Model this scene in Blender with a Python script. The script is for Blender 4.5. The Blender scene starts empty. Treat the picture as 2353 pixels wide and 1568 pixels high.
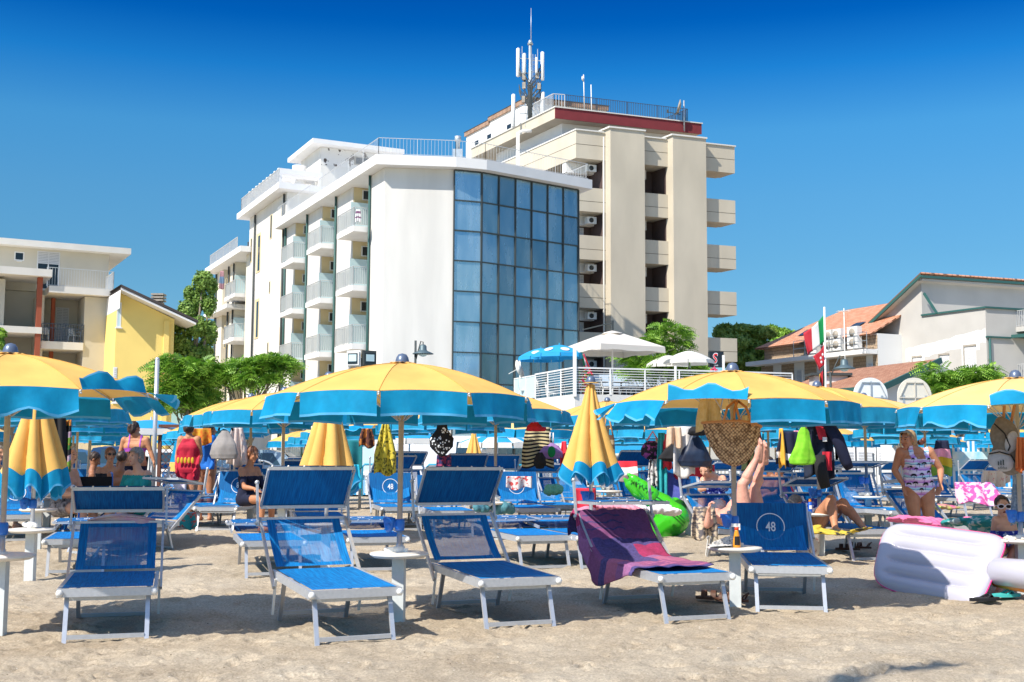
import bpy, math, random
import numpy as np
from mathutils import Vector, Matrix, Euler
R = math.radians
scene = bpy.context.scene
C = scene.collection
# ---------------------------------------------------------------- camera
F, CX, CY = 2700.0, 1176.5, 784.0          # photo measured in 2353 x 1568 units
EYE = Vector((0, 0, 1.36))
cam = bpy.data.cameras.new('camera'); camo = bpy.data.objects.new('camera', cam); C.objects.link(camo)
camo.location = EYE
cam.sensor_width = 36; cam.lens = 36*F/2353.0
CROT = Matrix.Rotation(R(90+5.42), 3, 'X') @ Matrix.Rotation(R(0.3), 3, 'Z')
camo.rotation_euler = CROT.to_euler()
cam.clip_start = 0.1; cam.clip_end = 2000
scene.camera = camo
# ---------------------------------------------------------------- world, sun, exposure
SUNDIR = Vector((-0.67, -0.66, 0.97)).normalized()
sel = math.asin(SUNDIR.z); srot = math.atan2(SUNDIR.x, SUNDIR.y)
w = bpy.data.worlds.new('World'); scene.world = w; w.use_nodes = True
nt = w.node_tree; nd = nt.nodes; lk = nt.links
for n in list(nd): nd.remove(n)
wo = nd.new('ShaderNodeOutputWorld'); bg = nd.new('ShaderNodeBackground'); sky = nd.new('ShaderNodeTexSky')
sky.sky_type = 'NISHITA'; sky.sun_disc = False; sky.sun_elevation = sel; sky.sun_rotation = srot
sky.altitude = 0; sky.air_density = 1.0; sky.dust_density = 0.3; sky.ozone_density = 2.5
tc = nd.new('ShaderNodeTexCoord'); sx = nd.new('ShaderNodeSeparateXYZ')
lk.new(tc.outputs['Generated'], sx.inputs[0])
rmp = nd.new('ShaderNodeValToRGB'); e = rmp.color_ramp.elements      # blue deepens with height; unseen sky higher up brightened to lift the shade
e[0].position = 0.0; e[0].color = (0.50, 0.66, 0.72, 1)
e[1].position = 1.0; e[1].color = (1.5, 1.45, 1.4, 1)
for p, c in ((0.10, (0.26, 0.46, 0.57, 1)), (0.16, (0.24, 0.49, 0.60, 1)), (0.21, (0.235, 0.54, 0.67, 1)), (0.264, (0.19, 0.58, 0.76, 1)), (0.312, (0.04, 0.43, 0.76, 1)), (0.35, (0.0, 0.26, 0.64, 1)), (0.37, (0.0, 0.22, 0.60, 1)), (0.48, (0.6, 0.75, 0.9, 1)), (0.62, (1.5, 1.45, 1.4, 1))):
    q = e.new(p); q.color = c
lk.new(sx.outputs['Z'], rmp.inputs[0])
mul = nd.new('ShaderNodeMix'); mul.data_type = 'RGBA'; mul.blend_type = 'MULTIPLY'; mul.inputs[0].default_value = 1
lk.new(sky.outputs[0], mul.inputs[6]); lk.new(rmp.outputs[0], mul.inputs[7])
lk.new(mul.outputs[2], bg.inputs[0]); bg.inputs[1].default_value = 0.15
lk.new(bg.outputs[0], wo.inputs[0])
sl = bpy.data.lights.new('sun', 'SUN'); sl.energy = 5.0; sl.angle = R(0.53); sl.color = (1, 0.93, 0.83)
so = bpy.data.objects.new('sun', sl); C.objects.link(so); so.rotation_euler = SUNDIR.to_track_quat('Z', 'Y').to_euler()
vs = scene.view_settings; vs.view_transform = 'Standard'; vs.look = 'None'; vs.exposure = 0.35; vs.gamma = 1
scene.cycles.max_bounces = 6; scene.cycles.diffuse_bounces = 3; scene.cycles.glossy_bounces = 3
scene.cycles.transparent_max_bounces = 12; scene.cycles.transmission_bounces = 4
scene.cycles.caustics_reflective = False; scene.cycles.caustics_refractive = False
# ---------------------------------------------------------------- helpers: placing
def HZ(px): return 1040 + 0.0052*(px-1176)
def X(px, s): return (px-CX)/s, F/s                     # photo column + pixels per metre -> ground x, y
def ray(px, py):   # direction through a photo point
    return CROT @ Vector(((px-CX)/F, (CY-py)/F, -1))
def at(px, py, y):                                      # point of the photo at distance y
    d = ray(px, py); return EYE + d*(y/d.y)
def X(px, s):                                           # column + scale -> ground position, exact for near things
    if s <= 90: return (px-CX)/s, F/s
    d = ray(px, HZ(px)+1.36*s); t = -1.36/d.z; return d.x*t, d.y*t
def interp(v, pts):
    return float(np.interp(v, [p[0] for p in pts], [p[1] for p in pts]))
GP = [(0,0),(9.5,0),(13,.05),(17,.12),(21,.15),(24,.13),(28,.03),(33,-.04),(40,-.1),(400,-.1)]
def G(x, y): return interp(y, GP) + 0.006*max(-6, min(6, x))
def gpos(px, s):
    x, y = X(px, s); return Vector((x, y, G(x, y)))
# ---------------------------------------------------------------- helpers: meshes
class MB:
    def __init__(self, M=None):
        self.v = []; self.f = []; self.m = []; self.sm = []; self.M = M or Matrix.Identity(4); self.mi = 0; self.uv = None
    def add(self, vs, fs, smooth=False, mi=None):
        b = len(self.v)
        for p in vs:
            q = self.M @ Vector(p); self.v.append((q.x, q.y, q.z))
        for f in fs:
            self.f.append([b+i for i in f]); self.m.append(self.mi if mi is None else mi); self.sm.append(smooth)
        return b
    def box(self, a, b, mi=None, bev=0):
        x0, y0, z0 = a; x1, y1, z1 = b
        if x0 > x1: x0, x1 = x1, x0
        if y0 > y1: y0, y1 = y1, y0
        if z0 > z1: z0, z1 = z1, z0
        self.add([(x0,y0,z0),(x1,y0,z0),(x1,y1,z0),(x0,y1,z0),(x0,y0,z1),(x1,y0,z1),(x1,y1,z1),(x0,y1,z1)],
                 [(0,3,2,1),(4,5,6,7),(0,1,5,4),(1,2,6,5),(2,3,7,6),(3,0,4,7)], False, mi)
    def quad(self, a, b, c, d, mi=None, smooth=False): self.add([a,b,c,d], [(0,1,2,3)], smooth, mi)
    def bar(self, p, q, w, h=None, up=(0,0,1), mi=None):          # rectangular bar from p to q
        p = Vector(p); q = Vector(q); h = h or w
        d = (q-p).normalized(); u = Vector(up)
        s = d.cross(u)
        if s.length < 1e-4: s = d.cross(Vector((1,0,0)))
        s.normalize(); t = s.cross(d).normalized()
        s = s*w/2; t = t*h/2
        vs = [p-s-t, p+s-t, p+s+t, p-s+t, q-s-t, q+s-t, q+s+t, q-s+t]
        self.add(vs, [(0,1,2,3),(7,6,5,4),(0,4,5,1),(1,5,6,2),(2,6,7,3),(3,7,4,0)], False, mi)
    def tube(self, pts, r, n=8, mi=None, cap=True, closed=False):
        pts = [Vector(p) for p in pts]; k = len(pts)
        rs = r if isinstance(r, (list, tuple)) else [r]*k
        rings = []; ref = None
        for i, p in enumerate(pts):
            if closed: d = pts[(i+1) % k]-pts[i-1]
            else: d = (pts[min(i+1, k-1)]-pts[max(i-1, 0)])
            d = d.normalized() if d.length > 1e-9 else Vector((0,0,1))
            if ref is None:
                ref = Vector((0,0,1)) if abs(d.z) < .9 else Vector((1,0,0))
            s = d.cross(ref)
            if s.length < 1e-4: s = d.cross(Vector((0.3,1,0.2)))
            s.normalize(); t = s.cross(d).normalized(); ref = t
            rings.append([p + (s*math.cos(2*math.pi*j/n)+t*math.sin(2*math.pi*j/n))*rs[i] for j in range(n)])
        vs = [q for ri in rings for q in ri]; fs = []
        for i in range(k if closed else k-1):
            a = i*n; b = ((i+1) % k)*n
            for j in range(n): fs.append((a+j, a+(j+1) % n, b+(j+1) % n, b+j))
        if cap and not closed: fs.append(tuple(range(n))[::-1]); fs.append(tuple(range((k-1)*n, k*n)))
        self.add(vs, fs, True, mi)
    def rev(self, prof, n=24, c=(0,0,0), mi=None, smooth=True):     # profile of (r, z) round z
        vs = []; fs = []
        for (r, z) in prof:
            for j in range(n):
                a = 2*math.pi*j/n; vs.append((c[0]+r*math.cos(a), c[1]+r*math.sin(a), c[2]+z))
        for i in range(len(prof)-1):
            for j in range(n): fs.append((i*n+j, i*n+(j+1) % n, (i+1)*n+(j+1) % n, (i+1)*n+j))
        if prof[0][0] > 1e-4: fs.append(tuple(range(n))[::-1])
        if prof[-1][0] > 1e-4: fs.append(tuple(range((len(prof)-1)*n, len(prof)*n)))
        self.add(vs, fs, smooth, mi)
    def ball(self, c, r, mi=None, nu=12, nv=8):                      # r scalar or 3
        rx, ry, rz = r if isinstance(r, (tuple, list, Vector)) else (r, r, r)
        vs = [(c[0], c[1], c[2]-rz)]; fs = []
        for i in range(1, nv):
            t = math.pi*i/nv-math.pi/2
            for j in range(nu):
                a = 2*math.pi*j/nu
                vs.append((c[0]+rx*math.cos(t)*math.cos(a), c[1]+ry*math.cos(t)*math.sin(a), c[2]+rz*math.sin(t)))
        vs.append((c[0], c[1], c[2]+rz)); top = len(vs)-1
        for j in range(nu):
            fs.append((0, 1+(j+1) % nu, 1+j)); b = 1+(nv-2)*nu
            fs.append((top, b+j, b+(j+1) % nu))
        for i in range(nv-2):
            for j in range(nu):
                a = 1+i*nu; b = a+nu; fs.append((a+j, a+(j+1) % nu, b+(j+1) % nu, b+j))
        self.add(vs, fs, True, mi)
    def grid(self, fn, nu, nv, mi=None, smooth=True, mfn=None):      # fn(u, v) -> point
        vs = [fn(i/nu, j/nv) for j in range(nv+1) for i in range(nu+1)]
        b = len(self.v)
        for p in vs:
            q = self.M @ Vector(p); self.v.append((q.x, q.y, q.z))
        for j in range(nv):
            for i in range(nu):
                a = b+j*(nu+1)+i
                self.f.append([a, a+1, a+nu+2, a+nu+1]); self.sm.append(smooth)
                self.m.append(mfn((i+.5)/nu, (j+.5)/nv) if mfn else (self.mi if mi is None else mi))
    def prism(self, poly, z0, z1, mi=None, top=True, bottom=True):
        n = len(poly); vs = [(p[0], p[1], z0) for p in poly]+[(p[0], p[1], z1) for p in poly]
        fs = [(i, (i+1) % n, n+(i+1) % n, n+i) for i in range(n)]
        if bottom: fs.append(tuple(range(n))[::-1])
        if top: fs.append(tuple(range(n, 2*n)))
        self.add(vs, fs, False, mi)
    def mesh(self, name='mesh'):
        me = bpy.data.meshes.new(name); me.from_pydata(self.v, [], self.f); 
        me.polygons.foreach_set('material_index', self.m); me.polygons.foreach_set('use_smooth', self.sm)
        me.update(); return me
    def build(self, name, mats, parent=None, **kw):
        me = self.mesh(name)
        for m in (mats if isinstance(mats, (list, tuple)) else [mats]): me.materials.append(m)
        return put(name, me, parent, **kw)
def put(name, me, parent=None, loc=None, rot=None, label=None, cat=None, group=None, kind=None):
    o = bpy.data.objects.new(name, me); C.objects.link(o)
    if parent: o.parent = parent
    if loc is not None: o.location = loc
    if rot is not None: o.rotation_euler = rot
    return tag(o, label, cat, group, kind)
def tag(o, label=None, cat=None, group=None, kind=None):
    if label: o['label'] = label
    if cat: o['category'] = cat
    if group: o['group'] = group
    if kind: o['kind'] = kind
    return o
def thing(name, label, cat, loc=(0,0,0), rz=0, group=None, rot=None):
    o = bpy.data.objects.new(name, None); C.objects.link(o); o.empty_display_size = .1
    o.location = loc; o.rotation_euler = rot if rot else (0, 0, rz)
    return tag(o, label, cat, group)
def solid(o, t, offset=0):                                            # give a sheet its thickness
    m = o.modifiers.new('solid', 'SOLIDIFY'); m.thickness = t; m.offset = offset; return o
_rng = random.Random(5)
def vnoise(x, y, seed=0):                                             # value noise on arrays
    x = np.asarray(x, float); y = np.asarray(y, float)
    xi = np.floor(x).astype(np.int64); yi = np.floor(y).astype(np.int64); fx = x-xi; fy = y-yi
    fx = fx*fx*(3-2*fx); fy = fy*fy*(3-2*fy)
    def h(a, b):
        n = (a*374761393 + b*668265263 + seed*1442695041) & 0xffffffff
        n = ((n ^ (n >> 13))*1274126177) & 0xffffffff
        return ((n ^ (n >> 16)) & 0xffff)/65535.0
    return (h(xi,yi)*(1-fx)+h(xi+1,yi)*fx)*(1-fy)+(h(xi,yi+1)*(1-fx)+h(xi+1,yi+1)*fx)*fy
# ---------------------------------------------------------------- materials
def mat(name, col, rough=.6, metal=0, var=0, vscale=8, bump=0, bscale=60, trans=0, alpha=1, spec=.5, col2=None, emit=None, coord='Object', stretch=None, detail=4, coat=0):
    m = bpy.data.materials.new(name); m.use_nodes = True; t = m.node_tree; N = t.nodes; L = t.links
    b = N['Principled BSDF']; out = N['Material Output']
    b.inputs['Roughness'].default_value = rough; b.inputs['Metallic'].default_value = metal
    b.inputs['Specular IOR Level'].default_value = spec; b.inputs['Coat Weight'].default_value = coat
    c4 = (*col, 1); b.inputs['Base Color'].default_value = c4
    src = None
    def coords(sc, st=None):
        tcn = N.new('ShaderNodeTexCoord'); mp = N.new('ShaderNodeMapping')
        mp.inputs['Scale'].default_value = [sc*k for k in (st or (1,1,1))]
        L.new(tcn.outputs[coord], mp.inputs[0]); return mp.outputs[0]
    if var or col2:
        nz = N.new('ShaderNodeTexNoise'); nz.inputs['Scale'].default_value = 1; nz.inputs['Detail'].default_value = detail
        L.new(coords(vscale, stretch), nz.inputs[0])
        mr = N.new('ShaderNodeMapRange'); mr.inputs[1].default_value = .32; mr.inputs[2].default_value = .68
        L.new(nz.outputs[0], mr.inputs[0])
        mx = N.new('ShaderNodeMix'); mx.data_type = 'RGBA'
        c2 = col2 if col2 else tuple(min(1, k*(1+var)) for k in col)
        c1 = col if col2 else tuple(k*(1-var) for k in col)
        mx.inputs[6].default_value = (*c1, 1); mx.inputs[7].default_value = (*c2, 1)
        L.new(mr.outputs[0], mx.inputs[0]); L.new(mx.outputs[2], b.inputs['Base Color']); src = mx.outputs[2]
    if bump:
        nb = N.new('ShaderNodeTexNoise'); nb.inputs['Scale'].default_value = 1; nb.inputs['Detail'].default_value = 3
        L.new(coords(bscale, stretch), nb.inputs[0]); bp = N.new('ShaderNodeBump'); bp.inputs['Strength'].default_value = bump
        bp.inputs['Distance'].default_value = .02
        L.new(nb.outputs[0], bp.inputs['Height']); L.new(bp.outputs[0], b.inputs['Normal'])
    sh = b.outputs[0]
    if trans:
        tr = N.new('ShaderNodeBsdfTranslucent'); tr.inputs[0].default_value = c4
        if src: L.new(src, tr.inputs[0])
        ms = N.new('ShaderNodeMixShader'); ms.inputs[0].default_value = trans
        L.new(sh, ms.inputs[1]); L.new(tr.outputs[0], ms.inputs[2]); sh = ms.outputs[0]
    if alpha < 1:
        tp = N.new('ShaderNodeBsdfTransparent'); ms = N.new('ShaderNodeMixShader'); ms.inputs[0].default_value = alpha
        L.new(tp.outputs[0], ms.inputs[1]); L.new(sh, ms.inputs[2]); sh = ms.outputs[0]
    if sh != b.outputs[0]: L.new(sh, out.inputs[0])
    if emit:
        b.inputs['Emission Color'].default_value = (*emit[0], 1); b.inputs['Emission Strength'].default_value = emit[1]
    return m
def srgb(r, g, b):
    return tuple(((c/255)/12.92 if c/255 <= .04045 else ((c/255+.055)/1.055)**2.4) for c in (r, g, b))
M = {}
M['alu'] = mat('aluminium', (.56,.585,.62), .38, .45, var=.06, vscale=30)
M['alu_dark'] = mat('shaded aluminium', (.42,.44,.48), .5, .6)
M['white_plastic'] = mat('white_plastic', (.80,.80,.77), .45, var=.04)
M['table_plastic'] = mat('table_plastic', (.78,.74,.66), .45, var=.05, vscale=12)
M['post_grey'] = mat('post_grey', (.62,.66,.66), .5, var=.06, vscale=14)
M['blue_plastic'] = mat('blue_plastic', (.02,.16,.58), .35)
M['yellow'] = mat('yellow_canvas', (.89,.53,.145), .8, var=.08, vscale=3, bump=.18, bscale=7, trans=.20, spec=.2)
M['teal'] = mat('blue_canvas', (.006,.29,.54), .75, var=.14, vscale=7, bump=.25, bscale=9, trans=.22, spec=.2)
M['hem'] = mat('pale_blue_hem', (.10,.42,.70), .75, trans=.2, spec=.2)
M['seat_blue'] = mat('woven_blue', (.004,.115,.36), .75, col2=(.002,.23,.60), vscale=34, stretch=(3,.18,.18), bump=.2, bscale=120, spec=.25)
M['shade_blue'] = mat('shade_blue', (.004,.085,.27), .75, col2=(.006,.18,.48), vscale=40, stretch=(3,.15,.15), bump=.2, bscale=120, spec=.25, trans=.12)
M['mesh_blue'] = mat('see_through_blue', (.006,.14,.42), .75, col2=(.012,.28,.66), vscale=34, stretch=(3,.2,.2), alpha=.70, spec=.2)
M['print_white'] = mat('print_white', (.80,.84,.88), .7)
# ---------------------------------------------------------------- sand
def sand_mat():
    m = bpy.data.materials.new('sand'); m.use_nodes = True; t = m.node_tree; N = t.nodes; L = t.links
    b = N['Principled BSDF']; b.inputs['Roughness'].default_value = .95; b.inputs['Specular IOR Level'].default_value = .15
    tcn = N.new('ShaderNodeTexCoord')
    def noise(sc, det=5, rough=.6):
        n = N.new('ShaderNodeTexNoise'); n.inputs['Scale'].default_value = sc; n.inputs['Detail'].default_value = det
        n.inputs['Roughness'].default_value = rough; L.new(tcn.outputs['Object'], n.inputs[0]); return n
    n1 = noise(1.1, 6); n2 = noise(55, 4, .7); n3 = noise(230, 2)
    r1 = N.new('ShaderNodeValToRGB'); e = r1.color_ramp.elements
    e[0].position = .34; e[0].color = (.51,.42,.30,1); e[1].position = .66; e[1].color = (.66,.57,.43,1)
    L.new(n1.outputs[0], r1.inputs[0])
    r2 = N.new('ShaderNodeValToRGB'); e = r2.color_ramp.elements
    e[0].position = .33; e[0].color = (.62,.58,.55,1); e[1].position = .62; e[1].color = (1.12,1.12,1.12,1)
    L.new(n2.outputs[0], r2.inputs[0])
    mx = N.new('ShaderNodeMix'); mx.data_type = 'RGBA'; mx.blend_type = 'MULTIPLY'; mx.inputs[0].default_value = .8
    L.new(r1.outputs[0], mx.inputs[6]); L.new(r2.outputs[0], mx.inputs[7])
    # shell chips: pale and dark specks
    vo = N.new('ShaderNodeTexVoronoi'); vo.inputs['Scale'].default_value = 26; L.new(tcn.outputs['Object'], vo.inputs[0])
    lt = N.new('ShaderNodeMath'); lt.operation = 'LESS_THAN'; lt.inputs[1].default_value = .13; L.new(vo.outputs['Distance'], lt.inputs[0])
    sp = N.new('ShaderNodeSeparateColor'); L.new(vo.outputs['Color'], sp.inputs[0])
    gt = N.new('ShaderNodeMath'); gt.operation = 'GREATER_THAN'; gt.inputs[1].default_value = .80; L.new(sp.outputs[0], gt.inputs[0])
    a = N.new('ShaderNodeMath'); a.operation = 'MULTIPLY'; L.new(lt.outputs[0], a.inputs[0]); L.new(gt.outputs[0], a.inputs[1])
    cr = N.new('ShaderNodeMix'); cr.data_type = 'RGBA'; cr.inputs[6].default_value = (.78,.72,.62,1); cr.inputs[7].default_value = (.12,.08,.05,1)
    g2 = N.new('ShaderNodeMath'); g2.operation = 'GREATER_THAN'; g2.inputs[1].default_value = .6; L.new(sp.outputs[1], g2.inputs[0]); L.new(g2.outputs[0], cr.inputs[0])
    m2 = N.new('ShaderNodeMix'); m2.data_type = 'RGBA'; L.new(a.outputs[0], m2.inputs[0]); L.new(mx.outputs[2], m2.inputs[6]); L.new(cr.outputs[2], m2.inputs[7])
    L.new(m2.outputs[2], b.inputs['Base Color'])
    ad = N.new('ShaderNodeMath'); ad.operation = 'ADD'; L.new(n2.outputs[0], ad.inputs[0]); L.new(n3.outputs[0], ad.inputs[1])
    bp = N.new('ShaderNodeBump'); bp.inputs['Strength'].default_value = .8; bp.inputs['Distance'].default_value = .016
    L.new(ad.outputs[0], bp.inputs['Height']); L.new(bp.outputs[0], b.inputs['Normal'])
    return m
M['sand'] = sand_mat()
M['asphalt'] = mat('asphalt', (.16,.155,.15), .9, var=.2, vscale=2)
M['paving'] = mat('paving', (.42,.38,.33), .85, var=.15, vscale=1.5)
def build_sand():
    us = np.concatenate([np.linspace(5.2, 13.2, 400, endpoint=False), np.linspace(13.2, 24, 260, endpoint=False), np.linspace(24, 46, 80)])
    ts = np.linspace(-1, 1, 461)
    Y, T = np.meshgrid(us, ts, indexing='ij')
    Xg = T*(Y*.50+1.2)
    gz = np.interp(Y, [p[0] for p in GP], [p[1] for p in GP]) + .006*np.clip(Xg, -6, 6)
    z = np.zeros_like(Xg)
    for k, (sc, am) in enumerate(((.7,.018),(1.7,.010),(3.6,.008),(7.5,.009),(15,.008),(31,.006))):
        ang = .6*k; xx = Xg*math.cos(ang)-Y*math.sin(ang); yy = Xg*math.sin(ang)+Y*math.cos(ang)
        z += am*(vnoise(xx*sc+50, yy*sc+50, k)-.5)*2
    rg = np.random.RandomState(3)                       # footprints and scuffs
    for i in range(1500):
        fy = 5.5+18*rg.rand()**1.3; fx = (rg.rand()*2-1)*(fy*.47+.8); a = rg.rand()*math.pi; s = .35+.75*rg.rand()**1.5; dp = .008+.019*rg.rand()
        m = (np.abs(Xg-fx) < .5) & (np.abs(Y-fy) < .5)
        if not m.any(): continue
        dx = Xg[m]-fx; dy = Y[m]-fy; u = (dx*math.cos(a)+dy*math.sin(a))/(.13*s); v = (-dx*math.sin(a)+dy*math.cos(a))/(.065*s)
        q = u*u+v*v
        z[m] += dp*(-1/(1+np.exp((np.sqrt(q)-1.05)*7))+.55*np.exp(-(np.sqrt(q)-1.5)**2*6))
    # raked strip between the left and the middle front loungers
    m = np.exp(-((Xg+2.3-(.10*(Y-9)))/.45)**2)*np.clip((Y-8.6)/1.0, 0, 1)*np.clip((14-Y)/2, 0, 1)
    z += m*.008*np.sin(Y*42+3*np.sin(Xg*3))
    fade = np.clip((44-Y)/8, 0, 1)
    z = gz+z*fade
    n, k = Xg.shape
    co = np.stack([Xg, Y, z], -1).reshape(-1, 3)
    i, j = np.meshgrid(np.arange(n-1), np.arange(k-1), indexing='ij'); a = (i*k+j).ravel()
    f = np.stack([a, a+1, a+k+1, a+k], -1)
    me = bpy.data.meshes.new('sand')
    me.vertices.add(len(co)); me.vertices.foreach_set('co', co.ravel())
    me.loops.add(f.size); me.loops.foreach_set('vertex_index', f.ravel().astype(np.int32))
    me.polygons.add(len(f)); me.polygons.foreach_set('loop_start', np.arange(0, f.size, 4, dtype=np.int32))
    me.polygons.foreach_set('use_smooth', [True]*len(f)); me.update(calc_edges=True); me.validate()
    me.materials.append(M['sand'])
    o = put('sand', me, kind='structure')
    return o
build_sand()
b = MB(); b.quad((-600,-40,-.16),(600,-40,-.16),(600,900,-.16),(-600,900,-.16))
b.build('ground', M['sand'], kind='structure')
b = MB(); b.quad((-70,46.2,-.095),(70,46.2,-.095),(70,53,-.095),(-70,53,-.095)); b.build('road', M['asphalt'], kind='structure')
b = MB(); b.box((-70,53,-.16),(70,56.2,.03)); b.build('pavement', M['paving'], kind='structure')
b = MB(); b.box((-70,44.2,-.155),(70,46.2,.02)); b.build('promenade', M['paving'], kind='structure')
# ---------------------------------------------------------------- building materials
M['white_wall'] = mat('white_wall', (.72,.70,.65), .9, var=.07, vscale=1.1, bump=.08, bscale=6, stretch=(1,1,.18), detail=8)
M['white_trim'] = mat('white_trim', (.82,.81,.79), .8, var=.03, vscale=1.2)
M['cream'] = mat('cream_wall', (.72,.59,.34), .9, var=.05, vscale=1)
M['ivory'] = mat('ivory_wall', (.76,.70,.57), .9, var=.05, vscale=1)
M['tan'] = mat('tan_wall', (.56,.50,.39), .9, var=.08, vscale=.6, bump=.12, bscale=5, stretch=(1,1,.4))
M['tan_trim'] = mat('tan_coping', (.70,.68,.62), .8)
M['groove'] = mat('groove', (.12,.10,.07), .9)
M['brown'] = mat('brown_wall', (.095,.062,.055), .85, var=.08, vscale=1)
M['burgundy'] = mat('burgundy', (.20,.025,.03), .8, var=.08, vscale=2)
M['shutter'] = mat('shutter', (.66,.66,.66), .7)
M['dark_glass'] = mat('dark_glass', (.02,.03,.04), .15)
M['frame_white'] = mat('frame_white', (.78,.78,.76), .5)
M['frost'] = mat('frosted_glass', (.55,.72,.74), .35, spec=.6)
M['pipe_green'] = mat('pipe_green', (.03,.10,.09), .6)
M['pipe_dark'] = mat('pipe_dark', (.05,.06,.06), .6)
M['rail_grey'] = mat('rail_grey', (.60,.61,.60), .5, .3)
M['rail_dark'] = mat('rail_dark', (.07,.09,.12), .5, .3)
M['rail_glass'] = mat('rail_glass', (.50,.55,.52), .3, alpha=.55)
M['greige'] = mat('greige_wall', (.62,.57,.46), .9, var=.04, vscale=.8)
M['greige_trim'] = mat('greige_trim', (.78,.74,.66), .9, var=.04, vscale=1)
M['brick_red'] = mat('painted_column', (.36,.09,.045), .85)
M['yellow_wall'] = mat('yellow_wall', (.88,.66,.20), .9, var=.04, vscale=.8)
M['roof_dark'] = mat('dark_roof', (.06,.05,.05), .8)
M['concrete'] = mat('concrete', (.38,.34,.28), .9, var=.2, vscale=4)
M['house_white'] = mat('house_white', (.52,.50,.46), .9, var=.05, vscale=.7, bump=.1, bscale=5)
M['patch'] = mat('fresh_plaster', (.80,.80,.79), .9)
M['green_trim'] = mat('green_trim', (.03,.11,.10), .6)
M['steel'] = mat('galvanised', (.50,.55,.58), .45, .6, var=.1, vscale=6)
M['brown_fascia'] = mat('brown_fascia', (.33,.21,.14), .85, var=.3, vscale=3)
def tile_mat(name, c1, c2, sc):
    m = bpy.data.materials.new(name); m.use_nodes = True; N = m.node_tree.nodes; L = m.node_tree.links; b = N['Principled BSDF']
    b.inputs['Roughness'].default_value = .85
    t = N.new('ShaderNodeTexCoord'); br = N.new('ShaderNodeTexBrick'); L.new(t.outputs['UV'], br.inputs[0])
    br.inputs['Color1'].default_value = (*c1, 1); br.inputs['Color2'].default_value = (*c2, 1); br.inputs['Mortar'].default_value = (c1[0]*.35, c1[1]*.35, c1[2]*.35, 1)
    br.inputs['Scale'].default_value = sc; br.inputs['Mortar Size'].default_value = .025; br.inputs['Brick Width'].default_value = .25; br.inputs['Row Height'].default_value = .35
    br.inputs['Mortar Smooth'].default_value = .6
    L.new(br.outputs[0], b.inputs['Base Color'])
    bp = N.new('ShaderNodeBump'); bp.inputs['Strength'].default_value = .6; bp.inputs['Distance'].default_value = .08
    L.new(br.outputs['Fac'], bp.inputs['Height']); bp.invert = True; L.new(bp.outputs[0], b.inputs['Normal']); return m
M['tile_orange'] = tile_mat('orange_tiles', (.56,.24,.13), (.66,.34,.21), 1)
M['tile_brown'] = tile_mat('brown_tiles', (.36,.16,.09), (.50,.26,.16), 1)
M['brick'] = tile_mat('buff_brick', (.42,.30,.20), (.50,.38,.26), 1.6)
def curtain_mat(k=1.0):
    m = bpy.data.materials.new('curtain_glass'); m.use_nodes = True; N = m.node_tree.nodes; L = m.node_tree.links; b = N['Principled BSDF']
    b.inputs['Metallic'].default_value = .72; b.inputs['Specular IOR Level'].default_value = .6
    t = N.new('ShaderNodeTexCoord'); mp = N.new('ShaderNodeMapping'); mp.inputs['Scale'].default_value = (1.3, 1.3, .30); L.new(t.outputs['Object'], mp.inputs[0])
    n = N.new('ShaderNodeTexNoise'); n.inputs['Scale'].default_value = 1.4; n.inputs['Detail'].default_value = 5; L.new(mp.outputs[0], n.inputs[0])
    r = N.new('ShaderNodeValToRGB'); e = r.color_ramp.elements
    e[0].position = .25; e[0].color = (.20*k,.34*k,.42*k,1); e[1].position = .8; e[1].color = (.36*k,.48*k,.54*k,1); L.new(n.outputs[0], r.inputs[0])
    L.new(r.outputs[0], b.inputs['Base Color'])
    r2 = N.new('ShaderNodeMapRange'); r2.inputs[3].default_value = .10; r2.inputs[4].default_value = .40; L.new(n.outputs[0], r2.inputs[0]); L.new(r2.outputs[0], b.inputs['Roughness'])
    return m
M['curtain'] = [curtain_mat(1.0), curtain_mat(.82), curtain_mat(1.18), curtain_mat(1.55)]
# ---------------------------------------------------------------- building helpers
def V2(a): return Vector((a[0], a[1]))
T1 = V2((.940,.342)).normalized()         # along the street fronts
B1 = V2((-.48,.877)).normalized()         # back from the street
def frame(A, t, n, z=0):                   # local x along t, y along n (inward), z up
    t = V2(t).normalized(); n = V2(n).normalized()
    m = Matrix(((t.x, n.x, 0, A[0]), (t.y, n.y, 0, A[1]), (0, 0, 1, z), (0,0,0,1))); return m
def offset_poly(poly, o):
    P = [V2(p) for p in poly]; n = len(P); area = sum(P[i].x*P[(i+1) % n].y-P[(i+1) % n].x*P[i].y for i in range(n)); s = 1 if area > 0 else -1
    out = []
    for i in range(n):
        a, b, c = P[i-1], P[i], P[(i+1) % n]; d1 = (b-a).normalized(); d2 = (c-b).normalized()
        n1 = V2((d1.y, -d1.x))*s; n2 = V2((d2.y, -d2.x))*s
        k = n1+n2; k = k/(k.dot(n1)); out.append(b+k*o)
    return out
def u_at(px, A, t):
    k = (px-CX)/F; return (k*A[1]-A[0])/(t[0]-k*t[1])
def railing(mb, pts, h, post=1.6, bar=.12, r=.012, rr=.025, mid=False, bars=True, base=.08):
    for (a, b) in zip(pts[:-1], pts[1:]):
        a = Vector(a); b = Vector(b); L_ = (b-a).length; n = max(1, round(L_/post)); up = Vector((0,0,1))
        mb.bar(a+up*h, b+up*h, rr*2, rr*1.4); mb.bar(a+up*base, b+up*base, rr, rr)
        for i in range(n+1):
            p = a.lerp(b, i/n); mb.bar(p, p+up*h, rr*1.5)
        if bars:
            k = max(2, int(L_/bar))
            for i in range(1, k):
                p = a.lerp(b, i/k); mb.bar(p+up*base, p+up*h, r*2)
def roofquad(mb, a, b, c, d): mb.quad(a, b, c, d)
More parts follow.
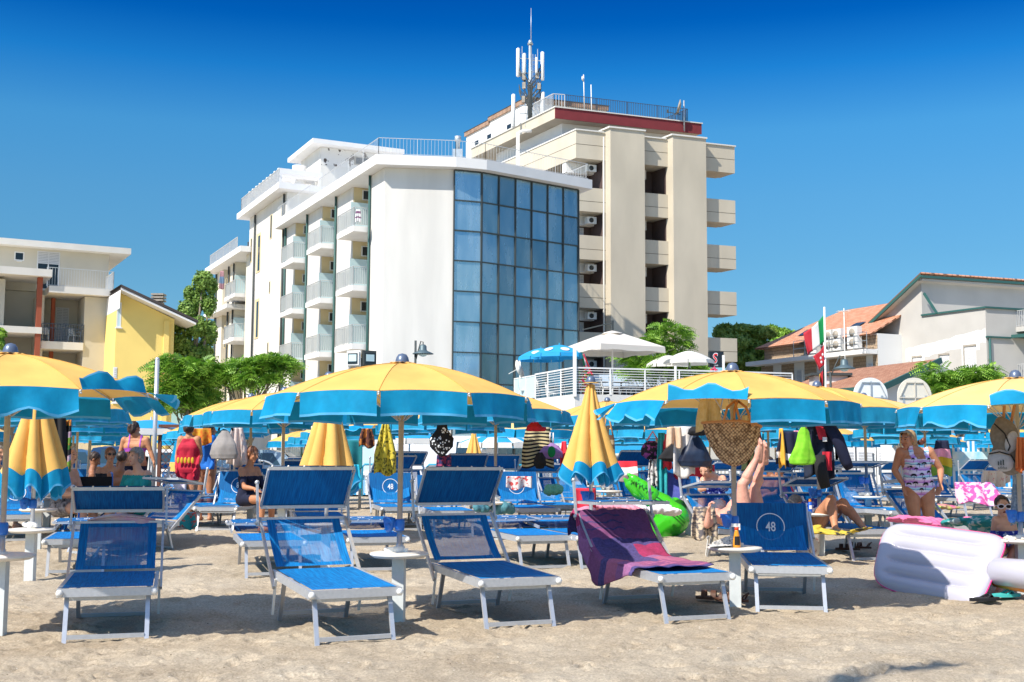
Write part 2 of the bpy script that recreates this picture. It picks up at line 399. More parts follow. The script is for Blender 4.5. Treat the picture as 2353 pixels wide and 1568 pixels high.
def uvbuild(quads, name, m, parent, thick=.12, sc=1.0):      # tiled sheets with their own uv (u along a->b, v along a->d)
    me = bpy.data.meshes.new(name); vs = []; fs = []
    for q in quads:
        k = len(vs); vs += [tuple(p) for p in q]; fs.append(list(range(k, k+len(q))))
    me.from_pydata(vs, [], fs); uv = me.uv_layers.new(name='UVMap')
    for pi, q in enumerate(quads):
        a = Vector(q[0]); ux = (Vector(q[1])-a).normalized(); nrm = ux.cross(Vector(q[-1])-a).normalized(); vx = nrm.cross(ux)
        for li, p in zip(me.polygons[pi].loop_indices, q):
            d = Vector(p)-a; uv.data[li].uv = (d.dot(ux)*sc, d.dot(vx)*sc)
    me.materials.append(m); o = put(name, me, parent)
    if thick: solid(o, thick, -1)
    return o
def window(parent, fr, u0, u1, z0, z1, v=0, glass='dark_glass', shut=0, sill=True, recess=.12, frm='frame_white', name='window', bar=True):
    """window in a wall at depth v (outside at v-), shut = share covered by a roller shutter"""
    b = MB(fr); t = .06
    b.box((u0,v-.012,z0),(u0+t,v+.05,z1)); b.box((u1-t,v-.012,z0),(u1,v+.05,z1)); b.box((u0+t,v-.01,z1-t),(u1-t,v+.05,z1)); b.box((u0+t,v-.01,z0),(u1-t,v+.05,z0+t))
    if bar: b.box(((u0+u1)/2-.03,v-.008,z0+t),((u0+u1)/2+.03,v+.05,z1-t))
    wnd = b.build(name, M[frm], parent)
    g = MB(fr); g.quad((u0+t,v-.004,z0+t),(u1-t,v-.004,z0+t),(u1-t,v-.004,z1-t),(u0+t,v-.004,z1-t)); g.build('pane', M[glass], wnd)
    if shut > 0:
        s = MB(fr); zz = z1-(z1-z0)*shut; n = max(2, int((z1-zz)/.09))
        for i in range(n):
            a = zz+(z1-zz)*i/n; bb = zz+(z1-zz)*(i+1)/n
            s.quad((u0+.03,v-.035,a),(u1-.03,v-.035,a),(u1-.03,v-.018,bb-.008),(u0+.03,v-.018,bb-.008))
        s.build('shutter', M['shutter'], wnd)
    if sill:
        s = MB(fr); s.box((u0-.06,v-.09,z0-.06),(u1+.06,v+.02,z0-.003)); s.build('sill', M['frame_white'], wnd)
    return wnd
# ---------------------------------------------------------------- white hotel with the glass stair front
A = V2((-6.28,56.6)); Cc = V2((-2.92,57.0)); E = V2((-1.59,57.5)); Fp = V2((3.42,61.3)); TL_ = V2((-.442,.897))
LN = V2((.897,.442))                         # inward normal of the long left front
hotel = thing('hotel', 'white five storey hotel with a tall blue glass front and balconies down its left side', 'hotel', (A.x, A.y, 0))
def hb(name, mb, m, parent=None):
    o = mb.build(name, m, parent or hotel)
    if not parent: o.location = (-A.x, -A.y, 0)
    return o
def P1(u, v=0): return A+TL_*u+LN*v
ZT = 15.25
w1 = MB()
D_ = 1.25
back1 = P1(17.8, 14)
w1.prism([A+(Cc-A).normalized()*1.36, Cc, E, Fp, Fp+TL_*14, back1, P1(17.8, D_), P1(2.1, D_)], 0, ZT)
w1.prism([A, A+(Cc-A).normalized()*1.36, P1(2.1, D_), P1(2.1, 0)], 0, ZT)
for u0, u1 in ((4.85,7.6),(10.35,13.1),(15.85,17.8)):
    w1.prism([P1(u0), P1(u0, D_), P1(u1, D_), P1(u1)], 0, ZT)
hb('wall', w1, M['white_wall'])
fl = frame(A, TL_, LN)
z_fl = [12.65, 9.65, 6.72, 3.78, .85]
lin = MB(fl)
for bi in range(3):
    u0 = 2.1+5.5*bi
    lin.box((u0+.002,D_-.03,.6),(u0+2.748,D_-.003,ZT-.002)); lin.box((u0+2.72,.05,.6),(u0+2.748,D_-.035,ZT-.002))
hb('recess_lining', lin, M['cream'])
for bi in range(3):
    u0 = 2.1+5.5*bi
    for zf in z_fl:
        sb = MB(fl)
        sb.box((u0-.02,-.86,zf-.28),(u0+2.70,D_-.04,zf)); 
        bal = hb('balcony', sb, M['white_trim'])
        rl = MB(fl); railing(rl, [(u0+.0,-.0,zf),(u0+.0,-.82,zf),(u0+2.66,-.82,zf),(u0+2.66,0,zf)], .95, 1.3, .115, .009, .02)
        hb('railing', rl, M['rail_grey'], bal)
        gl = MB(fl); gl.quad((u0+.02,-.795,zf+.09),(u0+2.64,-.795,zf+.09),(u0+2.64,-.795,zf+.88),(u0+.02,-.795,zf+.88))
        gl.quad((u0+.03,-.78,zf+.09),(u0+.03,-.02,zf+.09),(u0+.03,-.02,zf+.88),(u0+.03,-.78,zf+.88)); hb('glass_panel', gl, M['rail_glass'], bal)
        fp = MB(fl); fp.box((u0+2.5,-.18,zf+.01),(u0+2.54,D_-.06,zf+1.75)); hb('privacy_screen', fp, M['frost'])
        wn = MB(fl); wn.box((u0+2.66,.50,zf+1.95),(u0+2.715,.98,zf+2.5)); o = hb('window', wn, M['frame_white'])
        wn = MB(fl); wn.box((u0+2.645,.55,zf+2.0),(u0+2.658,.93,zf+2.45)); hb('pane', wn, M['dark_glass'], o)
        dr = MB(fl); dr.box((u0+.25,D_-.07,zf+.01),(u0+2.2,D_-.035,zf+2.2)); hb('balcony_door', dr, M['shutter'])
# downpipes
pp = MB(fl)
for u in (1.95, 7.5, 13.0, 17.7): pp.tube([(u,-.09,0),(u,-.09,ZT)], .065, 8)
hb('downpipe', pp, M['pipe_green'])
# roof slab
plan1 = [A, Cc, E, Fp, Fp+TL_*14, back1, P1(17.8)]
rf = MB(); rf.prism(offset_poly(plan1, .62), ZT+.005, ZT+.50)
hb('roof', rf, M['white_trim'])
rr = MB(); op = offset_poly(plan1, .45); rr_pts = [(p.x, p.y, ZT+.50) for p in (op[6], op[0], op[1], op[2], op[3], op[4])]
railing(rr, rr_pts, .86, 2.4, .17, .006, .016)
hb('roof_railing', rr, M['rail_grey'])
# curtain wall
def curtain(a, b, cols, z0, z1, rows, ext=0):
    d = (b-a); L_ = d.length; t = d.normalized(); n = V2((-t.y, t.x)); fr = frame(a, t, n); rg = random.Random(int(L_*100))
    g = MB(fr)
    for i in range(cols):
        for j in range(rows):
            u0 = L_*i/cols; u1 = L_*(i+1)/cols; h0 = z1-(z1-z0)*(j+1)/rows; h1 = z1-(z1-z0)*j/rows
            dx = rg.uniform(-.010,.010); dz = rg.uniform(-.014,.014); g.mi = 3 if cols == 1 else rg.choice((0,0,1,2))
            g.quad((u0,-.08-dx-dz,h0),(u1,-.08+dx-dz,h0),(u1,-.08+dx+dz,h1),(u0,-.08-dx+dz,h1))
    o = hb('glass_front', g, M['curtain'])
    m = MB(fr)
    for i in range(cols+1): m.box((L_*i/cols-.028,-.15,z0),(L_*i/cols+.028,-.05,z1))
    for j in range(rows+1):
        z = z1-(z1-z0)*j/rows; m.box((.036,-.145,z-.028),(L_-.036,-.052,z+.028))
    hb('mullion', m, M['pipe_dark'], o)
curtain(Cc, E, 1, ZT-1.52*9.9, ZT-.03, 10)
curtain(E, Fp, 6, ZT-1.52*9.9, ZT-.03, 10)
# ---- middle and far blocks of the same front
p2 = [P1(17.82), P1(17.82, 13), P1(27.5, 13), P1(27.5)]
w2 = MB(); w2.prism(p2, 0, 17.6); w2.prism([P1(19.5,2.6), P1(19.5,7.4), P1(24,7.4), P1(24,2.6)], 18.0, 21.2)
hb('wall', w2, M['white_wall'])
rf = MB(); rf.prism(offset_poly(p2, .75), 17.605, 18.0); rf.prism(offset_poly([P1(19.5,2.6), P1(19.5,7.4), P1(24,7.4), P1(24,2.6)], .75), 21.205, 21.5)
hb('roof', rf, M['white_trim'])
p3 = [P1(27.52), P1(27.52, 12), P1(37.6, 12), P1(37.6)]
w3 = MB(); w3.prism([P1(27.52,1.2), P1(27.52, 12), P1(37.6, 12), P1(37.6,1.2)], 0, 15.1)
w3.prism([P1(31.5), P1(31.5,1.2), P1(33.2,1.2), P1(33.2)], 0, 15.1); w3.prism([P1(35.6), P1(35.6,1.2), P1(37.6,1.2), P1(37.6)], 0, 15.1); w3.prism([P1(27.52), P1(27.52,1.2), P1(28.2,1.2), P1(28.2)], 0, 15.1)
hb('wall', w3, M['ivory'])
rf = MB(); rf.prism(offset_poly(p3, .8), 15.105, 15.5); rf.prism([P1(30.5,-.8),P1(30.5,1.19),P1(38.4,1.19),P1(38.4,-.8)], 11.6, 11.9)
hb('roof', rf, M['white_trim'])
for zf in (12.4, 9.3, 6.3):
    sb = MB(fl); sb.box((28.3,-.75,zf-.26),(31.45,1.18,zf)); bal = hb('balcony', sb, M['white_trim'])
    rl = MB(fl); railing(rl, [(28.35,0,zf),(28.35,-.7,zf),(31.4,-.7,zf),(31.4,0,zf)], .95, 1.5, .14, .01, .022); hb('railing', rl, M['rail_grey'], bal)
    gl = MB(fl); gl.quad((28.4,-.67,zf+.1),(31.3,-.67,zf+.1),(31.3,-.67,zf+.9),(28.4,-.67,zf+.9)); hb('glass_panel', gl, M['rail_glass'], bal)
    fp = MB(fl); fp.box((31.2,-.1,zf+.01),(31.26,1.1,zf+1.7)); hb('privacy_screen', fp, M['frost'])
for u0 in (24.2,):
    for z0 in (13.4, 8.9, 4.4):
        wn = MB(fl); wn.box((u0,-.03,z0),(u0+1.1,.3,z0+2.7)); o = hb('window', wn, M['cream'])
        g = MB(fl); g.box((u0+.12,-.045,z0+.1),(u0+.6,-.034,z0+2.5)); hb('pane', g, M['dark_glass'], o)
for u0, z0, ww, hh in ((21.3,15.2,.55,1.6),(21.4,11.6,.3,.8),(21.5,7.6,.3,.8),(18.6,15.4,.45,1.6),(21.4,3.6,.3,.8),(26.6,14.4,.5,1.7),(18.3,9.8,.5,2.3),(18.3,13.0,.5,2.3),(18.3,6.8,.5,2.3),(34.1,12.6,.45,1.7),(34.1,9.0,.45,1.7),(34.1,6.0,.45,1.7)):
    wn = MB(fl); wn.box((u0,-.03,z0),(u0+ww,.3,z0+hh)); o = hb('window', wn, M['cream'])
    g = MB(fl); g.box((u0+.05,-.045,z0+.06),(u0+ww*.6,-.034,z0+hh-.06)); hb('pane', g, M['dark_glass'], o)
pp = MB(fl)
for u, z in ((18.2,17.5),(25.6,17.5),(31.6,15),(33.2,15),(37.5,15)): pp.tube([(u,-.1,0),(u,-.1,z)], .07, 8)
hb('downpipe', pp, M['pipe_dark'])
rl = MB(fl); railing(rl, [(18.0,-.5,18.0),(28.0,-.5,18.0),(28.0,8,18.0)], 1.05, 2, .16, .014, .028); railing(rl, [(28.5,-.6,15.5),(37.5,-.6,15.5)], .9, 2.2, .2, .014, .028)
hb('roof_railing', rl, M['rail_grey'])
# white pergola ribs on the middle roof, peeling stair head, roof clutter
pg = MB(fl)
for i in range(9): pg.box((19.0+i*.95,-.3,19.0),(19.25+i*.95,2.6,19.35))
pg.box((18.8,-.25,18.0),(18.95,-.1,19.0)); pg.box((27.1,-.25,18.0),(27.25,-.1,19.0)); pg.box((18.8,2.3,18.0),(18.95,2.45,19.0))
hb('pergola', pg, M['white_trim'])
M['peeling'] = mat('peeling_plaster', (.76,.74,.70), .9, col2=(.10,.08,.07), vscale=2.4, detail=7)
for nn in M['peeling'].node_tree.nodes:
    if nn.type == 'MAP_RANGE': nn.inputs[1].default_value = .56; nn.inputs[2].default_value = .60
st = MB(fl); st.quad((19.49,2.65,20.0),(19.49,7.35,20.0),(19.49,7.35,21.15),(19.49,2.65,21.15)); hb('peeling_patch', st, M['peeling'])
wn = MB(fl); wn.box((19.42,4.9,20.25),(19.48,6.2,20.8)); o = hb('window', wn, M['concrete']); wn = MB(fl); wn.box((19.39,5.0,20.32),(19.415,6.1,20.73)); hb('pane', wn, M['dark_glass'], o)
ck = MB(fl); ck.tube([(20.6,1.5,18.0),(20.6,1.5,20.0)], .45, 14); hb('water_tank', ck, M['white_trim'])
ch = MB(fl); ch.box((33.4,1.6,15.5),(34.3,2.5,16.7)); hb('chimney', ch, M['burgundy'])
cp = MB(fl)
for k in range(3): cp.box((33.3,1.5,16.72+k*.16),(34.4,2.6,16.80+k*.16))
hb('chimney_cap', cp, M['pipe_dark'])
ch = MB(); cx, cy = at(1052,340,66).x, 66
ch.box((cx-.24,cy-.24,15.75),(cx+.24,cy+.24,18.0)); hb('chimney', ch, M['pipe_dark'])
ch = MB(); ch.box((cx-.27,cy-.27,18.02),(cx+.27,cy+.27,18.6)); ch.tube([(cx,cy,18.6),(cx,cy,19.1),(cx,cy,19.11),(cx,cy,19.4)], [.13,.13,.19,.19], 10); hb('chimney_cap', ch, M['steel'])
lt = MB(); lx, ly = at(1190,330,64).x, 64
lt.box((lx-.10,ly-.10,15.75),(lx+.10,ly+.10,19.1)); lt.tube([(lx,ly,19.05),(lx+.25,ly-.1,19.15),(lx+.75,ly-.2,19.12)], .09, 8); hb('roof_mast', lt, M['tan_trim'])
# two floodlights on brackets on the left front
for k, (px, py) in enumerate(((812,824),(849,824))):
    p = at(px, py, 46); fo = thing('floodlight', ['square black floodlight in a white surround, left of the pair beside the white hotel', 'square black floodlight tilted right, right of the pair beside the white hotel'][k], 'floodlight', p, R(-20+50*k), 'floodlights on the beach mast')
    b = MB(); b.box((-.26,-.05,-.27),(.26,.10,.27)); b.box((-.30,.02,-.31),(.30,.06,.31)); b.build('housing', M['white_plastic' if k == 0 else 'pipe_dark'], fo)
    b = MB(); b.box((-.21,-.07,-.22),(.21,-.052,.20)); b.build('lens', M['dark_glass'], fo)
    b = MB(); b.box((-.17,-.085,-.12),(.17,-.072,.15)); b.build('reflector', M['frost'], fo)
    b = MB(); b.tube([(0,.1,-.1),(0,.1,-5)], .05); b.build('post', M['steel'], fo)
# things hanging on the balconies
def hang_cloth(name, label, cat, p, wd, ht, mats, yaw=0, seed=1, group=None, stripes=0, thick=.012, top=.7, swing=.02, nfold=3):
    rg = random.Random(seed); ph = rg.random()*6
    b = MB()
    def fn(u, v):
        wv = wd*(top+(1-top)*min(1, v*1.6)); x = (u-.5)*wv
        return (x, .035*math.sin(u*nfold*6.28+ph)*(.4+v)+swing*v, -v*ht-.03*math.sin(u*7+ph)*v)
    mf = None
    if stripes: mf = lambda u, v: int(v*stripes) % len(mats)
    b.grid(fn, 14, 16 if not stripes else max(16, stripes*2), mfn=mf)
    o = b.build(name, mats, loc=p, rot=(0,0,yaw), label=label, cat=cat, group=group); solid(o, thick); return o
M['c_pink'] = mat('pink_cloth', (.80,.32,.42), .9, var=.2, vscale=9); M['c_black'] = mat('black_cloth', (.012,.012,.014), .9)
M['c_red'] = mat('red_cloth', (.62,.02,.04), .85, var=.15, vscale=9); M['c_white'] = mat('white_cloth', (.80,.79,.78), .9, var=.04, vscale=9)
# ---------------------------------------------------------------- tan tower
TA = V2((3.83,70.1)); tower = thing('hotel_tower', 'tall beige hotel tower with two broad piers, deep balconies and a dark red roof edge', 'hotel', (TA.x, TA.y, 0))
def tb(name, mb, m, parent=None):
    o = mb.build(name, m, parent or tower)
    if not parent: o.location = (-TA.x, -TA.y, 0)
    return o
ft = frame(TA, T1, B1)
def ut(px): return u_at(px, TA, T1)
def utp(px): return u_at(px, TA-B1*.55, T1)
U = dict(a=0, p1a=utp(1405), p1b=utp(1485), p2a=utp(1551.6), p2b=utp(1629), body=ut(1641), end=ut(1696))
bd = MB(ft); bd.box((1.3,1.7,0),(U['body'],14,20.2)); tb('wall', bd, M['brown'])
pr = MB(ft)
for a_, b_, zt in ((U['p1a'],U['p1b'],21.15),(U['p2a'],U['p2b'],21.1)): pr.box((a_,-.55,0),(b_,1.698,zt))
tb('pier', pr, M['tan'])
cpg = MB(ft)
for a_, b_, zt in ((U['p1a'],U['p1b'],21.15),(U['p2a'],U['p2b'],21.1)): cpg.box((a_-.12,-.63,zt+.003),(b_+.05,1.75,zt+.10))
cpg.box((-.05,-.08,20.953),(U['p1a']-.13,.12,21.03)); cpg.box((U['p1b']+.06,-.08,20.953),(U['p2a']-.13,.12,21.03)); cpg.box((U['p2b']+.06,-.08,20.953),(U['end']+.05,.12,21.03)); cpg.box((-.05,.13,20.953),(.15,14,21.03))
tb('coping', cpg, M['tan_trim'])
ztop = [20.95, 17.45, 14.5, 11.55, 8.6, 5.65]
for k, zt in enumerate(ztop):
    h = 1.72 if k == 0 else 1.48
    for bi, (a_, b_) in enumerate(((0,U['p1a']-.002),(U['p1b']+.002,U['p2a']-.002),(U['p2b']+.002,U['end']))):
        pb = MB(ft); v1 = .18
        pb.box((a_,0,zt-h),(b_,v1,zt))                                        # parapet
        if bi == 0: pb.box((0,v1+.001,zt-h),(v1,13.5,zt))
        if bi == 2: pb.box((b_-v1,v1+.001,zt-h),(b_,1.5,zt))
        v2 = 1.69
        pb.box((a_+(.19 if bi == 0 else 0),v1+.002,zt-h),(b_-(v1+.002 if bi == 2 else 0),v2,zt-h+.25))         # floor slab
        if bi == 0: pb.box((.19,v2+.002,zt-h),(1.298,13.4,zt-h+.25))
        o = tb('balcony', pb, M['tan'])
        gv = MB(ft); gv.box((a_+.002,-.004,zt-.86),(b_-.002,0,zt-.83)); 
        if bi == 0: gv.box((-.004,0,zt-.86),(0,13.4,zt-.83))
        tb('groove', gv, M['groove'], o)
    if k < 5:
        zb = ztop[k+1]; zc = zt-h
        # back wall pieces in each bay: white lintel, shutter, brown wall, side dark
        for bi, (a_, b_) in enumerate(((0,U['p1a']),(U['p1b'],U['p2a']))):
            wdt = b_-a_
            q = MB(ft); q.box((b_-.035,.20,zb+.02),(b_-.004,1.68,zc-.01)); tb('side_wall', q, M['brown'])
            q = MB(ft); q.box((max(a_,.05),1.25,zc-.62),(a_+wdt*(.64 if bi else .98),1.69,zc-.002)); tb('lintel', q, M['white_trim'])
            s0 = a_+wdt*(.16 if bi else .42); s1 = a_+wdt*(.50 if bi else .73)
            window(tower, frame((TA.x*0,0), (1,0), (0,1)) if False else Matrix.Translation((-TA.x,-TA.y,0)) @ ft, s0, s1, zb-1.0, zc-.70, 1.62, shut=(.85,.95,.62,.95,.8)[(k+bi*2) % 5], sill=False)
        ac = MB(ft); a_ = U['p1a']
        ac.box((a_-.85,.60,zc-.60),(a_-.25,.95,zc-.18)); o = tb('air_conditioner', ac, M['white_plastic'])
        fn_ = MB(ft @ Matrix.Translation((a_-.60,.59,zc-.39)) @ Matrix.Rotation(R(90), 4, 'X')); fn_.rev([(.001,0),(.15,0),(.15,.012)], 16); tb('fan_grille', fn_, M['pipe_dark'], o)
dkp = MB(ft); dkp.tube([(U['p1a']-.12,.02,0),(U['p1a']-.12,.02,20.7)], .05, 8); tb('downpipe', dkp, M['tan_trim'])
# upper storey, roof terrace, penthouse
sf = frame((2.69,74.0), T1, B1)
up = MB(sf); up.box((1.0,.9,20.25),(9.6,10,22.8)); tb('upper_wall', up, M['white_trim'])
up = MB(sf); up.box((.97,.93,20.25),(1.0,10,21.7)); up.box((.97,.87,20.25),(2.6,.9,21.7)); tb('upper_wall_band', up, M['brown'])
for i, vv in enumerate((4.2,6.4,8.4)):
    wn = MB(sf); wn.box((.93,vv,20.3),(.968,vv+.9,21.6)); o = tb('window', wn, M['frame_white']); wn = MB(sf); wn.box((.915,vv+.1,20.4),(.928,vv+.8,21.5)); tb('pane', wn, M['dark_glass'], o)
sl_ = MB(sf); sl_.box((.0,.0,22.81),(10.6,12,23.50)); tb('roof_slab', sl_, M['tan'])
bg_ = MB(sf); bg_.box((-.01,-.06,22.80),(10.65,-.002,23.51)); tb('roof_edge', bg_, M['burgundy'])
cp_ = MB(sf); cp_.box((-.08,-.12,23.513),(10.7,.2,23.58)); cp_.box((-.08,.21,23.513),(.2,12,23.58)); tb('roof_coping', cp_, M['tan_trim'])
rl = MB(sf); railing(rl, [(.9,.4,23.58),(9.9,.4,23.58),(9.9,6,23.58)], 1.0, 2.3, .13, .012, .02); tb('terrace_railing', rl, M['rail_dark'])
rl = MB(sf); railing(rl, [(.15,3.0,23.58),(.15,.5,23.58),(.9,.4,23.58)], 1.0, 1.2, .16, .016, .03); tb('terrace_railing', rl, M['rail_grey'])
pf = frame((1.0,78.3), T1, B1)
ph = MB(pf); ph.box((0,0,22.9),(5.9,5.6,25.2)); ph.box((0,5.602,22.9),(5.9,9.4,25.0)); tb('penthouse_wall', ph, M['white_wall'])
pz = MB(pf); pz.box((-.12,-.12,25.203),(6.0,5.62,25.5)); pz.box((-.12,5.622,25.003),(6.0,9.5,25.3)); pz.box((-.11,5.63,25.302),(-.02,5.75,25.45)); tb('penthouse_parapet', pz, M['brown_fascia'])
pz = MB(pf); pz.box((-.15,-.15,25.503),(6.03,5.65,25.54)); pz.box((-.15,5.66,25.303),(6.03,9.53,25.34)); tb('penthouse_flashing', pz, M['pipe_dark'])
for vv in (2.2,5.2,7.2):
    wn = MB(pf); zb = 23.5; wn.box((-.04,vv,zb),(-.002,vv+.8,zb+1.35)); o = tb('window', wn, M['frame_white'])
    wn = MB(pf); wn.box((-.055,vv+.1,zb+.1),(-.045,vv+.7,zb+.75)); tb('pane', wn, M['dark_glass'], o)
    wn = MB(pf); wn.box((-.075,vv+.05,zb+.75),(-.045,vv+.75,zb+1.3)); tb('shutter', wn, M['shutter'], o)
for uu in (1.6,3.1):
    wn = MB(pf); wn.box((uu,-.04,23.6),(uu+1.2,-.002,24.6)); o = tb('window', wn, M['frame_white']); wn = MB(pf); wn.box((uu+.1,-.055,23.7),(uu+1.1,-.045,24.5)); tb('pane', wn, M['dark_glass'], o)
# cell mast
mp_ = at(1218,210,77.4); mx_, my_ = mp_.x, 77.4
mast = thing('antenna_mast', 'tall grey phone mast with white panel antennas on the tower roof', 'antenna mast', (mx_, my_, 22.9))
b = MB(); b.tube([(0,0,0),(0,0,2.4),(0,0,6.0)], [.16,.15,.11], 10); b.tube([(0,0,6.0),(0,0,6.3)], [.2,.1], 10); b.build('pole', M['steel'], mast)
b = MB(); b.tube([(.05,0,6.2),(.05,0,7.3),(.05,0,8.55)], [.035,.03,.02], 6); b.build('whip', M['steel'], mast)
b = MB(); b.bar((-.3,0,.3),(-.04,0,2.4),.07); b.bar((1.2,.3,.2),(.04,0,2.2),.1); b.bar((.7,-.6,.2),(.04,0,1.6),.1); b.bar((.35,0,.2),(.35,0,5.3),.05); b.bar((.18,-.1,.2),(.18,-.1,5.3),.04)
for z in (.6,1.0,1.4,1.8,2.2,2.6,3.0,3.4,3.8,4.2,4.6,5.0): b.bar((.18,-.1,z),(.35,0,z),.03)
b.build('ladder', M['steel'], mast)
b = MB()
for s, z in ((-1,5.0),(1,4.9),(-1,1.75),(1,1.8),(-1,4.0),(1,4.1),(-1,1.2),(1,1.2)):
    b.bar((0,0,z),(s*.72,.1*s,z),.05)
b.bar((-.32,-.1,1.2),(-.32,-.1,2.5),.05); b.bar((-.55,.1,3.8),(-.55,.1,5.9),.05); b.bar((.5,.05,3.8),(.5,.05,5.7),.05)
b.build('bracket', M['steel'], mast)
def pill(b, x, y, z0, z1, w_, d_): b.tube([(x,y,z0),(x,y,z0+.05),(x,y,z1-.06),(x,y,z1)], [w_*.6,w_,w_,w_*.5], 10)
for (x, y, z0, z1, w_) in ((-.82,0,3.75,5.75,.13),(.83,0,3.5,5.5,.13),(-1.12,0,.25,2.55,.14),(.84,.1,.4,2.75,.17),(-.40,-.25,3.9,5.3,.12),(.42,-.3,3.9,5.0,.10)):
    b = MB(); pill(b, x, y, z0, z1, w_, .1); b.build('antenna_panel', M['white_plastic'], mast)
b = MB()
for (x, z) in ((-.42,2.9),(.60,2.85),(-.42,3.5),(.5,3.6),(-.45,1.95)): b = MB(); b.box((x-.11,-.2,z),(x+.11,.05,z+.42)); b.build('radio_unit', M['concrete'], mast)
b = MB(); rg = random.Random(4)
for k in range(34):
    x0 = rg.choice([-.75,.75,-.42,.6,-.4]); z0 = rg.uniform(2.6,4.6); b.tube([(x0,-.05,z0),(x0*.8,-.15,z0-.5),(x0*.3,-.12,z0-.9),(rg.uniform(-.15,.15),-.16,z0-1.3),(rg.uniform(-.12,.12),-.16,.3)], .028, 5)
b.build('cable', M['pipe_dark'], mast)
# small aerials on the tower roof
for k, (px, y0, y1, dsh) in enumerate(((1341,172,213,1),(1358,195,232,0))):
    p0 = at(px+2, y1, 79); p1 = at(px, y0, 79)
    an = thing('aerial', ['thin grey pole aerial with a small white dish on top, on the tower roof', 'short plain white pole aerial right of the one with the small dish'][k], 'aerial', p0)
    b = MB(); b.tube([(0,0,-1.5),p1-p0], .035, 6); b.build('pole', M['white_plastic'], an)
    if dsh: b = MB(Matrix.Translation(p1-p0+Vector((-.15,0,-.3))) @ Matrix.Rotation(R(80), 4, 'Y')); b.rev([(.001,0),(.12,.03),(.2,.09)], 12); b.build('dish', M['white_plastic'], an)
p0 = at(1572,275,77); an = thing('satellite_dish', 'grey satellite dish seen edge on at the right corner of the tower roof', 'satellite dish', p0)
b = MB(); b.tube([(0,0,-.8),(0,0,1.3)], .05, 8); b.build('pole', M['steel'], an)
b = MB(Matrix.Translation((-.25,-.1,.75)) @ Matrix.Rotation(R(-75), 4, 'Y')); b.rev([(.001,.0),(.3,.05),(.55,.18)], 16); o = b.build('dish', M['concrete'], an); solid(o, .03)
b = MB(); b.bar((-.25,-.1,.3),(-1.1,-.2,.45),.04); b.box((-1.2,-.26,.4),(-1.08,-.14,.6)); b.build('feed_arm', M['pipe_dark'], an)
# ---------------------------------------------------------------- greige hotel on the left
LT = V2((.88,.475)); LB = V2((-.475,.88)); LA = V2((-22.26,65.9))
lh = thing('apartment_hotel', 'greige hotel with dark red columns and a roof terrace at the left edge', 'hotel', (LA.x, LA.y, 0))
lf = frame(LA, -LT, LB)
def lb(name, mb, m, parent=None):
    o = mb.build(name, m, parent or lh)
    if not parent: o.location = (-LA.x, -LA.y, 0)
    return o
def ul(px): return u_at(px, LA, -LT)
b = MB(lf); b.box((0,0,0),(ul(187),.3,9.9)); b.box((0,.302,0),(.3,9,9.9)); b.box((.302,2.6,0),(14,9,10.3)); b.box((ul(187),.31,0),(ul(187)-.25,2.598,9.9)); b.box((ul(80),.4,0),(ul(80)-.35,2.598,9.9)); b.box((ul(2),.2,0),(16,9,10.6))
lb('wall', b, M['greige'])
b = MB(lf); b.box((-.9,-.7,9.93),(ul(100),9,10.3)); b.box((ul(104),-.9,10.75),(16,2.4,11.15)); lb('terrace_slab', b, M['greige_trim'])
b = MB(lf)
for z in (7.3,4.2,1.2): b.box((ul(187)+.002,-.1,z-.42),(ul(90),2.59,z))
for z in (8.0,5.0): b.box((ul(88),-.5,z-.35),(9,2.59,z))
lb('balcony', b, M['greige_trim'])
b = MB(lf); b.box((ul(86),-.45,0),(ul(74),-.05,10.74)); lb('column', b, M['brick_red'])
b = MB(lf); b.box((ul(128),1.6,0),(ul(119),1.9,9.9)); lb('column', b, M['brick_red'])
b = MB(lf); railing(b, [(ul(187),0,7.3),(ul(90),0,7.3)], .98, 1.5, .13, .015, .03); b.bar((ul(187),0,8.05),(ul(90),0,8.05),.04); lb('balcony_railing', b, M['rail_dark'])
b = MB(lf); railing(b, [(.35,-.35,10.3),(ul(95),-.35,10.3)], 1.05, 2.6, .14, .009, .02); railing(b, [(.35,-.35,10.3),(.35,2.2,10.3)], 1.05, 2.6, .14, .009, .02); lb('terrace_railing', b, M['rail_grey'])
uf = frame(LA+LB*2.4, -LT, LB)
b = MB(uf); b.box((.2,0,10.31),(14,7,12.75)); lb('upper_wall', b, M['greige'])
b = MB(uf); b.box((-.9,-.75,12.753),(15,8,13.1)); lb('roof', b, M['greige_trim'])
MM = Matrix.Translation((-LA.x,-LA.y,0))
window(lh, MM @ uf, 4.05, 2.95, 10.45, 12.65, 0, shut=.33); window(lh, MM @ uf, 5.25, 4.85, 12.0, 12.5, 0, bar=False)
window(lh, MM @ lf, ul(138), ul(164), 7.35, 9.5, 2.57, shut=.98, sill=False)
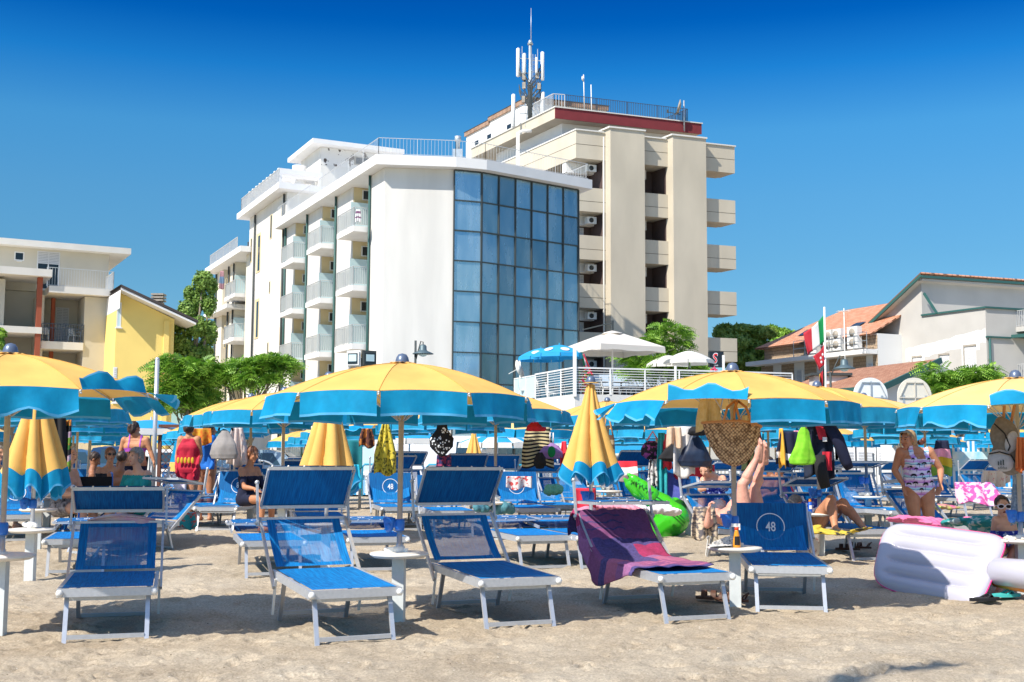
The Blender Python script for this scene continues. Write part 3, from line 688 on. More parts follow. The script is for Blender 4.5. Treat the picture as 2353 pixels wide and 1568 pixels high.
for k, (px, lab) in enumerate(((99,'white plastic armchair with a dark towel, left on the balcony with dark bars'),(171,'white plastic armchair at the right end of the balcony with dark bars'))):
    p = LA-LT*ul(px)+LB*.7; c = thing('plastic_chair', lab, 'chair', (p.x, p.y, 7.3), R(20+40*k), 'chairs on the greige hotel balcony')
    b = MB(); b.box((-.24,-.22,.42),(.24,.22,.46)); b.build('seat', M['white_plastic'], c)
    b = MB(); b.grid(lambda u, v: ((u-.5)*.46*(1-.15*v), .22+.08*v, .46+.42*v), 4, 4); o = b.build('backrest', M['white_plastic'], c); solid(o, .03)
    for sx_ in (-1,1):
        b = MB(); b.bar((sx_*.25,-.2,.66),(sx_*.25,.24,.66),.05,.03); b.bar((sx_*.25,-.2,.42),(sx_*.25,-.2,.66),.04); b.build('armrest', M['white_plastic'], c)
        for sy_ in (-1,1): b = MB(); b.bar((sx_*.22,sy_*.2,.42),(sx_*.27,sy_*.25,0),.04); b.build('leg', M['white_plastic'], c)
# ---------------------------------------------------------------- yellow house
YA = V2(X(262, 43.0)); yh = thing('yellow_house', 'yellow gabled house with a dark roof edge beside the greige hotel', 'house', (YA.x, YA.y, 0))
def yb(name, mb, m, parent=None):
    o = mb.build(name, m, parent or yh)
    if not parent: o.location = (-YA.x, -YA.y, 0)
    return o
def yz(px): return (1037-(660+(px-257)*.417))/42.5+1.36
fy = frame(YA, T1, B1); ue = u_at(396, YA, T1); uo = u_at(437, YA, T1)
b = MB(fy); zr, ze = yz(257)-.35, yz(396)-.35; n0 = -.02
b.add([(n0,0,0),(ue,0,0),(ue,0,ze),(0,0,zr),(n0,0,zr-1),(n0,9,0),(ue,9,0),(ue,9,ze),(0,9,zr),(n0,9,zr-1)], [(0,1,2,3,4),(9,8,7,6,5),(1,6,7,2),(0,4,9,5)]); yb('wall', b, M['yellow_wall'])
b = MB(fy); b.box((ue-.55,-.12,0),(ue-.28,-.002,ze-.12)); yb('corner_pilaster', b, M['yellow_wall'])
b = MB(fy); zo = yz(437)-.3
b.add([(n0,-.9,zr-1.0),(0,-.9,zr),(uo,-.9,zo),(uo,9.5,zo),(0,9.5,zr),(n0,9.5,zr-1.0),(n0,-.9,zr-.88),(0,-.9,zr+.12),(uo,-.9,zo+.12),(uo,9.5,zo+.12),(0,9.5,zr+.12),(n0,9.5,zr-.88)], [(0,1,7,6),(1,2,8,7),(2,3,9,8),(3,4,10,9),(4,5,11,10),(1,4,3,2),(0,5,4,1)]); yb('eave', b, M['white_trim'])
b = MB(fy); b.add([(n0,-.95,zr-.87),(0,-.95,zr+.13),(uo+.1,-.95,zo+.125),(uo+.1,9.6,zo+.125),(0,9.6,zr+.13),(n0,-.95,zr-.72),(0,-.95,zr+.28),(uo+.1,-.95,zo+.25),(uo+.1,9.6,zo+.25),(0,9.6,zr+.28)], [(0,1,6,5),(1,2,7,6),(2,3,8,7),(6,7,8,9),(1,4,3,2)]); yb('roof', b, M['roof_dark'])
for i, (px, dy) in enumerate(((385,3.0),(398,5.5))):
    p = YA+T1*(u_at(px, YA, T1))+B1*dy; b = MB(); sz = .26-.06*i
    b.box((p.x-sz,p.y-sz,8.0),(p.x+sz,p.y+sz,9.75-.4*i)); 
    for k in range(3): b.box((p.x-sz-.08,p.y-sz-.08,9.80-.4*i+k*.17),(p.x+sz+.08,p.y+sz+.08,9.90-.4*i+k*.17))
    b.box((p.x-sz*.6,p.y-sz*.6,9.75-.4*i),(p.x+sz*.6,p.y+sz*.6,10.2-.4*i)); yb('chimney', b, M['concrete'])
window(yh, Matrix.Translation((-YA.x,-YA.y,0)) @ fy, u_at(262,YA,T1), u_at(272.5,YA,T1), 7.95, 9.3, 0, glass='frost', bar=False)
window(yh, Matrix.Translation((-YA.x,-YA.y,0)) @ fy, u_at(259,YA,T1), u_at(268,YA,T1), 3.9, 5.8, 0, shut=.3, bar=False)
# ---------------------------------------------------------------- white gabled house on the right
Q = V2((28.8,71)); wh = thing('gabled_house', 'off-white house with a steep green edged gable and fresh white plaster patches on the right', 'house', (Q.x, Q.y, 0))
def wb(name, mb, m, parent=None):
    o = mb.build(name, m, parent or wh)
    if not parent: o.location = (-Q.x, -Q.y, 0)
    return o
fq = frame(Q, B1, T1)                       # x back along the side, y along the street
def uq(px): return u_at(px, Q, B1)
uR, uL = uq(2125), uq(2010)
b = MB(fq); b.box((0,0,0),(uR-.002,16,10.25)); wb('wing_wall', b, M['house_white'])
b = MB(fq); b.add([(uR,0,0),(uL,0,0),(uL,0,9.85),(uR,0,12.5),(uR,16,0),(uL,16,0),(uL,16,9.85),(uR,16,12.5)], [(0,1,2,3),(7,6,5,4),(0,3,7,4),(1,5,6,2)]); wb('wall', b, M['house_white'])
e0 = uR-.55; e1 = uL+.8
uvbuild([[fq @ Vector(p) for p in ((e0,-.5,12.95),(e1,-.5,9.55),(e1,16,9.55),(e0,16,12.95))]], 'roof', M['tile_orange'], wh, .1).location = (-Q.x, -Q.y, 0)
b = MB(fq); b.bar((e0,-.55,12.80),(e1,-.55,9.40),.10,.18); b.box((e0-.08,-.5,12.66),(e0,16,12.82)); wb('eave_trim', b, M['green_trim'])
b = MB(fq); b.add([(e0+.05,-.45,12.72),(e1,-.45,9.35),(e1,16,9.35),(e0+.05,16,12.72)], [(0,1,2,3)]); b.box((e0+.06,-.4,12.5),(uR+.1,16,12.62)); wb('soffit', b, M['house_white'])
b = MB(fq); b.box((-.12,-.12,10.253),(uR-.01,-.0,10.36)); b.box((-.12,.002,10.253),(.15,16,10.36)); b.box((-.14,-.06,8.45),(0,1.8,8.55)); b.bar((uR-.3,-.1,11.7),(uR-1.3,-.1,10.3),.10,.14); wb('green_flashing', b, M['green_trim'])
b = MB(fq); b.tube([(-.1,.15,0),(-.1,.15,8.4)], .07, 8); wb('downpipe', b, M['green_trim'])
MQ = Matrix.Translation((-Q.x,-Q.y,0)) @ fq
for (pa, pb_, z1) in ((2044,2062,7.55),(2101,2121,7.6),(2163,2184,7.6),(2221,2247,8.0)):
    b = MB(fq); b.box((uq(pb_)-.06,-.07,z1+.01),(uq(pa)+.06,-.045,z1+.13)); b.box((uq(pa)+.005,-.06,z1-2.6),(uq(pa)+.07,-.045,z1)); wb('window_shadow_strip', b, M['concrete'])  # dark strips imitate the shadow line at the window tops and one side
for (pa, pb_, z0, z1, sh) in ((2044,2062,4.9,7.55,.97),(2101,2121,4.6,7.6,.62),(2163,2184,4.6,7.6,.97),(2221,2247,4.55,8.0,1.0)):
    window(wh, MQ, uq(pb_), uq(pa), z0, z1, 0, shut=sh, sill=False)
b = MB(fq); rg = random.Random(2); pts = []
for i in range(24):
    u = uq(2270)+(uq(2085)-uq(2270))*i/23; zc = 8.6-.5*i/23*1.6; pts.append((u, zc+.35+.12*rg.random(), zc-.35-.1*rg.random()))
for i in range(23): b.quad((pts[i][0],-.004,pts[i][2]),(pts[i+1][0],-.004,pts[i+1][2]),(pts[i+1][0],-.004,pts[i+1][1]),(pts[i][0],-.004,pts[i][1]))
for pa, pb_, z1 in ((2095,2128,7.9),(2214,2256,8.3)): b.quad((uq(pb_),-.0045,z1-.55),(uq(pa),-.0045,z1-.55),(uq(pa),-.0045,z1),(uq(pb_),-.0045,z1)); b.quad((uq(pa)-.3,-.0045,z1-1.6),(uq(pa),-.0045,z1-1.6),(uq(pa),-.0045,z1-.56),(uq(pa)-.3,-.0045,z1-.56))
wb('plaster_patch', b, M['patch'])
fq2 = frame(Q, T1, B1)
for zf in (9.2,5.9):
    b = MB(fq2); b.box((2.3,-1.1,zf-.3),(8,-.002,zf)); o = wb('balcony', b, M['house_white'])
    b = MB(fq2); railing(b, [(2.35,0,zf),(2.35,-1.05,zf),(8,-1.05,zf)], 1.0, 1.5, .12, .012, .022); wb('railing', b, M['rail_grey'], o)
b = MB(fq2); b.box((1.9,-1.3,8.5),(8,-.002,8.7)); wb('canopy', b, M['green_trim'])
window(wh, Matrix.Translation((-Q.x,-Q.y,0)) @ fq2, 2.9, 3.9, 5.95, 8.1, 0, shut=.4, sill=False)
b = MB(fq2); 
# ---------------------------------------------------------------- orange tiled house
oA = V2(X(1744, 31)); oB = V2(X(2012, 35.6)); oh = thing('tiled_house', 'long low house with an orange tiled roof, buff brick walls and roof air conditioners', 'house', (oA.x, oA.y, 0))
def ob(name, mb, m, parent=None):
    o = mb.build(name, m, parent or oh)
    if not parent: o.location = (-oA.x, -oA.y, 0)
    return o
ot = (oB-oA).normalized(); on = V2((-ot.y, ot.x)); fo_ = frame(oA, ot, on); OL = (oB-oA).length
b = MB(fo_); b.box((.4,.3,0),(OL,9,9.2)); ob('wall', b, M['frame_white'])
q = []
for (a_, b_) in ((1744,1771),(1790,1819),(1843,1871),(1900,1925),(1955,1985),(2001,2012)):
    ua, ub = u_at(a_, oA, ot), u_at(b_, oA, ot); q.append([fo_ @ Vector(p) for p in ((ua,.28,0),(ub,.28,0),(ub,.28,7.8),(ua,.28,7.8))])
q.append([fo_ @ Vector(p) for p in ((.4,.28,8.2),(OL,.28,8.2),(OL,.28,9.1),(.4,.28,9.1))])
uvbuild(q, 'brick_panel', M['brick'], oh, 0).location = (-oA.x,-oA.y,0)
b = MB(fo_); b.box((-.6,-.7,7.85),(OL,.27,8.15)); ob('cornice', b, M['white_trim'])
MO = Matrix.Translation((-oA.x,-oA.y,0)) @ fo_
for (a_, b_) in ((1776,1786),(1826,1838),(1876,1892),(1990,1999),(1935,1948)): window(oh, MO, u_at(a_,oA,ot), u_at(b_,oA,ot), 5.4, 7.3, .25, shut=.45, bar=False, sill=False)
uvbuild([[fo_ @ Vector(p) for p in ((.0,-.3,9.15),(OL,-.3,9.15),(OL,5,11.9),(3.5,5,11.9))],[fo_ @ Vector(p) for p in ((0,9.6,9.15),(0,-.3,9.15),(3.5,5,11.9),(3.5,5,11.9))]], 'roof', M['tile_orange'], oh, .1).location = (-oA.x,-oA.y,0)
b = MB(fo_); railing(b, [(u_at(1842,oA,ot),-.6,8.15),(OL,-.6,8.15)], 1.1, 1.3, .9, .02, .022, bars=False); b.bar((u_at(1842,oA,ot),-.6,8.7),(OL,-.6,8.7),.04); ob('railing', b, M['steel'])
for px in (1880,1918,1936,1974):
    u = u_at(px, oA, ot); b = MB(fo_); b.box((u-.5,-.45,8.3),(u+.5,-.05,9.75)); o = ob('air_conditioner', b, M['white_plastic'])
    for zz in (8.68,9.36):
        g = MB(fo_ @ Matrix.Translation((u,-.46,zz)) @ Matrix.Rotation(R(90), 4, 'X')); g.rev([(.001,0),(.27,0),(.27,.012)], 16); ob('fan_grille', g, M['concrete'], o)
for px in (1822,1935):
    u = u_at(px, oA, ot); b = MB(fo_); y0 = .9; zz = 9.15+(y0+.3)*.52
    b.add([(u-.5,y0,zz+.08),(u+.5,y0,zz+.08),(u+.5,y0+.9,zz+.08+.47),(u-.5,y0+.9,zz+.55)], [(0,1,2,3)]); ob('skylight', b, M['dark_glass'])
# ---------------------------------------------------------------- low brown tiled house with white gable
def pz(px, s, z): x, y = X(px, s); return Vector((x, y, z))
lw = thing('low_tiled_house', 'low house with weathered brown roof tiles and a green edged white gable', 'house', (20,58,0))
r0, r1 = pz(2166,45,6.27), pz(1905,38.5,6.27); e0_, e1_ = pz(2033,47,4.75), pz(1775,40.5,4.75)
uvbuild([[e1_, e0_, r0, r1]], 'roof', M['tile_brown'], lw, .12, 1.3).location = (-20,-58,0)
g1 = r0+(r0-e0_)*.9; g1.z = 4.9; 
b = MB(Matrix.Translation((-20,-58,0))); off = Vector((0,.35,0))
b.add([e0_+off+Vector((0,0,-.25)), r0+off+Vector((0,0,-.25)), Vector((r0.x+2.5,r0.y+2.5,5.3)), Vector((r0.x+2.5,r0.y+2.5,0)), Vector((e0_.x,e0_.y+.35,0))], [(0,1,2,3,4)]); 
b.add([e0_+off+Vector((0,0,-.25)), e1_+off+Vector((0,0,-.25)), Vector((e1_.x,e1_.y+.35,0)), Vector((e0_.x,e0_.y+.35,0))], [(0,1,2,3)]); b.build('wall', M['white_wall'], lw)
b = MB(Matrix.Translation((-20,-58,-.1))); b.bar(e0_, r0, .12, .3); b.bar(e1_, e0_, .12, .2); b.build('eave_trim', M['green_trim'], lw)
b = MB(Matrix.Translation((-20,-58,0))); c_ = pz(1905,42,5.3); b.box(c_-Vector((.9,.6,1.2)), c_+Vector((.9,.6,.3))); b.build('dormer', M['white_wall'], lw)
b = MB(Matrix.Translation((-20,-58,0))); b.box(c_-Vector((1.1,.8,-.31)), c_+Vector((1.1,.8,.45))); b.build('dormer_roof', M['pipe_dark'], lw)
window(lw, Matrix.Translation((-20,-58,0)) @ frame((c_.x-.5,c_.y-.62),(1,0),(0,1)), 0, .8, 4.5, 5.2, 0)
# awning-topped annex right of the tower foot, hotel ground floor band
b = MB(); an_ = X(1600,43); b.box((an_[0]-8,an_[1],0),(an_[0]+3.6,an_[1]+3,4.9)); ax_ = b.build('annex', M['brown'], label='low dark fronted annex with a pale blue fascia at the foot of the tower', cat='annex')
b = MB(); b.box((an_[0]-8.2,an_[1]-.5,4.903),(an_[0]+3.9,an_[1]+3.1,5.5)); b.build('fascia', mat('pale_fascia', (.50,.62,.74), .7), ax_)
b = MB()
for i in range(6): b.box((an_[0]-7.5+i*1.8,an_[1]-.06,2.8),(an_[0]-6.1+i*1.8,an_[1]-.003,4.7))
b.build('window', M['dark_glass'], ax_)
# ---------------------------------------------------------------- parasols
NR = 10; RC = 1.09; ZR = 1.79; ZA = 2.09
def canopy_mesh(seed):
    rg = random.Random(seed); b = MB(); dz = [rg.uniform(-.012,.012) for _ in range(NR)]
    nr, ns = 9, 6
    for k in range(NR):
        a0 = 2*math.pi*k/NR; a1 = 2*math.pi*(k+1)/NR; z0, z1 = dz[k], dz[(k+1) % NR]
        def fn(u, v, a0=a0, a1=a1, z0=z0, z1=z1):
            r = .05+(RC-.05)*v; p0 = Vector((math.cos(a0), math.sin(a0), 0)); p1 = Vector((math.cos(a1), math.sin(a1), 0))
            q = p0.lerp(p1, u); s = 4*u*(1-u)
            z = ZR+(ZA-ZR)*(1-(r/RC)**1.75)+(z0*(1-u)+z1*u)*v*v
            z += s*(.014*v*v-.022*math.sin(v*math.pi))
            return (q.x*r, q.y*r, z)
        b.grid(fn, ns, nr)
        b.tube([Vector(fn(0, i/9))+Vector((0,0,.001)) for i in range(10)], .0035, 4, mi=1)
    return b.mesh('canopy')
def valance_mesh(seed, flips={}, calm=False):
    """ten hanging panels; flips = {panel: angle in degrees from hanging straight down}"""
    rg = random.Random(seed+100); b = MB(); H = .185
    for k in range(NR):
        a0 = 2*math.pi*k/NR+.012; a1 = 2*math.pi*(k+1)/NR-.012
        ang0 = R(flips.get(k, rg.uniform(2, 15))); ph = rg.random()*6; amp = .012+.016*rg.random(); tw = R(rg.uniform(-9, 9))
        if k in flips: amp = .030
        Hk = H*(.62 if flips.get(k,0) > 150 else 1)
        am = (a0+a1)/2; out = Vector((math.cos(am), math.sin(am), 0)); nf = rg.choice((1.3, 1.8, 2.3))
        p0 = Vector((math.cos(a0)*RC, math.sin(a0)*RC, ZR)); p1 = Vector((math.cos(a1)*RC, math.sin(a1)*RC, ZR))
        for (v0, v1, mi) in ((0, .9, 0), (.9, 1, 1)):
            def fn(u, v, p0=p0, p1=p1, v0=v0, v1=v1):
                vv = v0+(v1-v0)*v; q = p0.lerp(p1, u)+Vector((0,0,4*u*(1-u)*.014))
                an = ang0+tw*(u-.5)*2
                Hq = Hk if k in flips else H; lx = math.sin(an)*Hq*vv+amp*math.sin(u*nf*6.28+ph)*vv; lz = -math.cos(an)*Hq*vv
                if k in flips: lz += amp*math.sin(u*nf*6.28+ph+1)*vv
                return q+out*(lx+.004)+Vector((0,0,lz+.004))
            b.grid(fn, 10, 5 if mi == 0 else 1, mi=mi)
    return b.mesh('valance')
def rib_mesh(k):
    b = MB(); a = 2*math.pi*k/NR; c, s = math.cos(a), math.sin(a)
    pts = []
    for i in range(7):
        r = .05+(RC-.03)*i/6; pts.append((c*r, s*r, ZR+(ZA-ZR)*(1-(min(r,RC)/RC)**1.75)-.022))
    b.tube(pts, .007, 5); b.tube([(c*.03,s*.03,1.62),(c*.5,s*.5,ZR+(ZA-ZR)*(1-(.5/RC)**1.75)-.03)], .006, 5)
    b.ball((c*(RC+.005), s*(RC+.005), ZR-.004), .010, nu=8, nv=5)
    return b.mesh('rib')
def simple(fn, name, m):
    b = MB(); fn(b); me = b.mesh(name)
    for x in (m if isinstance(m, (list, tuple)) else [m]): me.materials.append(x)
    return me
PM = {}
PM['pole'] = simple(lambda b: b.tube([(0,0,.50),(0,0,.62),(0,0,.621),(0,0,2.08)], [.027,.027,.0225,.0225], 12), 'pole', M['alu'])
PM['finial'] = simple(lambda b: b.rev([(.058,2.085),(.060,2.10),(.050,2.14),(.034,2.165),(.001,2.175)], 16), 'finial', mat('finial_grey', (.12,.16,.24), .35, .3))
def _cap(b):
    for i in range(16):
        pass
    n = 32; vs = [(0,0,2.108)]+[((.10+.012*math.sin(i*2.2))*math.cos(2*math.pi*i/n), (.10+.012*math.sin(i*2.2))*math.sin(2*math.pi*i/n), 2.093+.007*math.sin(i*1.7)) for i in range(n)]
    b.add(vs, [(0, 1+i, 1+(i+1) % n) for i in range(n)], True)
PM['cap'] = simple(_cap, 'cap', M['yellow'])
def _collar(b):
    b.tube([(0,0,.535),(0,0,.60)], .045, 12); b.box((.02,-.016,.548),(.10,.016,.590)); b.ball((.115,0,.57), .024, nu=8, nv=6); b.box((-.075,-.012,.55),(-.03,.012,.585))
PM['collar'] = simple(_collar, 'clamp_collar', M['white_plastic'])
def _crank(b):
    b.tube([(0,0,.86),(0,0,.885),(0,0,.94),(0,0,.955)], [.035,.04,.04,.034], 12)
    b.tube([(-.085,-.015,.850),(-.085,-.015,.868),(-.085,-.015,.958),(-.085,-.015,.965)], [.018,.034,.052,.046], 14); b.ball((-.085,-.062,.905), (.018,.010,.018), nu=8, nv=6)
    b.box((-.05,-.022,.885),(-.02,.022,.940)); b.box((-.125,-.05,.935),(-.06,.03,.972))
PM['crank'] = simple(_crank, 'crank_box', M['blue_plastic'])
RIBS = [rib_mesh(k) for k in range(NR)]
for me in RIBS: me.materials.append(M['rail_grey'])
CAN = [canopy_mesh(s) for s in range(4)]
M['seam'] = mat('canopy_seam', (.62,.33,.07), .8)
M['yellow_faded'] = mat('faded_yellow_canvas', (.88,.60,.24), .8, var=.09, vscale=3, bump=.22, bscale=6, trans=.2, spec=.2); M['teal_faded'] = mat('faded_blue_canvas', (.02,.33,.56), .75, var=.16, vscale=6, bump=.3, bscale=9, trans=.25, spec=.2)
for i, me in enumerate(CAN): me.materials.append(M['yellow_faded' if i == 3 else 'yellow']); me.materials.append(M['seam'])
VAL = [valance_mesh(s, f) for s, f in enumerate(({}, {3: 75}, {}, {8: 60}, {5: 50}))]
for i, me in enumerate(VAL): me.materials.append(M['teal_faded' if i in (2, 4) else 'teal']); me.materials.append(M['hem'])
GPAR = 'open yellow parasols with blue valances standing in rows'
GTAB = 'round tables on square posts along the parasol rows'
def parasol(x, y, rot, label, near=True, flips=None, seed=0, dz=0, tilt=(0,0), crank_rot=0):
    t = thing('beach_parasol', label, 'parasol', (x, y, G(x, y)+dz), 0, GPAR, rot=(tilt[0], tilt[1], rot))
    put('canopy', CAN[seed % 4], t); 
    if flips is not None:
        me = valance_mesh(seed, flips); me.materials.append(M['teal']); me.materials.append(M['hem']); put('valance', me, t)
    else: put('valance', VAL[seed % 5], t)
    put('pole', PM['pole'], t); put('finial', PM['finial'], t)
    if near:
        put('cap', PM['cap'], t)
        for k in range(NR): put('rib', RIBS[k], t)
        put('clamp_collar', PM['collar'], t, rot=(0,0,-rot+R(160))); put('crank_box', PM['crank'], t, loc=(0,0,-.135), rot=(0,0,-rot+crank_rot))
    return t
TM = {}
TM['top'] = simple(lambda b: b.rev([(.03,.49),(.12,.487),(.205,.493),(.236,.512),(.240,.522),(.232,.530),(.20,.534),(.03,.535)], 40), 'table_top', M['table_plastic'])
TM['post'] = simple(lambda b: (b.box((-.05,-.032,-.22),(.05,.032,.488))), 'post', M['post_grey'])
def table(x, y, rz, label, dz=0):
    t = thing('side_table', label, 'table', (x, y, G(x, y)+dz), rz, GTAB)
    put('table_top', TM['top'], t); put('post', TM['post'], t); return t
# closed parasols
def closed_parasol(x, y, rz, label, seed=1, npl=7, z_top=2.17, rmax=.29, ztip=1.0, hang=.16, dz=0, crank=True, flare=1.0, strap=False):
    rg = random.Random(seed)
    t = thing('closed_parasol', label, 'parasol', (x, y, G(x, y)+dz), rz, 'folded yellow and blue parasols')
    ph = [rg.uniform(-.15,.15) for _ in range(npl)]
    def rad(a, v):
        k = a*npl/(2*math.pi); f = abs(math.sin(math.pi*(k+.12*math.sin(v*3+seed))))
        base = .045+(rmax-.045)*v**1.15
        return base*(.62+.42*f**.7)*(1+.08*math.sin(a*2+seed))
    zt, zb = z_top-.06, ztip+hang
    def zz(a, v):
        k = a*npl/(2*math.pi); f = abs(math.sin(math.pi*k)); return zt+(zb-zt)*v-(1-f)*.10*v**3+.02*math.sin(a*3+seed)*v
    b = MB(); b.grid(lambda u, v: (rad(u*2*math.pi, v)*math.cos(u*2*math.pi), rad(u*2*math.pi, v)*math.sin(u*2*math.pi), zz(u*2*math.pi, v)), 120, 26); b.build('canopy', M['yellow'], t)
    def fn(u, v):
        a = u*2*math.pi; r0 = rad(a, 1); k = a*npl/(2*math.pi); w_ = .5+.5*math.cos(2*math.pi*k+ph[int(k) % npl]*6)
        r = r0*(1+.18*flare*v)+.015*v*math.sin(a*17+seed); return (r*math.cos(a), r*math.sin(a), zz(a, 1)-hang*v*(.75+.35*w_)+.002)
    b = MB(); b.grid(lambda u, v: fn(u, v*.88), 120, 6); b.grid(lambda u, v: fn(u, .88+v*.12), 120, 1, mi=1); b.build('valance', [M['teal'], M['hem']], t)
    put('finial', PM['finial'], t, loc=(0,0,z_top-2.13)); 
    b = MB(); n = 28; vs = [(0,0,z_top-.02)]+[((.095+.008*math.sin(i*2.1))*math.cos(2*math.pi*i/n), (.095+.008*math.sin(i*2.1))*math.sin(2*math.pi*i/n), z_top-.045) for i in range(n)]
    b.add(vs, [(0, 1+i, 1+(i+1) % n) for i in range(n)], True); b.build('cap', M['yellow'], t)
    b = MB(); b.tube([(0,0,.50),(0,0,z_top-.05)], .022, 12); b.build('pole', M['alu'], t)
    put('clamp_collar', PM['collar'], t, rot=(0,0,R(150)))
    if crank: put('crank_box', PM['crank'], t, loc=(0,0,-.12), rot=(0,0,R(20)))
    return t
# ---------------------------------------------------------------- loungers
LW = .70; LL = 1.22; LH = .385
def u_(d): return R(d)
LMESH = {}
def txt_mesh(s, h, name='number_mark', narrow=.72, bold=.035):
    cu = bpy.data.curves.new('t', 'FONT'); cu.body = s; cu.size = h*1.38; cu.align_x = 'CENTER'; cu.align_y = 'CENTER'; cu.offset = bold*h*.45; cu.resolution_u = 3
    o = bpy.data.objects.new('t', cu); C.objects.link(o); dg = bpy.context.evaluated_depsgraph_get(); dg.update()
    me = bpy.data.meshes.new_from_object(o.evaluated_get(dg)); bpy.data.objects.remove(o); bpy.data.curves.remove(cu)
    me.name = name; n = len(me.vertices); co = np.zeros(n*3); me.vertices.foreach_get('co', co); co = co.reshape(-1,3)
    co[:,0] -= (co[:,0].max()+co[:,0].min())/2; co[:,1] -= (co[:,1].max()+co[:,1].min())/2; co[:,0] *= narrow
    me.vertices.foreach_set('co', co.ravel()); me.update(); me.materials.clear(); return me
T48 = txt_mesh('48', .085)
def numbered(b, Mx, s=1.0):                     # number in a ring on a panel; Mx puts local xy onto the panel
    co = [Mx @ Vector((v.co.x*s, v.co.y*s, 0)) for v in T48.vertices]
    k = len(b.v); b.v += [(p.x, p.y, p.z) for p in co]
    for p in T48.polygons: b.f.append([k+i for i in p.vertices]); b.m.append(0); b.sm.append(False)
    n = 40; r0, r1 = .112*s, .120*s; vs = []
    for i in range(n):
        a = 2*math.pi*i/n; vs += [Mx @ Vector((r0*math.cos(a), r0*math.sin(a), 0)), Mx @ Vector((r1*math.cos(a), r1*math.sin(a), 0))]
    k = len(b.v); b.v += [(p.x,p.y,p.z) for p in vs]
    for i in range(n): b.f.append([k+2*i, k+2*i+1, k+(2*i+3) % (2*n), k+(2*i+2) % (2*n)]); b.m.append(0); b.sm.append(False)
def lounger_parts(back, shade, flip=0, towel=False):
    """part meshes for a backrest raised `back` degrees and a sun shade `shade` degrees above the forward level.
    local frame: x across, -y towards the foot end, origin on the ground under the front bar"""
    key = (back, shade, flip)
    if key in LMESH: return LMESH[key]
    out = []; hw = LW/2; rw, rh = .028, .060
    def P(name, fn, m, par=None): out.append((name, simple(fn, name, m), par))
    P('frame', lambda b: (b.box((-hw,0,LH-rh),(hw,.026,LH)), b.box((-hw,.0265,LH-rh),(-hw+rw,LL,LH)), b.box((hw-rw,.0265,LH-rh),(hw,LL,LH)),
        b.box((-hw+rw,LL-.04,LH-rh),(hw-rw,LL-.012,LH-.02))), M['alu'])
    for s in (-1, 1): P('corner_cap', lambda b, s=s: b.ball((s*(hw-.02),-.012,LH-.030), (.026,.020,.026), nu=10, nv=7), M['white_plastic'])
    def legs(b, yt, yb, w_):
        for s in (-1,1): b.bar((s*w_,yt,LH-rh), (s*w_,yb,-.02), .032, .022)
        b.bar((-w_+.018,yb+(yt-yb)*.12,.04),(w_-.018,yb+(yt-yb)*.12,.04), .022, .03); b.bar((-w_+.018,yt,LH-rh-.022),(w_-.018,yt,LH-rh-.022), .022, .03)
    P('leg_frame', lambda b: legs(b, .10, -.03, hw-.065), M['alu'])
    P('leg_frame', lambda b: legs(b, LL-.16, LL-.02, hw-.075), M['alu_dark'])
    P('seat_fabric', lambda b: b.grid(lambda u, v: ((u-.5)*(LW-.065), .03+(LL-.06)*v, LH+.004-.022*math.sin(math.pi*u)**.5*math.sin(math.pi*v)**.5), 10, 12), M['seat_blue'])
    a = R(back); BL = .56; c, s_ = math.cos(a), math.sin(a); py = LL-.02; pz_ = LH+.02
    def bk(t, off=0): return (py+c*t-s_*off, pz_+s_*t+c*off)          # along the backrest, off = towards its front
    bw = hw+.018
    def bframe(b):
        for s in (-1,1):
            y0, z0 = bk(-.22 if back > 12 else 0); y1, z1 = bk(BL); b.bar((s*bw,y0,z0),(s*bw,y1,z1), .020, .034)
        y1, z1 = bk(BL-.01); b.bar((-bw,y1,z1),(bw,y1,z1), .02, .03)
    P('backrest_frame', bframe, M['alu'])
    def bfab(b, part):
        def fn(u, v, u0, u1, v0, v1):
            uu = u0+(u1-u0)*u; vv = v0+(v1-v0)*v; sag = .045*math.sin(math.pi*vv)**.8*(.4+.6*math.sin(math.pi*uu)); y, z = bk(.0+(BL-.02)*vv, -sag+.004); return ((uu-.5)*(LW-.07), y, z)
        if part: b.grid(lambda u, v: fn(u, v, .11, .89, .10, .93), 8, 10)
        else:
            for (u0,u1,v0,v1) in ((0,.11,0,1),(.89,1,0,1),(.11,.89,0,.10),(.11,.89,.93,1)): b.grid(lambda u, v: fn(u, v, u0, u1, v0, v1), 4, 6)
    P('backrest_fabric', lambda b: bfab(b, 0), M['seat_blue']); P('mesh_panel', lambda b: bfab(b, 1), M['mesh_blue'], 'backrest_fabric')
    if back > 12:
        def strut(b, s):
            y0, z0 = bk(-.1)
            b.bar((s*(hw+.006),y0-.10,LH-.05),(s*(hw+.006),y0-.02,LH-.34), .02, .012)
        for s in (-1,1): P('strut', lambda b, s=s: strut(b, s), M['white_plastic'])
    # sun shade: arms from the top of the backrest, panel hinged part way up
    aw = bw+.024; top_y, top_z = bk(BL-.05)
    arm_a = R(min(88, back+38)) if back > 12 else R(172)
    if back > 12 and shade < -20:
        hy, hz = top_y-.015, top_z+.075
        def arms(b, s):
            b.bar((s*aw,top_y,top_z),(s*aw,top_y-.27,top_z-.22), .018, .030); b.ball((s*aw,top_y,top_z), .024, nu=8, nv=6)
    elif back > 12:
        ay, az = top_y+math.cos(arm_a)*.34, top_z+math.sin(arm_a)*.34; hy, hz = top_y+math.cos(arm_a)*.13, top_z+math.sin(arm_a)*.13
        def arms(b, s):
            b.bar((s*aw,top_y-math.cos(arm_a)*.03,top_z-math.sin(arm_a)*.03),(s*aw,ay,az), .018, .030); b.ball((s*aw,ay,az), .021, nu=8, nv=6); b.ball((s*(aw+.006),top_y,top_z), .022, nu=8, nv=6)
    else:
        hy, hz = top_y-.08, top_z+.05
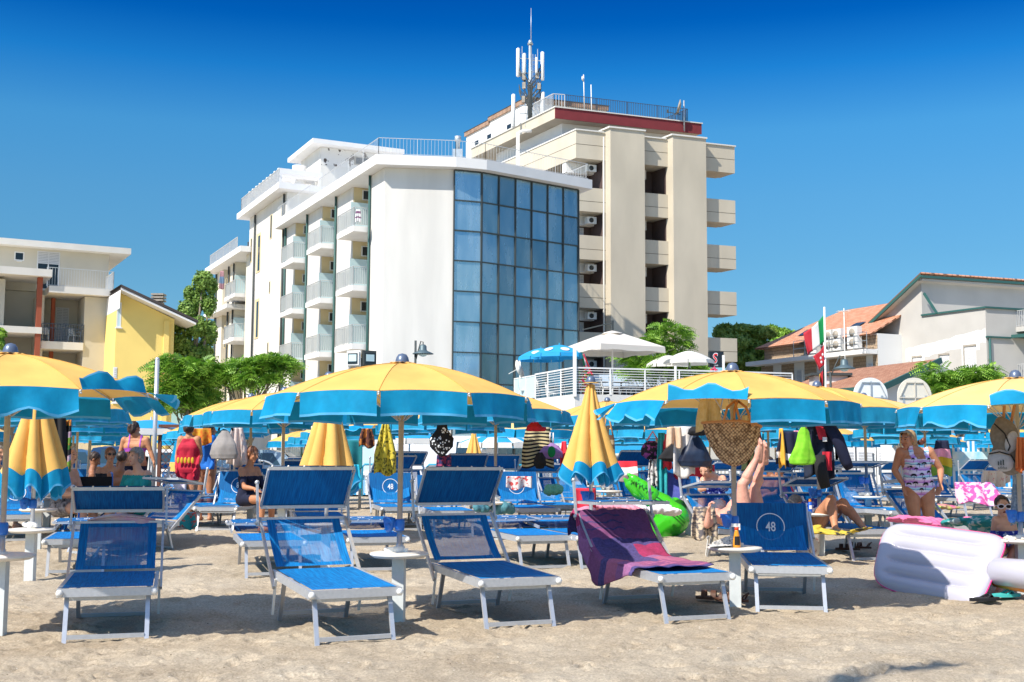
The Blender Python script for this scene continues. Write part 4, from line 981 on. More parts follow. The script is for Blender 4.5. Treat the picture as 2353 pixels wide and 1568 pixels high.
        def arms(b, s):
            b.bar((s*aw,top_y,top_z+.01),(s*aw,hy-.28,top_z+.03), .018, .030); b.ball((s*aw,top_y,top_z+.03), .026, nu=8, nv=6)
    for s in (-1,1): P('shade_arm', lambda b, s=s: arms(b, s), M['alu'])
    sa = R(shade); SL = .43; SW = hw+.016
    def sp(x, t, off=0): return (x, hy-math.cos(sa)*t-math.sin(sa)*off, hz+math.sin(sa)*t-math.cos(sa)*off)   # off = under side
    def sframe(b):
        b.bar(sp(-SW,0), sp(SW,0), .02, .026); b.bar(sp(-SW,SL), sp(SW,SL), .022, .028)
        for s in (-1,1): b.bar(sp(s*SW,.012), sp(s*SW,SL-.012), .018, .024)
    P('shade_frame', sframe, M['alu'])
    P('shade_fabric', lambda b: (b.grid(lambda u, v: sp((u-.5)*(2*SW-.02), -.022+(SL+.036)*v, -.016-.004*math.sin(math.pi*u)), 6, 6)), M['shade_blue'])
    P('rivet', lambda b: [b.ball(sp((k-2.5)/2.5*(SW-.03), SL+.010, -.014), .009, nu=6, nv=4) for k in range(6)], M['white_plastic'], 'shade_fabric')
    if shade < 20:
        ex = Vector((1,0,0)); ey = Vector(sp(0,1))-Vector(sp(0,0)); 
        if not flip: ey = ey; 
        up = -ex.cross(ey); 
        sgn = -1 if flip else 1
        Mx = Matrix.Identity(4); ex2 = -ex*sgn; ey2 = ey*sgn
        for i in range(3): Mx[i][0] = ex2[i]; Mx[i][1] = ey2[i]; Mx[i][2] = up[i]
        cpt = Vector(sp(0, SL*.52, -.026)); 
        for i in range(3): Mx[i][3] = cpt[i]
        P('number_mark', lambda b: numbered(b, Mx, 1.15), M['print_white'], 'shade_fabric')
    LMESH[key] = out; return out
GL = 'blue beach loungers with sun shades'
def lounger(px=None, s=None, yaw=17, back=44, shade=45, label='', flip=0, xy=None, tiltx=0, dz=0, group=GL, full=True):
    if xy: x, y = xy
    else: x, y = X(px, s)
    t = thing('beach_lounger', label, 'lounger', (x, y, G(x, y)+dz-.012), 0, group, rot=(R(tiltx), 0, R(yaw)))
    made = {}
    for name, me, par in lounger_parts(back, shade, flip):
        if not full and name in ('rivet', 'corner_cap', 'strut'): continue
        o = put(name, me, made.get(par) if par else t); made.setdefault(name, o)
    return t
# -- front row stations, measured from the photo: pole column, pixels per metre
S1 = [(-4, 309), (915, 286), (1690, 264), (2351, 244)]
row = []
rotn = [R(57), R(-84), R(-70), R(-66)]
P_ = [gpos(px, s) for px, s in S1]
parasol(P_[0].x, P_[0].y, R(-78), 'large yellow parasol at the left edge, its blue valance flipped up by the wind', flips={1: 207, 2: 72, 0: 10, 3: 40}, seed=1, dz=.02, tilt=(0,R(.6)), crank_rot=R(-10))
parasol(P_[1].x, P_[1].y, R(-93.5), 'open yellow parasol in the front row whose pole stands between the two middle loungers', seed=0, dz=0, tilt=(0,R(-.6)), crank_rot=R(0))
parasol(P_[2].x, P_[2].y, R(-94), 'front parasol over the wicker bag, with one valance panel blown up on its left', flips={9: 207, 8: 34, 7: 60}, seed=2, dz=-.03, crank_rot=R(20))
parasol(P_[3].x, P_[3].y, R(-89), 'yellow front parasol cut by the right edge, over the hanging backpack', flips={9: 207, 8: 12}, seed=3, dz=-.05, crank_rot=R(0))
for i, lab in enumerate(('round cream table under the parasol at the left edge', 'round cream table between the two middle front loungers', 'round cream table holding the orange spray bottle and the newspaper', 'round cream table with small shells at the right edge')):
    table(P_[i].x, P_[i].y, R((-5,-12,-10,5)[i]), lab, (.07,.02,-.01,-.02)[i])
# -- front loungers
lounger(243, 316, 16, 41, 28, 'front lounger furthest left, with a pink towel draped behind its see-through backrest', dz=0)
lounger(815.5, 319, 24, 39, 52, 'sunlit front lounger left of the middle table, shade tipped steeply', tiltx=2)
lounger(1194, 294, 22, 41, 50, 'front lounger right of the middle table, its mesh backrest in shadow', tiltx=1.2)
lounger(1601, 285, 20, 41, 2, 'front lounger carrying the purple striped towel', tiltx=1.2)
lounger(1818, 270, -6, 40, -68, 'front lounger beside the spray bottle, its shade folded down to show a large 48', flip=1, tiltx=1)
# -- second and third row, measured
S2 = [(68, 222), (747, 209), (1358, 200), (1885, 187)]
S3 = [(84, 176), (645, 168), (1138, 160), (1582, 152), (1996, 146)]
S4 = [(106, 148), (574, 139), (1010, 134), (1400, 129), (1770, 125), (2130, 122)]
q = [gpos(*s) for s in S2]
closed_parasol(q[0].x, q[0].y, R(3), 'folded yellow and blue parasol next to the pole at the left edge', seed=1, rmax=.30, ztip=.93, hang=.23, flare=.5)
closed_parasol(q[1].x, q[1].y, R(10), 'folded yellow parasol standing behind the second front lounger shade', seed=4, rmax=.33, ztip=.95, hang=.15)
closed_parasol(q[2].x, q[2].y, R(8), 'tall folded yellow and blue parasol in the middle, behind the towel lounger', seed=7, rmax=.31, ztip=1.02, hang=.17, z_top=2.15)
parasol(q[3].x, q[3].y, R(-80), 'open second row parasol, its pole hung with a dark jacket', seed=2)
for i, lab in enumerate(('table under the folded parasol at the left edge', 'table under the folded parasol behind the sunlit front lounger', 'table under the tall folded parasol in the middle', 'table with the blue sunscreen bottle')):
    table(q[i].x, q[i].y, R((-8,5,0,6)[i]), lab)
ORD = ['first','second','third','fourth','fifth','sixth','seventh','eighth','ninth','tenth','eleventh','twelfth','thirteenth']
def rowname(r): return ['front','second','third','fourth','fifth','sixth','seventh','eighth','ninth'][r]
rg = random.Random(11)
def station(px, s, r, i, near, has_table=True):
    p = gpos(px, s); a = R(-90+rg.uniform(-18,18))
    parasol(p.x, p.y, a, 'open parasol %s from the left in the %s row of the beach' % (ORD[i], rowname(r)), near=near, seed=rg.randrange(20), dz=rg.uniform(-.05,.04), tilt=(R(rg.uniform(-1.2,1.2)), R(rg.uniform(-1.2,1.2))))
    table(p.x, p.y, R(rg.uniform(-12,12)), 'round table %s from the left in the %s row' % (ORD[i], rowname(r)))
for i, (px, s) in enumerate(S3): station(px, s, 2, i, True)
for i, (px, s) in enumerate(S4): station(px, s, 3, i, s > 115)
# rows further back continue the same grid
ux, uy, vx, vy = 2.93, .77, -1.16, 3.47
b0 = gpos(921.5, 286); nst = 0
DEEP = []
for r in range(4, 8):
    k = 0
    for i in range(-6, 12):
        x = b0.x+ux*i+vx*r; y = b0.y+uy*i+vy*r
        pxx = CX+x/y*F
        if -120 < pxx < 2460 and y < 41 and not (900 < pxx < 1330 and y > 27):
            DEEP.append((r, k, x, y)); k += 1
for (r, k, x, y) in DEEP:
    x += rg.uniform(-.12,.12); y += rg.uniform(-.12,.12)
    parasol(x, y, rg.uniform(0, 6), 'distant open parasol %s from the left in the %s row of the beach' % (ORD[k], rowname(r)), near=False, seed=rg.randrange(20), dz=rg.uniform(-.06,.05), tilt=(R(rg.uniform(-1.5,1.5)), R(rg.uniform(-1.5,1.5))))
    if r < 6: table(x, y, 0, 'small distant table %s from the left in the %s row' % (ORD[k], rowname(r)))
# second-row loungers
lounger(172, 212, 15, 6, -2, 'flat lounger behind the left front lounger, its shade folded flat', dz=0)
lounger(628, 216, 17, 6, -2, 'flat lounger behind the sunlit front lounger, left one of the pair', dz=0)
lounger(868, 209, 15, 6, -2, 'flat lounger behind the middle table, shade laid flat on it', dz=0)
lounger(1253, 206, 19, 6, -2, 'flat lounger behind the mesh backrest, between the middle table and the towel lounger', dz=0)
lounger(1390, 205, 18, 6, 0, 'flat lounger half hidden behind the purple towel', dz=0)
lounger(1805, 200, 24, 40, 10, 'lounger on which the man lies with his legs up, its 48 shade nearly level')
lounger(2010, 194, 14, 40, 14, 'lounger carrying the woman with raised knees')
lounger(2092, 156, 18, 66, 12, 'lounger with its backrest raised steeply behind the woman in the palm tree swimsuit')
lounger(2300, 188, 26, 44, 8, 'lounger with a pink flowered towel at the right edge')
# third row
lounger(493, 147, -2, 55, -72, 'lounger with an upside down 48 on its folded shade, left of the sunlit front lounger', flip=0)
lounger(735, 168, 12, 50, -72, 'third row lounger seen under the shade of the sunlit front lounger', flip=0)
lounger(925, 147, 14, 50, -72, 'lounger with a white 48 in a ring, right behind the middle parasol pole', flip=1)
lounger(1042, 156, 12, 48, -70, 'third row lounger whose ringed number shows below the middle front shade', flip=1)
lounger(1237, 150, 14, 55, -74, 'lounger with an upside down 48, between the middle shade and the tall folded parasol', flip=0)
lounger(1480, 157, 16, 6, 0, 'lounger heaped with pink and white towels beside the green inflatable')
lounger(190, 184, -34, 42, 10, 'lounger turned sideways right of the left front shade, seen from behind its arm')
lounger(1300, 143, 16, 44, 20, 'blue lounger with a green towel, behind the tall folded parasol')
lounger(1870, 152, 12, 50, 24, 'lounger with a dark shade behind the hanging jacket')
lounger(1990, 152, 14, 52, -72, 'lounger with an upside down 48 right of the hanging jacket', flip=0)
lounger(1850, 140, 14, 52, -72, 'lounger with an upright 48 between the hanging jacket and the wicker bag', flip=1)
lounger(20, 165, 20, 44, -60, 'lounger at the left edge behind the folded parasol', flip=1)
lounger(1630, 128, 14, 50, -70, 'lounger with a red towel on its back, behind the woman looking down', flip=1)
k = 0
cnt = {}
for r in range(3, 8):
    sts = [X(px, s) for px, s in S4] if r == 3 else [(x, y) for (rr, kk, x, y) in DEEP if rr == r]
    for (x, y) in sts:
        for side in (-1, 1):
            if rg.random() < .06: continue
            xx = x+side*.62+.28+rg.uniform(-.12,.12); yy = y-.75+rg.uniform(-.3,.3)+.15*side
            pxx = CX+xx/yy*F
            if not -60 < pxx < 2420: continue
            cnt[r] = cnt.get(r, 0)+1
            bk_, sh_ = rg.choice([(44,20),(50,34),(44,45),(58,40),(52,-78),(44,8),(6,0),(50,24)])
            n = cnt[r]; nn = ORD[n-1] if n <= 13 else ['fourteenth','fifteenth','sixteenth','seventeenth','eighteenth','nineteenth','twentieth','twenty-first','twenty-second'][n-14]
            lounger(xy=(xx, yy), yaw=rg.uniform(6,28), back=bk_, shade=sh_, flip=rg.choice((0,1)), label='distant blue lounger %s from the left in the %s row' % (nn, rowname(r)), full=r < 5)
# ---------------------------------------------------------------- trees
def leaf_mat(name, c1, c2, tr=.25):
    m = bpy.data.materials.new(name); m.use_nodes = True; N = m.node_tree.nodes; L = m.node_tree.links; b = N['Principled BSDF']; out = N['Material Output']
    b.inputs['Roughness'].default_value = .55
    t = N.new('ShaderNodeTexCoord'); n = N.new('ShaderNodeTexNoise'); n.inputs['Scale'].default_value = 3.2; n.inputs['Detail'].default_value = 6; L.new(t.outputs['Object'], n.inputs[0])
    mr = N.new('ShaderNodeMapRange'); mr.inputs[1].default_value = .35; mr.inputs[2].default_value = .65; L.new(n.outputs[0], mr.inputs[0])
    mx = N.new('ShaderNodeMix'); mx.data_type = 'RGBA'; mx.inputs[6].default_value = (*c1,1); mx.inputs[7].default_value = (*c2,1); L.new(mr.outputs[0], mx.inputs[0])
    L.new(mx.outputs[2], b.inputs['Base Color']); tl = N.new('ShaderNodeBsdfTranslucent'); L.new(mx.outputs[2], tl.inputs[0]); ms = N.new('ShaderNodeMixShader'); ms.inputs[0].default_value = tr
    L.new(b.outputs[0], ms.inputs[1]); L.new(tl.outputs[0], ms.inputs[2]); L.new(ms.outputs[0], out.inputs[0]); return m
M['leaf_fresh'] = leaf_mat('fresh_leaves', (.09,.24,.02), (.34,.56,.07))
M['leaf_dark'] = leaf_mat('dark_leaves', (.10,.22,.03), (.34,.50,.10))
M['leaf_pine'] = leaf_mat('pine_needles', (.10,.20,.02), (.32,.44,.07), .15)
M['bark'] = mat('bark', (.24,.20,.15), .9, var=.3, vscale=8, bump=.4, bscale=20)
def leaf_cloud(name, blobs, n, size, m, parent, seed=1, droop=.2, asp=.55, shell=.55):
    """blobs: (x, y, z, rx, ry, rz); leaves thrown mostly near each blob's skin"""
    r = np.random.RandomState(seed); W_ = np.array([b[3]*b[4]*b[5] for b in blobs])**.7; W_ /= W_.sum()
    k = r.choice(len(blobs), n, p=W_); B_ = np.array(blobs)[k]
    d = r.normal(size=(n,3)); d /= np.linalg.norm(d, axis=1)[:,None]
    rad = shell+(1-shell)*r.rand(n)**.6; rad *= (1+.22*(vnoise(d[:,0]*3+k*7, d[:,1]*3+d[:,2]*2, seed)-.4)*2)
    c = B_[:,:3]+d*rad[:,None]*B_[:,3:]
    nrm = d+r.normal(size=(n,3))*.55+np.array([0,0,droop]); nrm /= np.linalg.norm(nrm, axis=1)[:,None]
    a = np.cross(nrm, r.normal(size=(n,3))); a /= np.linalg.norm(a, axis=1)[:,None]; b_ = np.cross(nrm, a)
    s = size*(.6+.8*r.rand(n))[:,None]
    v = np.stack([c-a*s*.5, c+b_*s*asp*.5, c+a*s*.5, c-b_*s*asp*.5], 1).reshape(-1,3)
    me = bpy.data.meshes.new(name); me.vertices.add(len(v)); me.vertices.foreach_set('co', v.ravel()); me.loops.add(n*4); me.loops.foreach_set('vertex_index', np.arange(n*4, dtype=np.int32))
    me.polygons.add(n); me.polygons.foreach_set('loop_start', np.arange(0, n*4, 4, dtype=np.int32)); me.update(calc_edges=True); me.materials.append(m)
    return put(name, me, parent)
def branches(name, base, tips, r0, parent, seed=1):
    rg = random.Random(seed); b = MB(); base = Vector(base)
    top = Vector((base.x, base.y, max(t[2] for t in tips)*.55+base.z*.45)); b.tube([base, base.lerp(top, .5)+Vector((rg.uniform(-.1,.1),0,0)), top], [r0, r0*.8, r0*.6], 9)
    o = b.build(name, M['bark'], parent)
    b = MB()
    for t in tips:
        t = Vector(t); st = base.lerp(top, rg.uniform(.45,1)); mid = st.lerp(t, .5)+Vector((rg.uniform(-.2,.2), rg.uniform(-.2,.2), rg.uniform(0,.3))); b.tube([st, mid, t], [r0*.42, r0*.28, r0*.08], 6)
    b.build('limb', M['bark'], o); return o
def tree_at(name, label, px, s, blobs, n, size, m, group=None, seed=1, r0=.18, asp=.55, shell=.55, fronds=0):
    """blobs given as (column, row, half width, half height) of the photo at this tree's distance"""
    x, y = X(px, s); t = thing(name, label, 'tree', (x, y, -.1), 0, group); B = []
    for (bx, by, hw, hh) in blobs:
        p = at(bx, by, y); B.append((p.x-x, random.Random(int(bx)).uniform(-.35,.35)*hw/s*1.2, p.z+.1, hw/s, hw/s*.9, hh/s))
        if fronds:
            rj = random.Random(int(bx*7+by)); [B.append((p.x-x+rj.uniform(-1,1)*hw/s, rj.uniform(-.5,.5), p.z+.1+rj.uniform(-.2,1.15)*hh/s, hw/s*.34, hw/s*.34, hh/s*.34)) for _ in range(3)]
    branches('trunk', (0,0,0), [(b[0]*.9, b[1], b[2]) for b in B], r0, t, seed)
    if fronds:                                             # pinnate leaves: a rib with leaflets either side
        rg = random.Random(seed); mb = MB()
        for i in range(int(fronds*.72)):
            b = rg.choices(B, [q[3]*q[5] for q in B])[0]; d = Vector((rg.gauss(0,1), rg.gauss(0,1), rg.gauss(0,1)+.2)).normalized(); rr = rg.uniform(.45,1)
            c = Vector((b[0]+d.x*b[3]*rr, b[1]+d.y*b[4]*rr, b[2]+d.z*b[5]*rr)); dr = Vector((d.x+rg.gauss(0,.5), d.y+rg.gauss(0,.5), rg.uniform(-.3,.25))).normalized(); L_ = rg.uniform(.32,.55)*size
            sd = dr.cross(Vector((0,0,1))); sd = sd.normalized() if sd.length > .1 else Vector((1,0,0)); sd = Matrix.Rotation(rg.uniform(-1.1,1.1), 3, dr) @ sd
            for k in range(6):
                f = (k+.5)/6; p = c+dr*L_*f+Vector((0,0,-.30*L_*f*f)); w_ = .085*size*(1-.5*f); l_ = .17*size*(1-.45*f)
                for sgn in (-1,1):
                    e = p+sd*sgn*l_+dr*l_*.35+Vector((0,0,-.05*l_)); mb.add([p-dr*w_*.15, p.lerp(e,.5)+dr*w_*.5, e, p.lerp(e,.5)-dr*w_*.5], [(0,1,2,3)])
        mb.build('crown', m, t)
    else: leaf_cloud('crown', B, n, size, m, t, seed, asp=asp, shell=shell)
    return t
tree_at('plane_tree', 'tall dark green tree left of the white hotel, rising above its balconies', 445, 41, [(470,648,24,26),(455,690,24,28),(482,700,16,30),(432,712,24,26),(410,742,18,30),(452,752,30,26),(478,765,20,30),(418,790,26,30),(455,812,34,30),(408,830,18,26),(440,860,38,34),(482,850,22,34),(415,900,38,30),(470,910,36,40),(436,676,14,18),(488,660,14,22)], 34000, .15, M['leaf_dark'], seed=3, r0=.3, asp=.75, shell=.25)
tree_at('ailanthus_tree', 'bright green feathery tree in front of the yellow house', 440, 62, [(410,855,46,34),(450,870,52,42),(400,905,44,34),(455,920,45,25),(375,885,18,20),(420,935,40,20),(470,850,30,22)], 0, 1.15, M['leaf_fresh'], 'feathery green trees in front of the hotels', seed=5, r0=.09, fronds=1500)
tree_at('ailanthus_tree', 'bright green feathery tree in front of the balconies of the white hotel', 570, 62, [(560,845,42,26),(610,835,40,22),(640,850,30,20),(530,870,35,25),(590,872,42,25),(650,838,20,16),(505,860,20,20)], 0, 1.15, M['leaf_fresh'], 'feathery green trees in front of the hotels', seed=6, r0=.09, fronds=1300)
tree_at('terrace_tree', 'bright green tree standing behind the big white terrace umbrella', 1530, 50, [(1538,768,42,20),(1500,790,30,16),(1560,790,22,12),(1470,828,36,24),(1530,845,60,28),(1585,850,35,18),(1500,858,60,20)], 0, 1.25, M['leaf_fresh'], seed=7, r0=.12, fronds=1700)
tree_at('garden_tree', 'round green tree in front of the white gabled house', 2200, 52, [(2165,870,38,28),(2205,880,45,26),(2245,862,40,24),(2150,895,28,22),(2270,878,25,18),(2230,895,40,20)], 0, 1.15, M['leaf_fresh'], seed=8, r0=.12, fronds=1500)
tree_at('umbrella_pine', 'broad dark pine beside the right edge of the tower', 1720, 30, [(1665,765,26,20),(1710,758,38,14),(1750,765,34,16),(1690,790,40,20),(1740,800,34,24),(1700,825,45,28),(1750,850,40,24)], 16000, .42, M['leaf_pine'], 'pines behind the orange tiled house', seed=9, r0=.35, asp=.3)
tree_at('umbrella_pine', 'lighter green pine between the first pine and the orange tiled roof', 1800, 28, [(1775,765,18,16),(1800,775,24,18),(1830,778,22,16),(1790,800,34,22),(1820,800,26,16),(1780,830,40,25)], 12000, .42, M['leaf_fresh'], 'pines behind the orange tiled house', seed=10, r0=.35, asp=.4)
tree_at('left_shrub', 'tip of a green shrub at the left edge above the parasol', -10, 70, [(-12,768,26,16),(-4,790,14,14)], 900, .16, M['leaf_fresh'], seed=12, r0=.05)
# ---------------------------------------------------------------- cars and the van behind the beach
M['car_glass'] = mat('car_glass', (.02,.05,.07), .08, spec=.8); M['rubber'] = mat('rubber', (.015,.015,.015), .8); M['rim'] = mat('rim', (.5,.5,.52), .4, .6)
def car(px, s, label, paint, length=4.2, h=1.48, van=False, rz=0):
    x, y = X(px, s); t = thing('parked_car' if not van else 'parked_van', label, 'van' if van else 'car', (x, y, -.09), rz, 'vehicles parked behind the beach'); L2 = length/2
    pm = mat('paint', paint, .25, .1, coat=.6)
    if van: prof = [(-L2,.35),(-L2,1.9),(-L2+.15,2.05),(L2-1.2,2.08),(L2-.5,1.2),(L2,1.0),(L2+.02,.35)]
    else: prof = [(-L2,.3),(-L2-.03,.62),(-L2+.08,.92),(-L2+.45,h-.08),(-L2+.9,h),(L2-1.9,h),(L2-1.35,h-.12),(L2-.85,.95),(L2-.12,.80),(L2,.55),(L2-.02,.3)]
    b = MB(); n = len(prof); W_ = .86
    def xs(z): return W_*(1 if z < .95 else 1-.20*(z-.95)/.6)
    vs = [(p[0],-xs(p[1]),p[1]) for p in prof]+[(p[0],xs(p[1]),p[1]) for p in prof]
    b.add(vs, [tuple(range(n)), tuple(range(2*n-1,n-1,-1))]+[(i,n+i,n+(i+1)%n,(i+1)%n) for i in range(n)]); b.build('body', pm, t)
    for sg in (-1,1):
        wins = [(-L2+.75,-L2+1.65),(-L2+1.75,L2-1.75)] if not van else [(L2-1.9,L2-1.2)]
        for (a_, c_) in wins:
            b = MB(); z0, z1 = (.95,h-.12) if not van else (1.2,1.85)
            b.add([(a_,sg*(xs(z0)+.006),z0),(c_+.3,sg*(xs(z0)+.006),z0),(c_,sg*(xs(z1)+.006),z1),(a_+.05,sg*(xs(z1)+.006),z1)], [(0,1,2,3)]); b.build('side_window', M['car_glass'], t)
        for xx in (-L2+.75, L2-.85):
            b = MB(Matrix.Translation((xx,sg*(W_-.02),.31)) @ Matrix.Rotation(R(90*sg), 4, 'X')); b.rev([(.001,-.1),(.31,-.1),(.31,.04),(.20,.06),(.001,.055)], 20); o = b.build('wheel', M['rubber'], t)
            b = MB(Matrix.Translation((xx,sg*(W_-.02),.31)) @ Matrix.Rotation(R(90*sg), 4, 'X')); b.rev([(.001,.075),(.19,.066)], 14); b.build('rim', M['rim'], o)
    b = MB(); b.add([(L2-1.32,-.6,h-.10),(L2-1.32,.6,h-.10),(L2-.82,.66,.98),(L2-.82,-.66,.98)], [(0,1,2,3)]) if not van else b.add([(L2-1.16,-.7,2.0),(L2-1.16,.7,2.0),(L2-.5,.78,1.25),(L2-.5,-.78,1.25)], [(0,1,2,3)])
    b.M = Matrix.Translation((.01,0,.02)); b.build('windscreen', M['car_glass'], t)
    return t
car(330, 57, 'dark blue car parked at the left, behind the beach fence', (.02,.05,.12), 4.3, 1.62)
car(408, 60, 'white car parked right of the dark blue car', (.75,.75,.75), 4.0, 1.5).location.x += .4
car(625, 60, 'silver blue hatchback parked beside the curved pipe rail', (.28,.38,.46), 4.0, 1.5)
car(985, 59, 'white delivery van parked behind the striped beach cabin', (.80,.80,.82), 6.0, van=True)
car(200, 57, 'dark blue hatchback half hidden by the leftmost parasols', (.03,.10,.2), 4.1, 1.5)
# ---------------------------------------------------------------- beach cabins
def stripes_mat(name, c1, c2, sc, axis=0, duty=.5):
    m = bpy.data.materials.new(name); m.use_nodes = True; N = m.node_tree.nodes; L = m.node_tree.links; b = N['Principled BSDF']; b.inputs['Roughness'].default_value = .8
    t = N.new('ShaderNodeTexCoord'); s_ = N.new('ShaderNodeSeparateXYZ'); L.new(t.outputs['Object'], s_.inputs[0])
    a = N.new('ShaderNodeMath'); a.operation = 'MULTIPLY'; a.inputs[1].default_value = sc; L.new(s_.outputs[axis], a.inputs[0])
    f = N.new('ShaderNodeMath'); f.operation = 'FRACT'; L.new(a.outputs[0], f.inputs[0]); g = N.new('ShaderNodeMath'); g.operation = 'GREATER_THAN'; g.inputs[1].default_value = duty; L.new(f.outputs[0], g.inputs[0])
    mx = N.new('ShaderNodeMix'); mx.data_type = 'RGBA'; mx.inputs[6].default_value = (*c1,1); mx.inputs[7].default_value = (*c2,1); L.new(g.outputs[0], mx.inputs[0]); L.new(mx.outputs[2], b.inputs['Base Color']); return m
M['cabin_stripe'] = stripes_mat('cabin_stripes', (.02,.34,.70), (.75,.78,.80), 6.5)
M['sky_paint'] = mat('light_blue_paint', (.02,.38,.72), .7, var=.05, vscale=2); M['cabin_white'] = mat('cabin_white', (.78,.80,.80), .7)
x, y = X(860, 68); c = thing('beach_cabin', 'blue and white striped cabin with a white framed window', 'cabin', (x, y, -.08))
b = MB(); b.box((-.95,0,0),(.62,1.6,2.25)); b.build('wall', M['cabin_stripe'], c); b = MB(); b.box((-1.1,-.15,2.253),(.75,1.8,2.36)); b.build('roof', M['sky_paint'], c)
window(c, Matrix.Identity(4), -.62, .10, .72, 1.78, -.02, glass='frost', bar=False)
b = MB(); b.box((.622,.0,0),(.80,.2,2.3)); b.build('corner_post', M['cabin_white'], c)
for i, (px, s, wd, kind) in enumerate(((1950,72,1.1,'b'),(2044,72,.95,'w'),(2090,72,.95,'w'),(2140,72,.9,'w'),(1975,74,.9,'w'),(1905,73,.9,'w'),(2010,73,.5,'b'))):
    x, y = X(px, s); c = thing('changing_cabin', '%s changing cabin with a louvred door, %s from the left at the right' % ('light blue' if kind == 'b' else 'white', ('fourth','fifth','sixth','seventh','third','first','second')[i]), 'cabin', (x, y, -.09), 0, 'changing cabins at the back right')
    c.location = (X(1895+46*(('fourth','fifth','sixth','seventh','third','first','second').index(('fourth','fifth','sixth','seventh','third','first','second')[i])), s)[0], y, -.09)
    b = MB(); b.box((-wd/2,0,0),(wd/2,1.2,2.05)); b.build('wall', M['sky_paint'] if kind == 'b' else M['cabin_white'], c); b = MB(); b.box((-wd/2-.04,-.08,2.053),(wd/2+.04,1.3,2.12)); b.build('roof', M['sky_paint'], c)
    b = MB(); b.box((-wd*.36,-.03,.1),(wd*.36,-.002,1.9)); d_ = b.build('door', M['cabin_white'], c)
    b = MB()
    for k in range(14): z = .35+k*.085; b.quad((-wd*.25,-.034,z),(wd*.25,-.034,z),(wd*.25,-.050,z+.06),(-wd*.25,-.050,z+.06))
    b.build('louvre', M['shutter'], d_)
x, y = X(2225, 74); c = thing('striped_cabin', 'pale blue and white striped cabin block on the far right with a painted beach board', 'cabin', (x, y, -.09))
b = MB(); b.box((-1.6,0,0),(1.8,1.4,2.0)); b.build('wall', M['cabin_stripe'], c); b = MB(); b.box((-.55,-.05,.95),(.55,-.004,1.55)); o = b.build('painted_board', mat('painted_board', (.25,.6,.75), .8, col2=(.7,.75,.72), vscale=3), c)
x, y = X(1490, 66); c = thing('blue_kiosk', 'bright blue kiosk wall pinned with colourful play posters', 'kiosk', (x, y, -.09))
b = MB(); b.box((-2.6,0,0),(.9,2,2.35)); b.build('wall', M['sky_paint'], c); b = MB(); b.box((-2.7,-.3,2.353),(1,2.1,2.45)); b.build('roof', M['cabin_white'], c); b = MB(); b.box((-2.45,-.05,0),(-2.3,-.002,2.3)); b.build('door_post', M['cabin_white'], c)
for k, (u0, z0, w_, h_, c1, c2) in enumerate(((-1.62,1.05,.42,.36,(.7,.5,.2),(.2,.5,.7)),(-1.15,1.12,.55,.32,(.75,.72,.6),(.8,.75,.62)),(-1.62,.66,.42,.34,(.7,.6,.55),(.3,.5,.75)),(-1.6,.2,.42,.40,(.75,.6,.3),(.4,.6,.55)))):
    b = MB(); b.box((u0,-.02,z0),(u0+w_,-.003,z0+h_)); b.build('poster', mat('poster', c1, .8, col2=c2, vscale=9), c)
for k, px in enumerate((1265, 1330)):
    x, y = X(px, 66); c = thing('white_booth', ('white beach booth left of the tall folded parasol', 'white beach booth behind the tall folded parasol')[k], 'booth', (x, y, -.09))
    b = MB(); b.box((-.4,0,0),(.4,.9,1.9)); b.build('wall', M['cabin_white'], c); b = MB(); b.box((-.47,-.05,1.903),(.47,1,1.98)); b.build('roof', M['sky_paint'], c)
    b = MB(); b.box((-.3,-.02,.05),(.3,-.003,1.8)); b.build('door', M['shutter'], c)
# ---------------------------------------------------------------- low fences and pipe rails
M['pipe_blue'] = mat('pipe_blue', (.01,.30,.48), .5)
x, y = X(990, 70); t = thing('pipe_rail', 'turquoise pipe railing with white lattice panels behind the polka dot bag', 'railing', (x, y, -.08))
b = MB()
for (a_, c_) in ((-2.2,-.2),(-.1,1.0),(1.3,3.6)): b.tube([(a_,0,0),(a_,0,.95),(a_+.08,0,1.03),(c_-.08,0,1.03),(c_,0,.95),(c_,0,0)], .035, 8); b.tube([(a_,0,.55),(c_,0,.55)], .02, 6)
b.tube([(1.3,.1,1.6),(3.0,.1,1.6)], .035, 8); b.build('pipe', M['pipe_blue'], t)
b = MB()
for k in range(44): xx = -2.1+k*.13; b.bar((xx,-.03,.1),(xx,-.03,.85),.018)
for z in (.12,.3,.48,.66,.84): b.bar((-2.1,-.05,z),(3.55,-.05,z),.018)
b.build('lattice', M['cabin_white'], t)
def picket(px0, px1, s, label, h=.95, step=.12):
    x0, y = X(px0, s); x1, _ = X(px1, s); t = thing('picket_fence', label, 'fence', ((x0+x1)/2, y, -.09)); b = MB(); L_ = x1-x0
    for k in range(int(L_/step)): xx = -L_/2+k*step; b.box((xx,-.01,0),(xx+step*.55,.01,h)); 
    b.build('picket', M['cabin_white'], t); b = MB(); b.box((-L_/2,.012,.25),(L_/2,.04,.32)); b.box((-L_/2,.012,h-.25),(L_/2,.04,h-.18)); b.build('rail', M['cabin_white'], t)
picket(300, 420, 66, 'short white picket fence in front of the parked cars'); picket(1205, 1275, 70, 'white picket fence behind the striped towel and the purple bag'); picket(1560, 1900, 74, 'long white picket fence behind the hanging clothes on the right')
# folded white chairs stack by the cars
x, y = X(327, 70); t = thing('stacked_chairs', 'stack of folded white plastic chairs leaning by the parked cars', 'chair stack', (x, y, -.08)); b = MB()
for k in range(5): b.bar((-.22+k*.09,0,0),(-.12+k*.09,.0,1.05+.07*k),.07,.3)
b.build('folded_chair', M['white_plastic'], t)
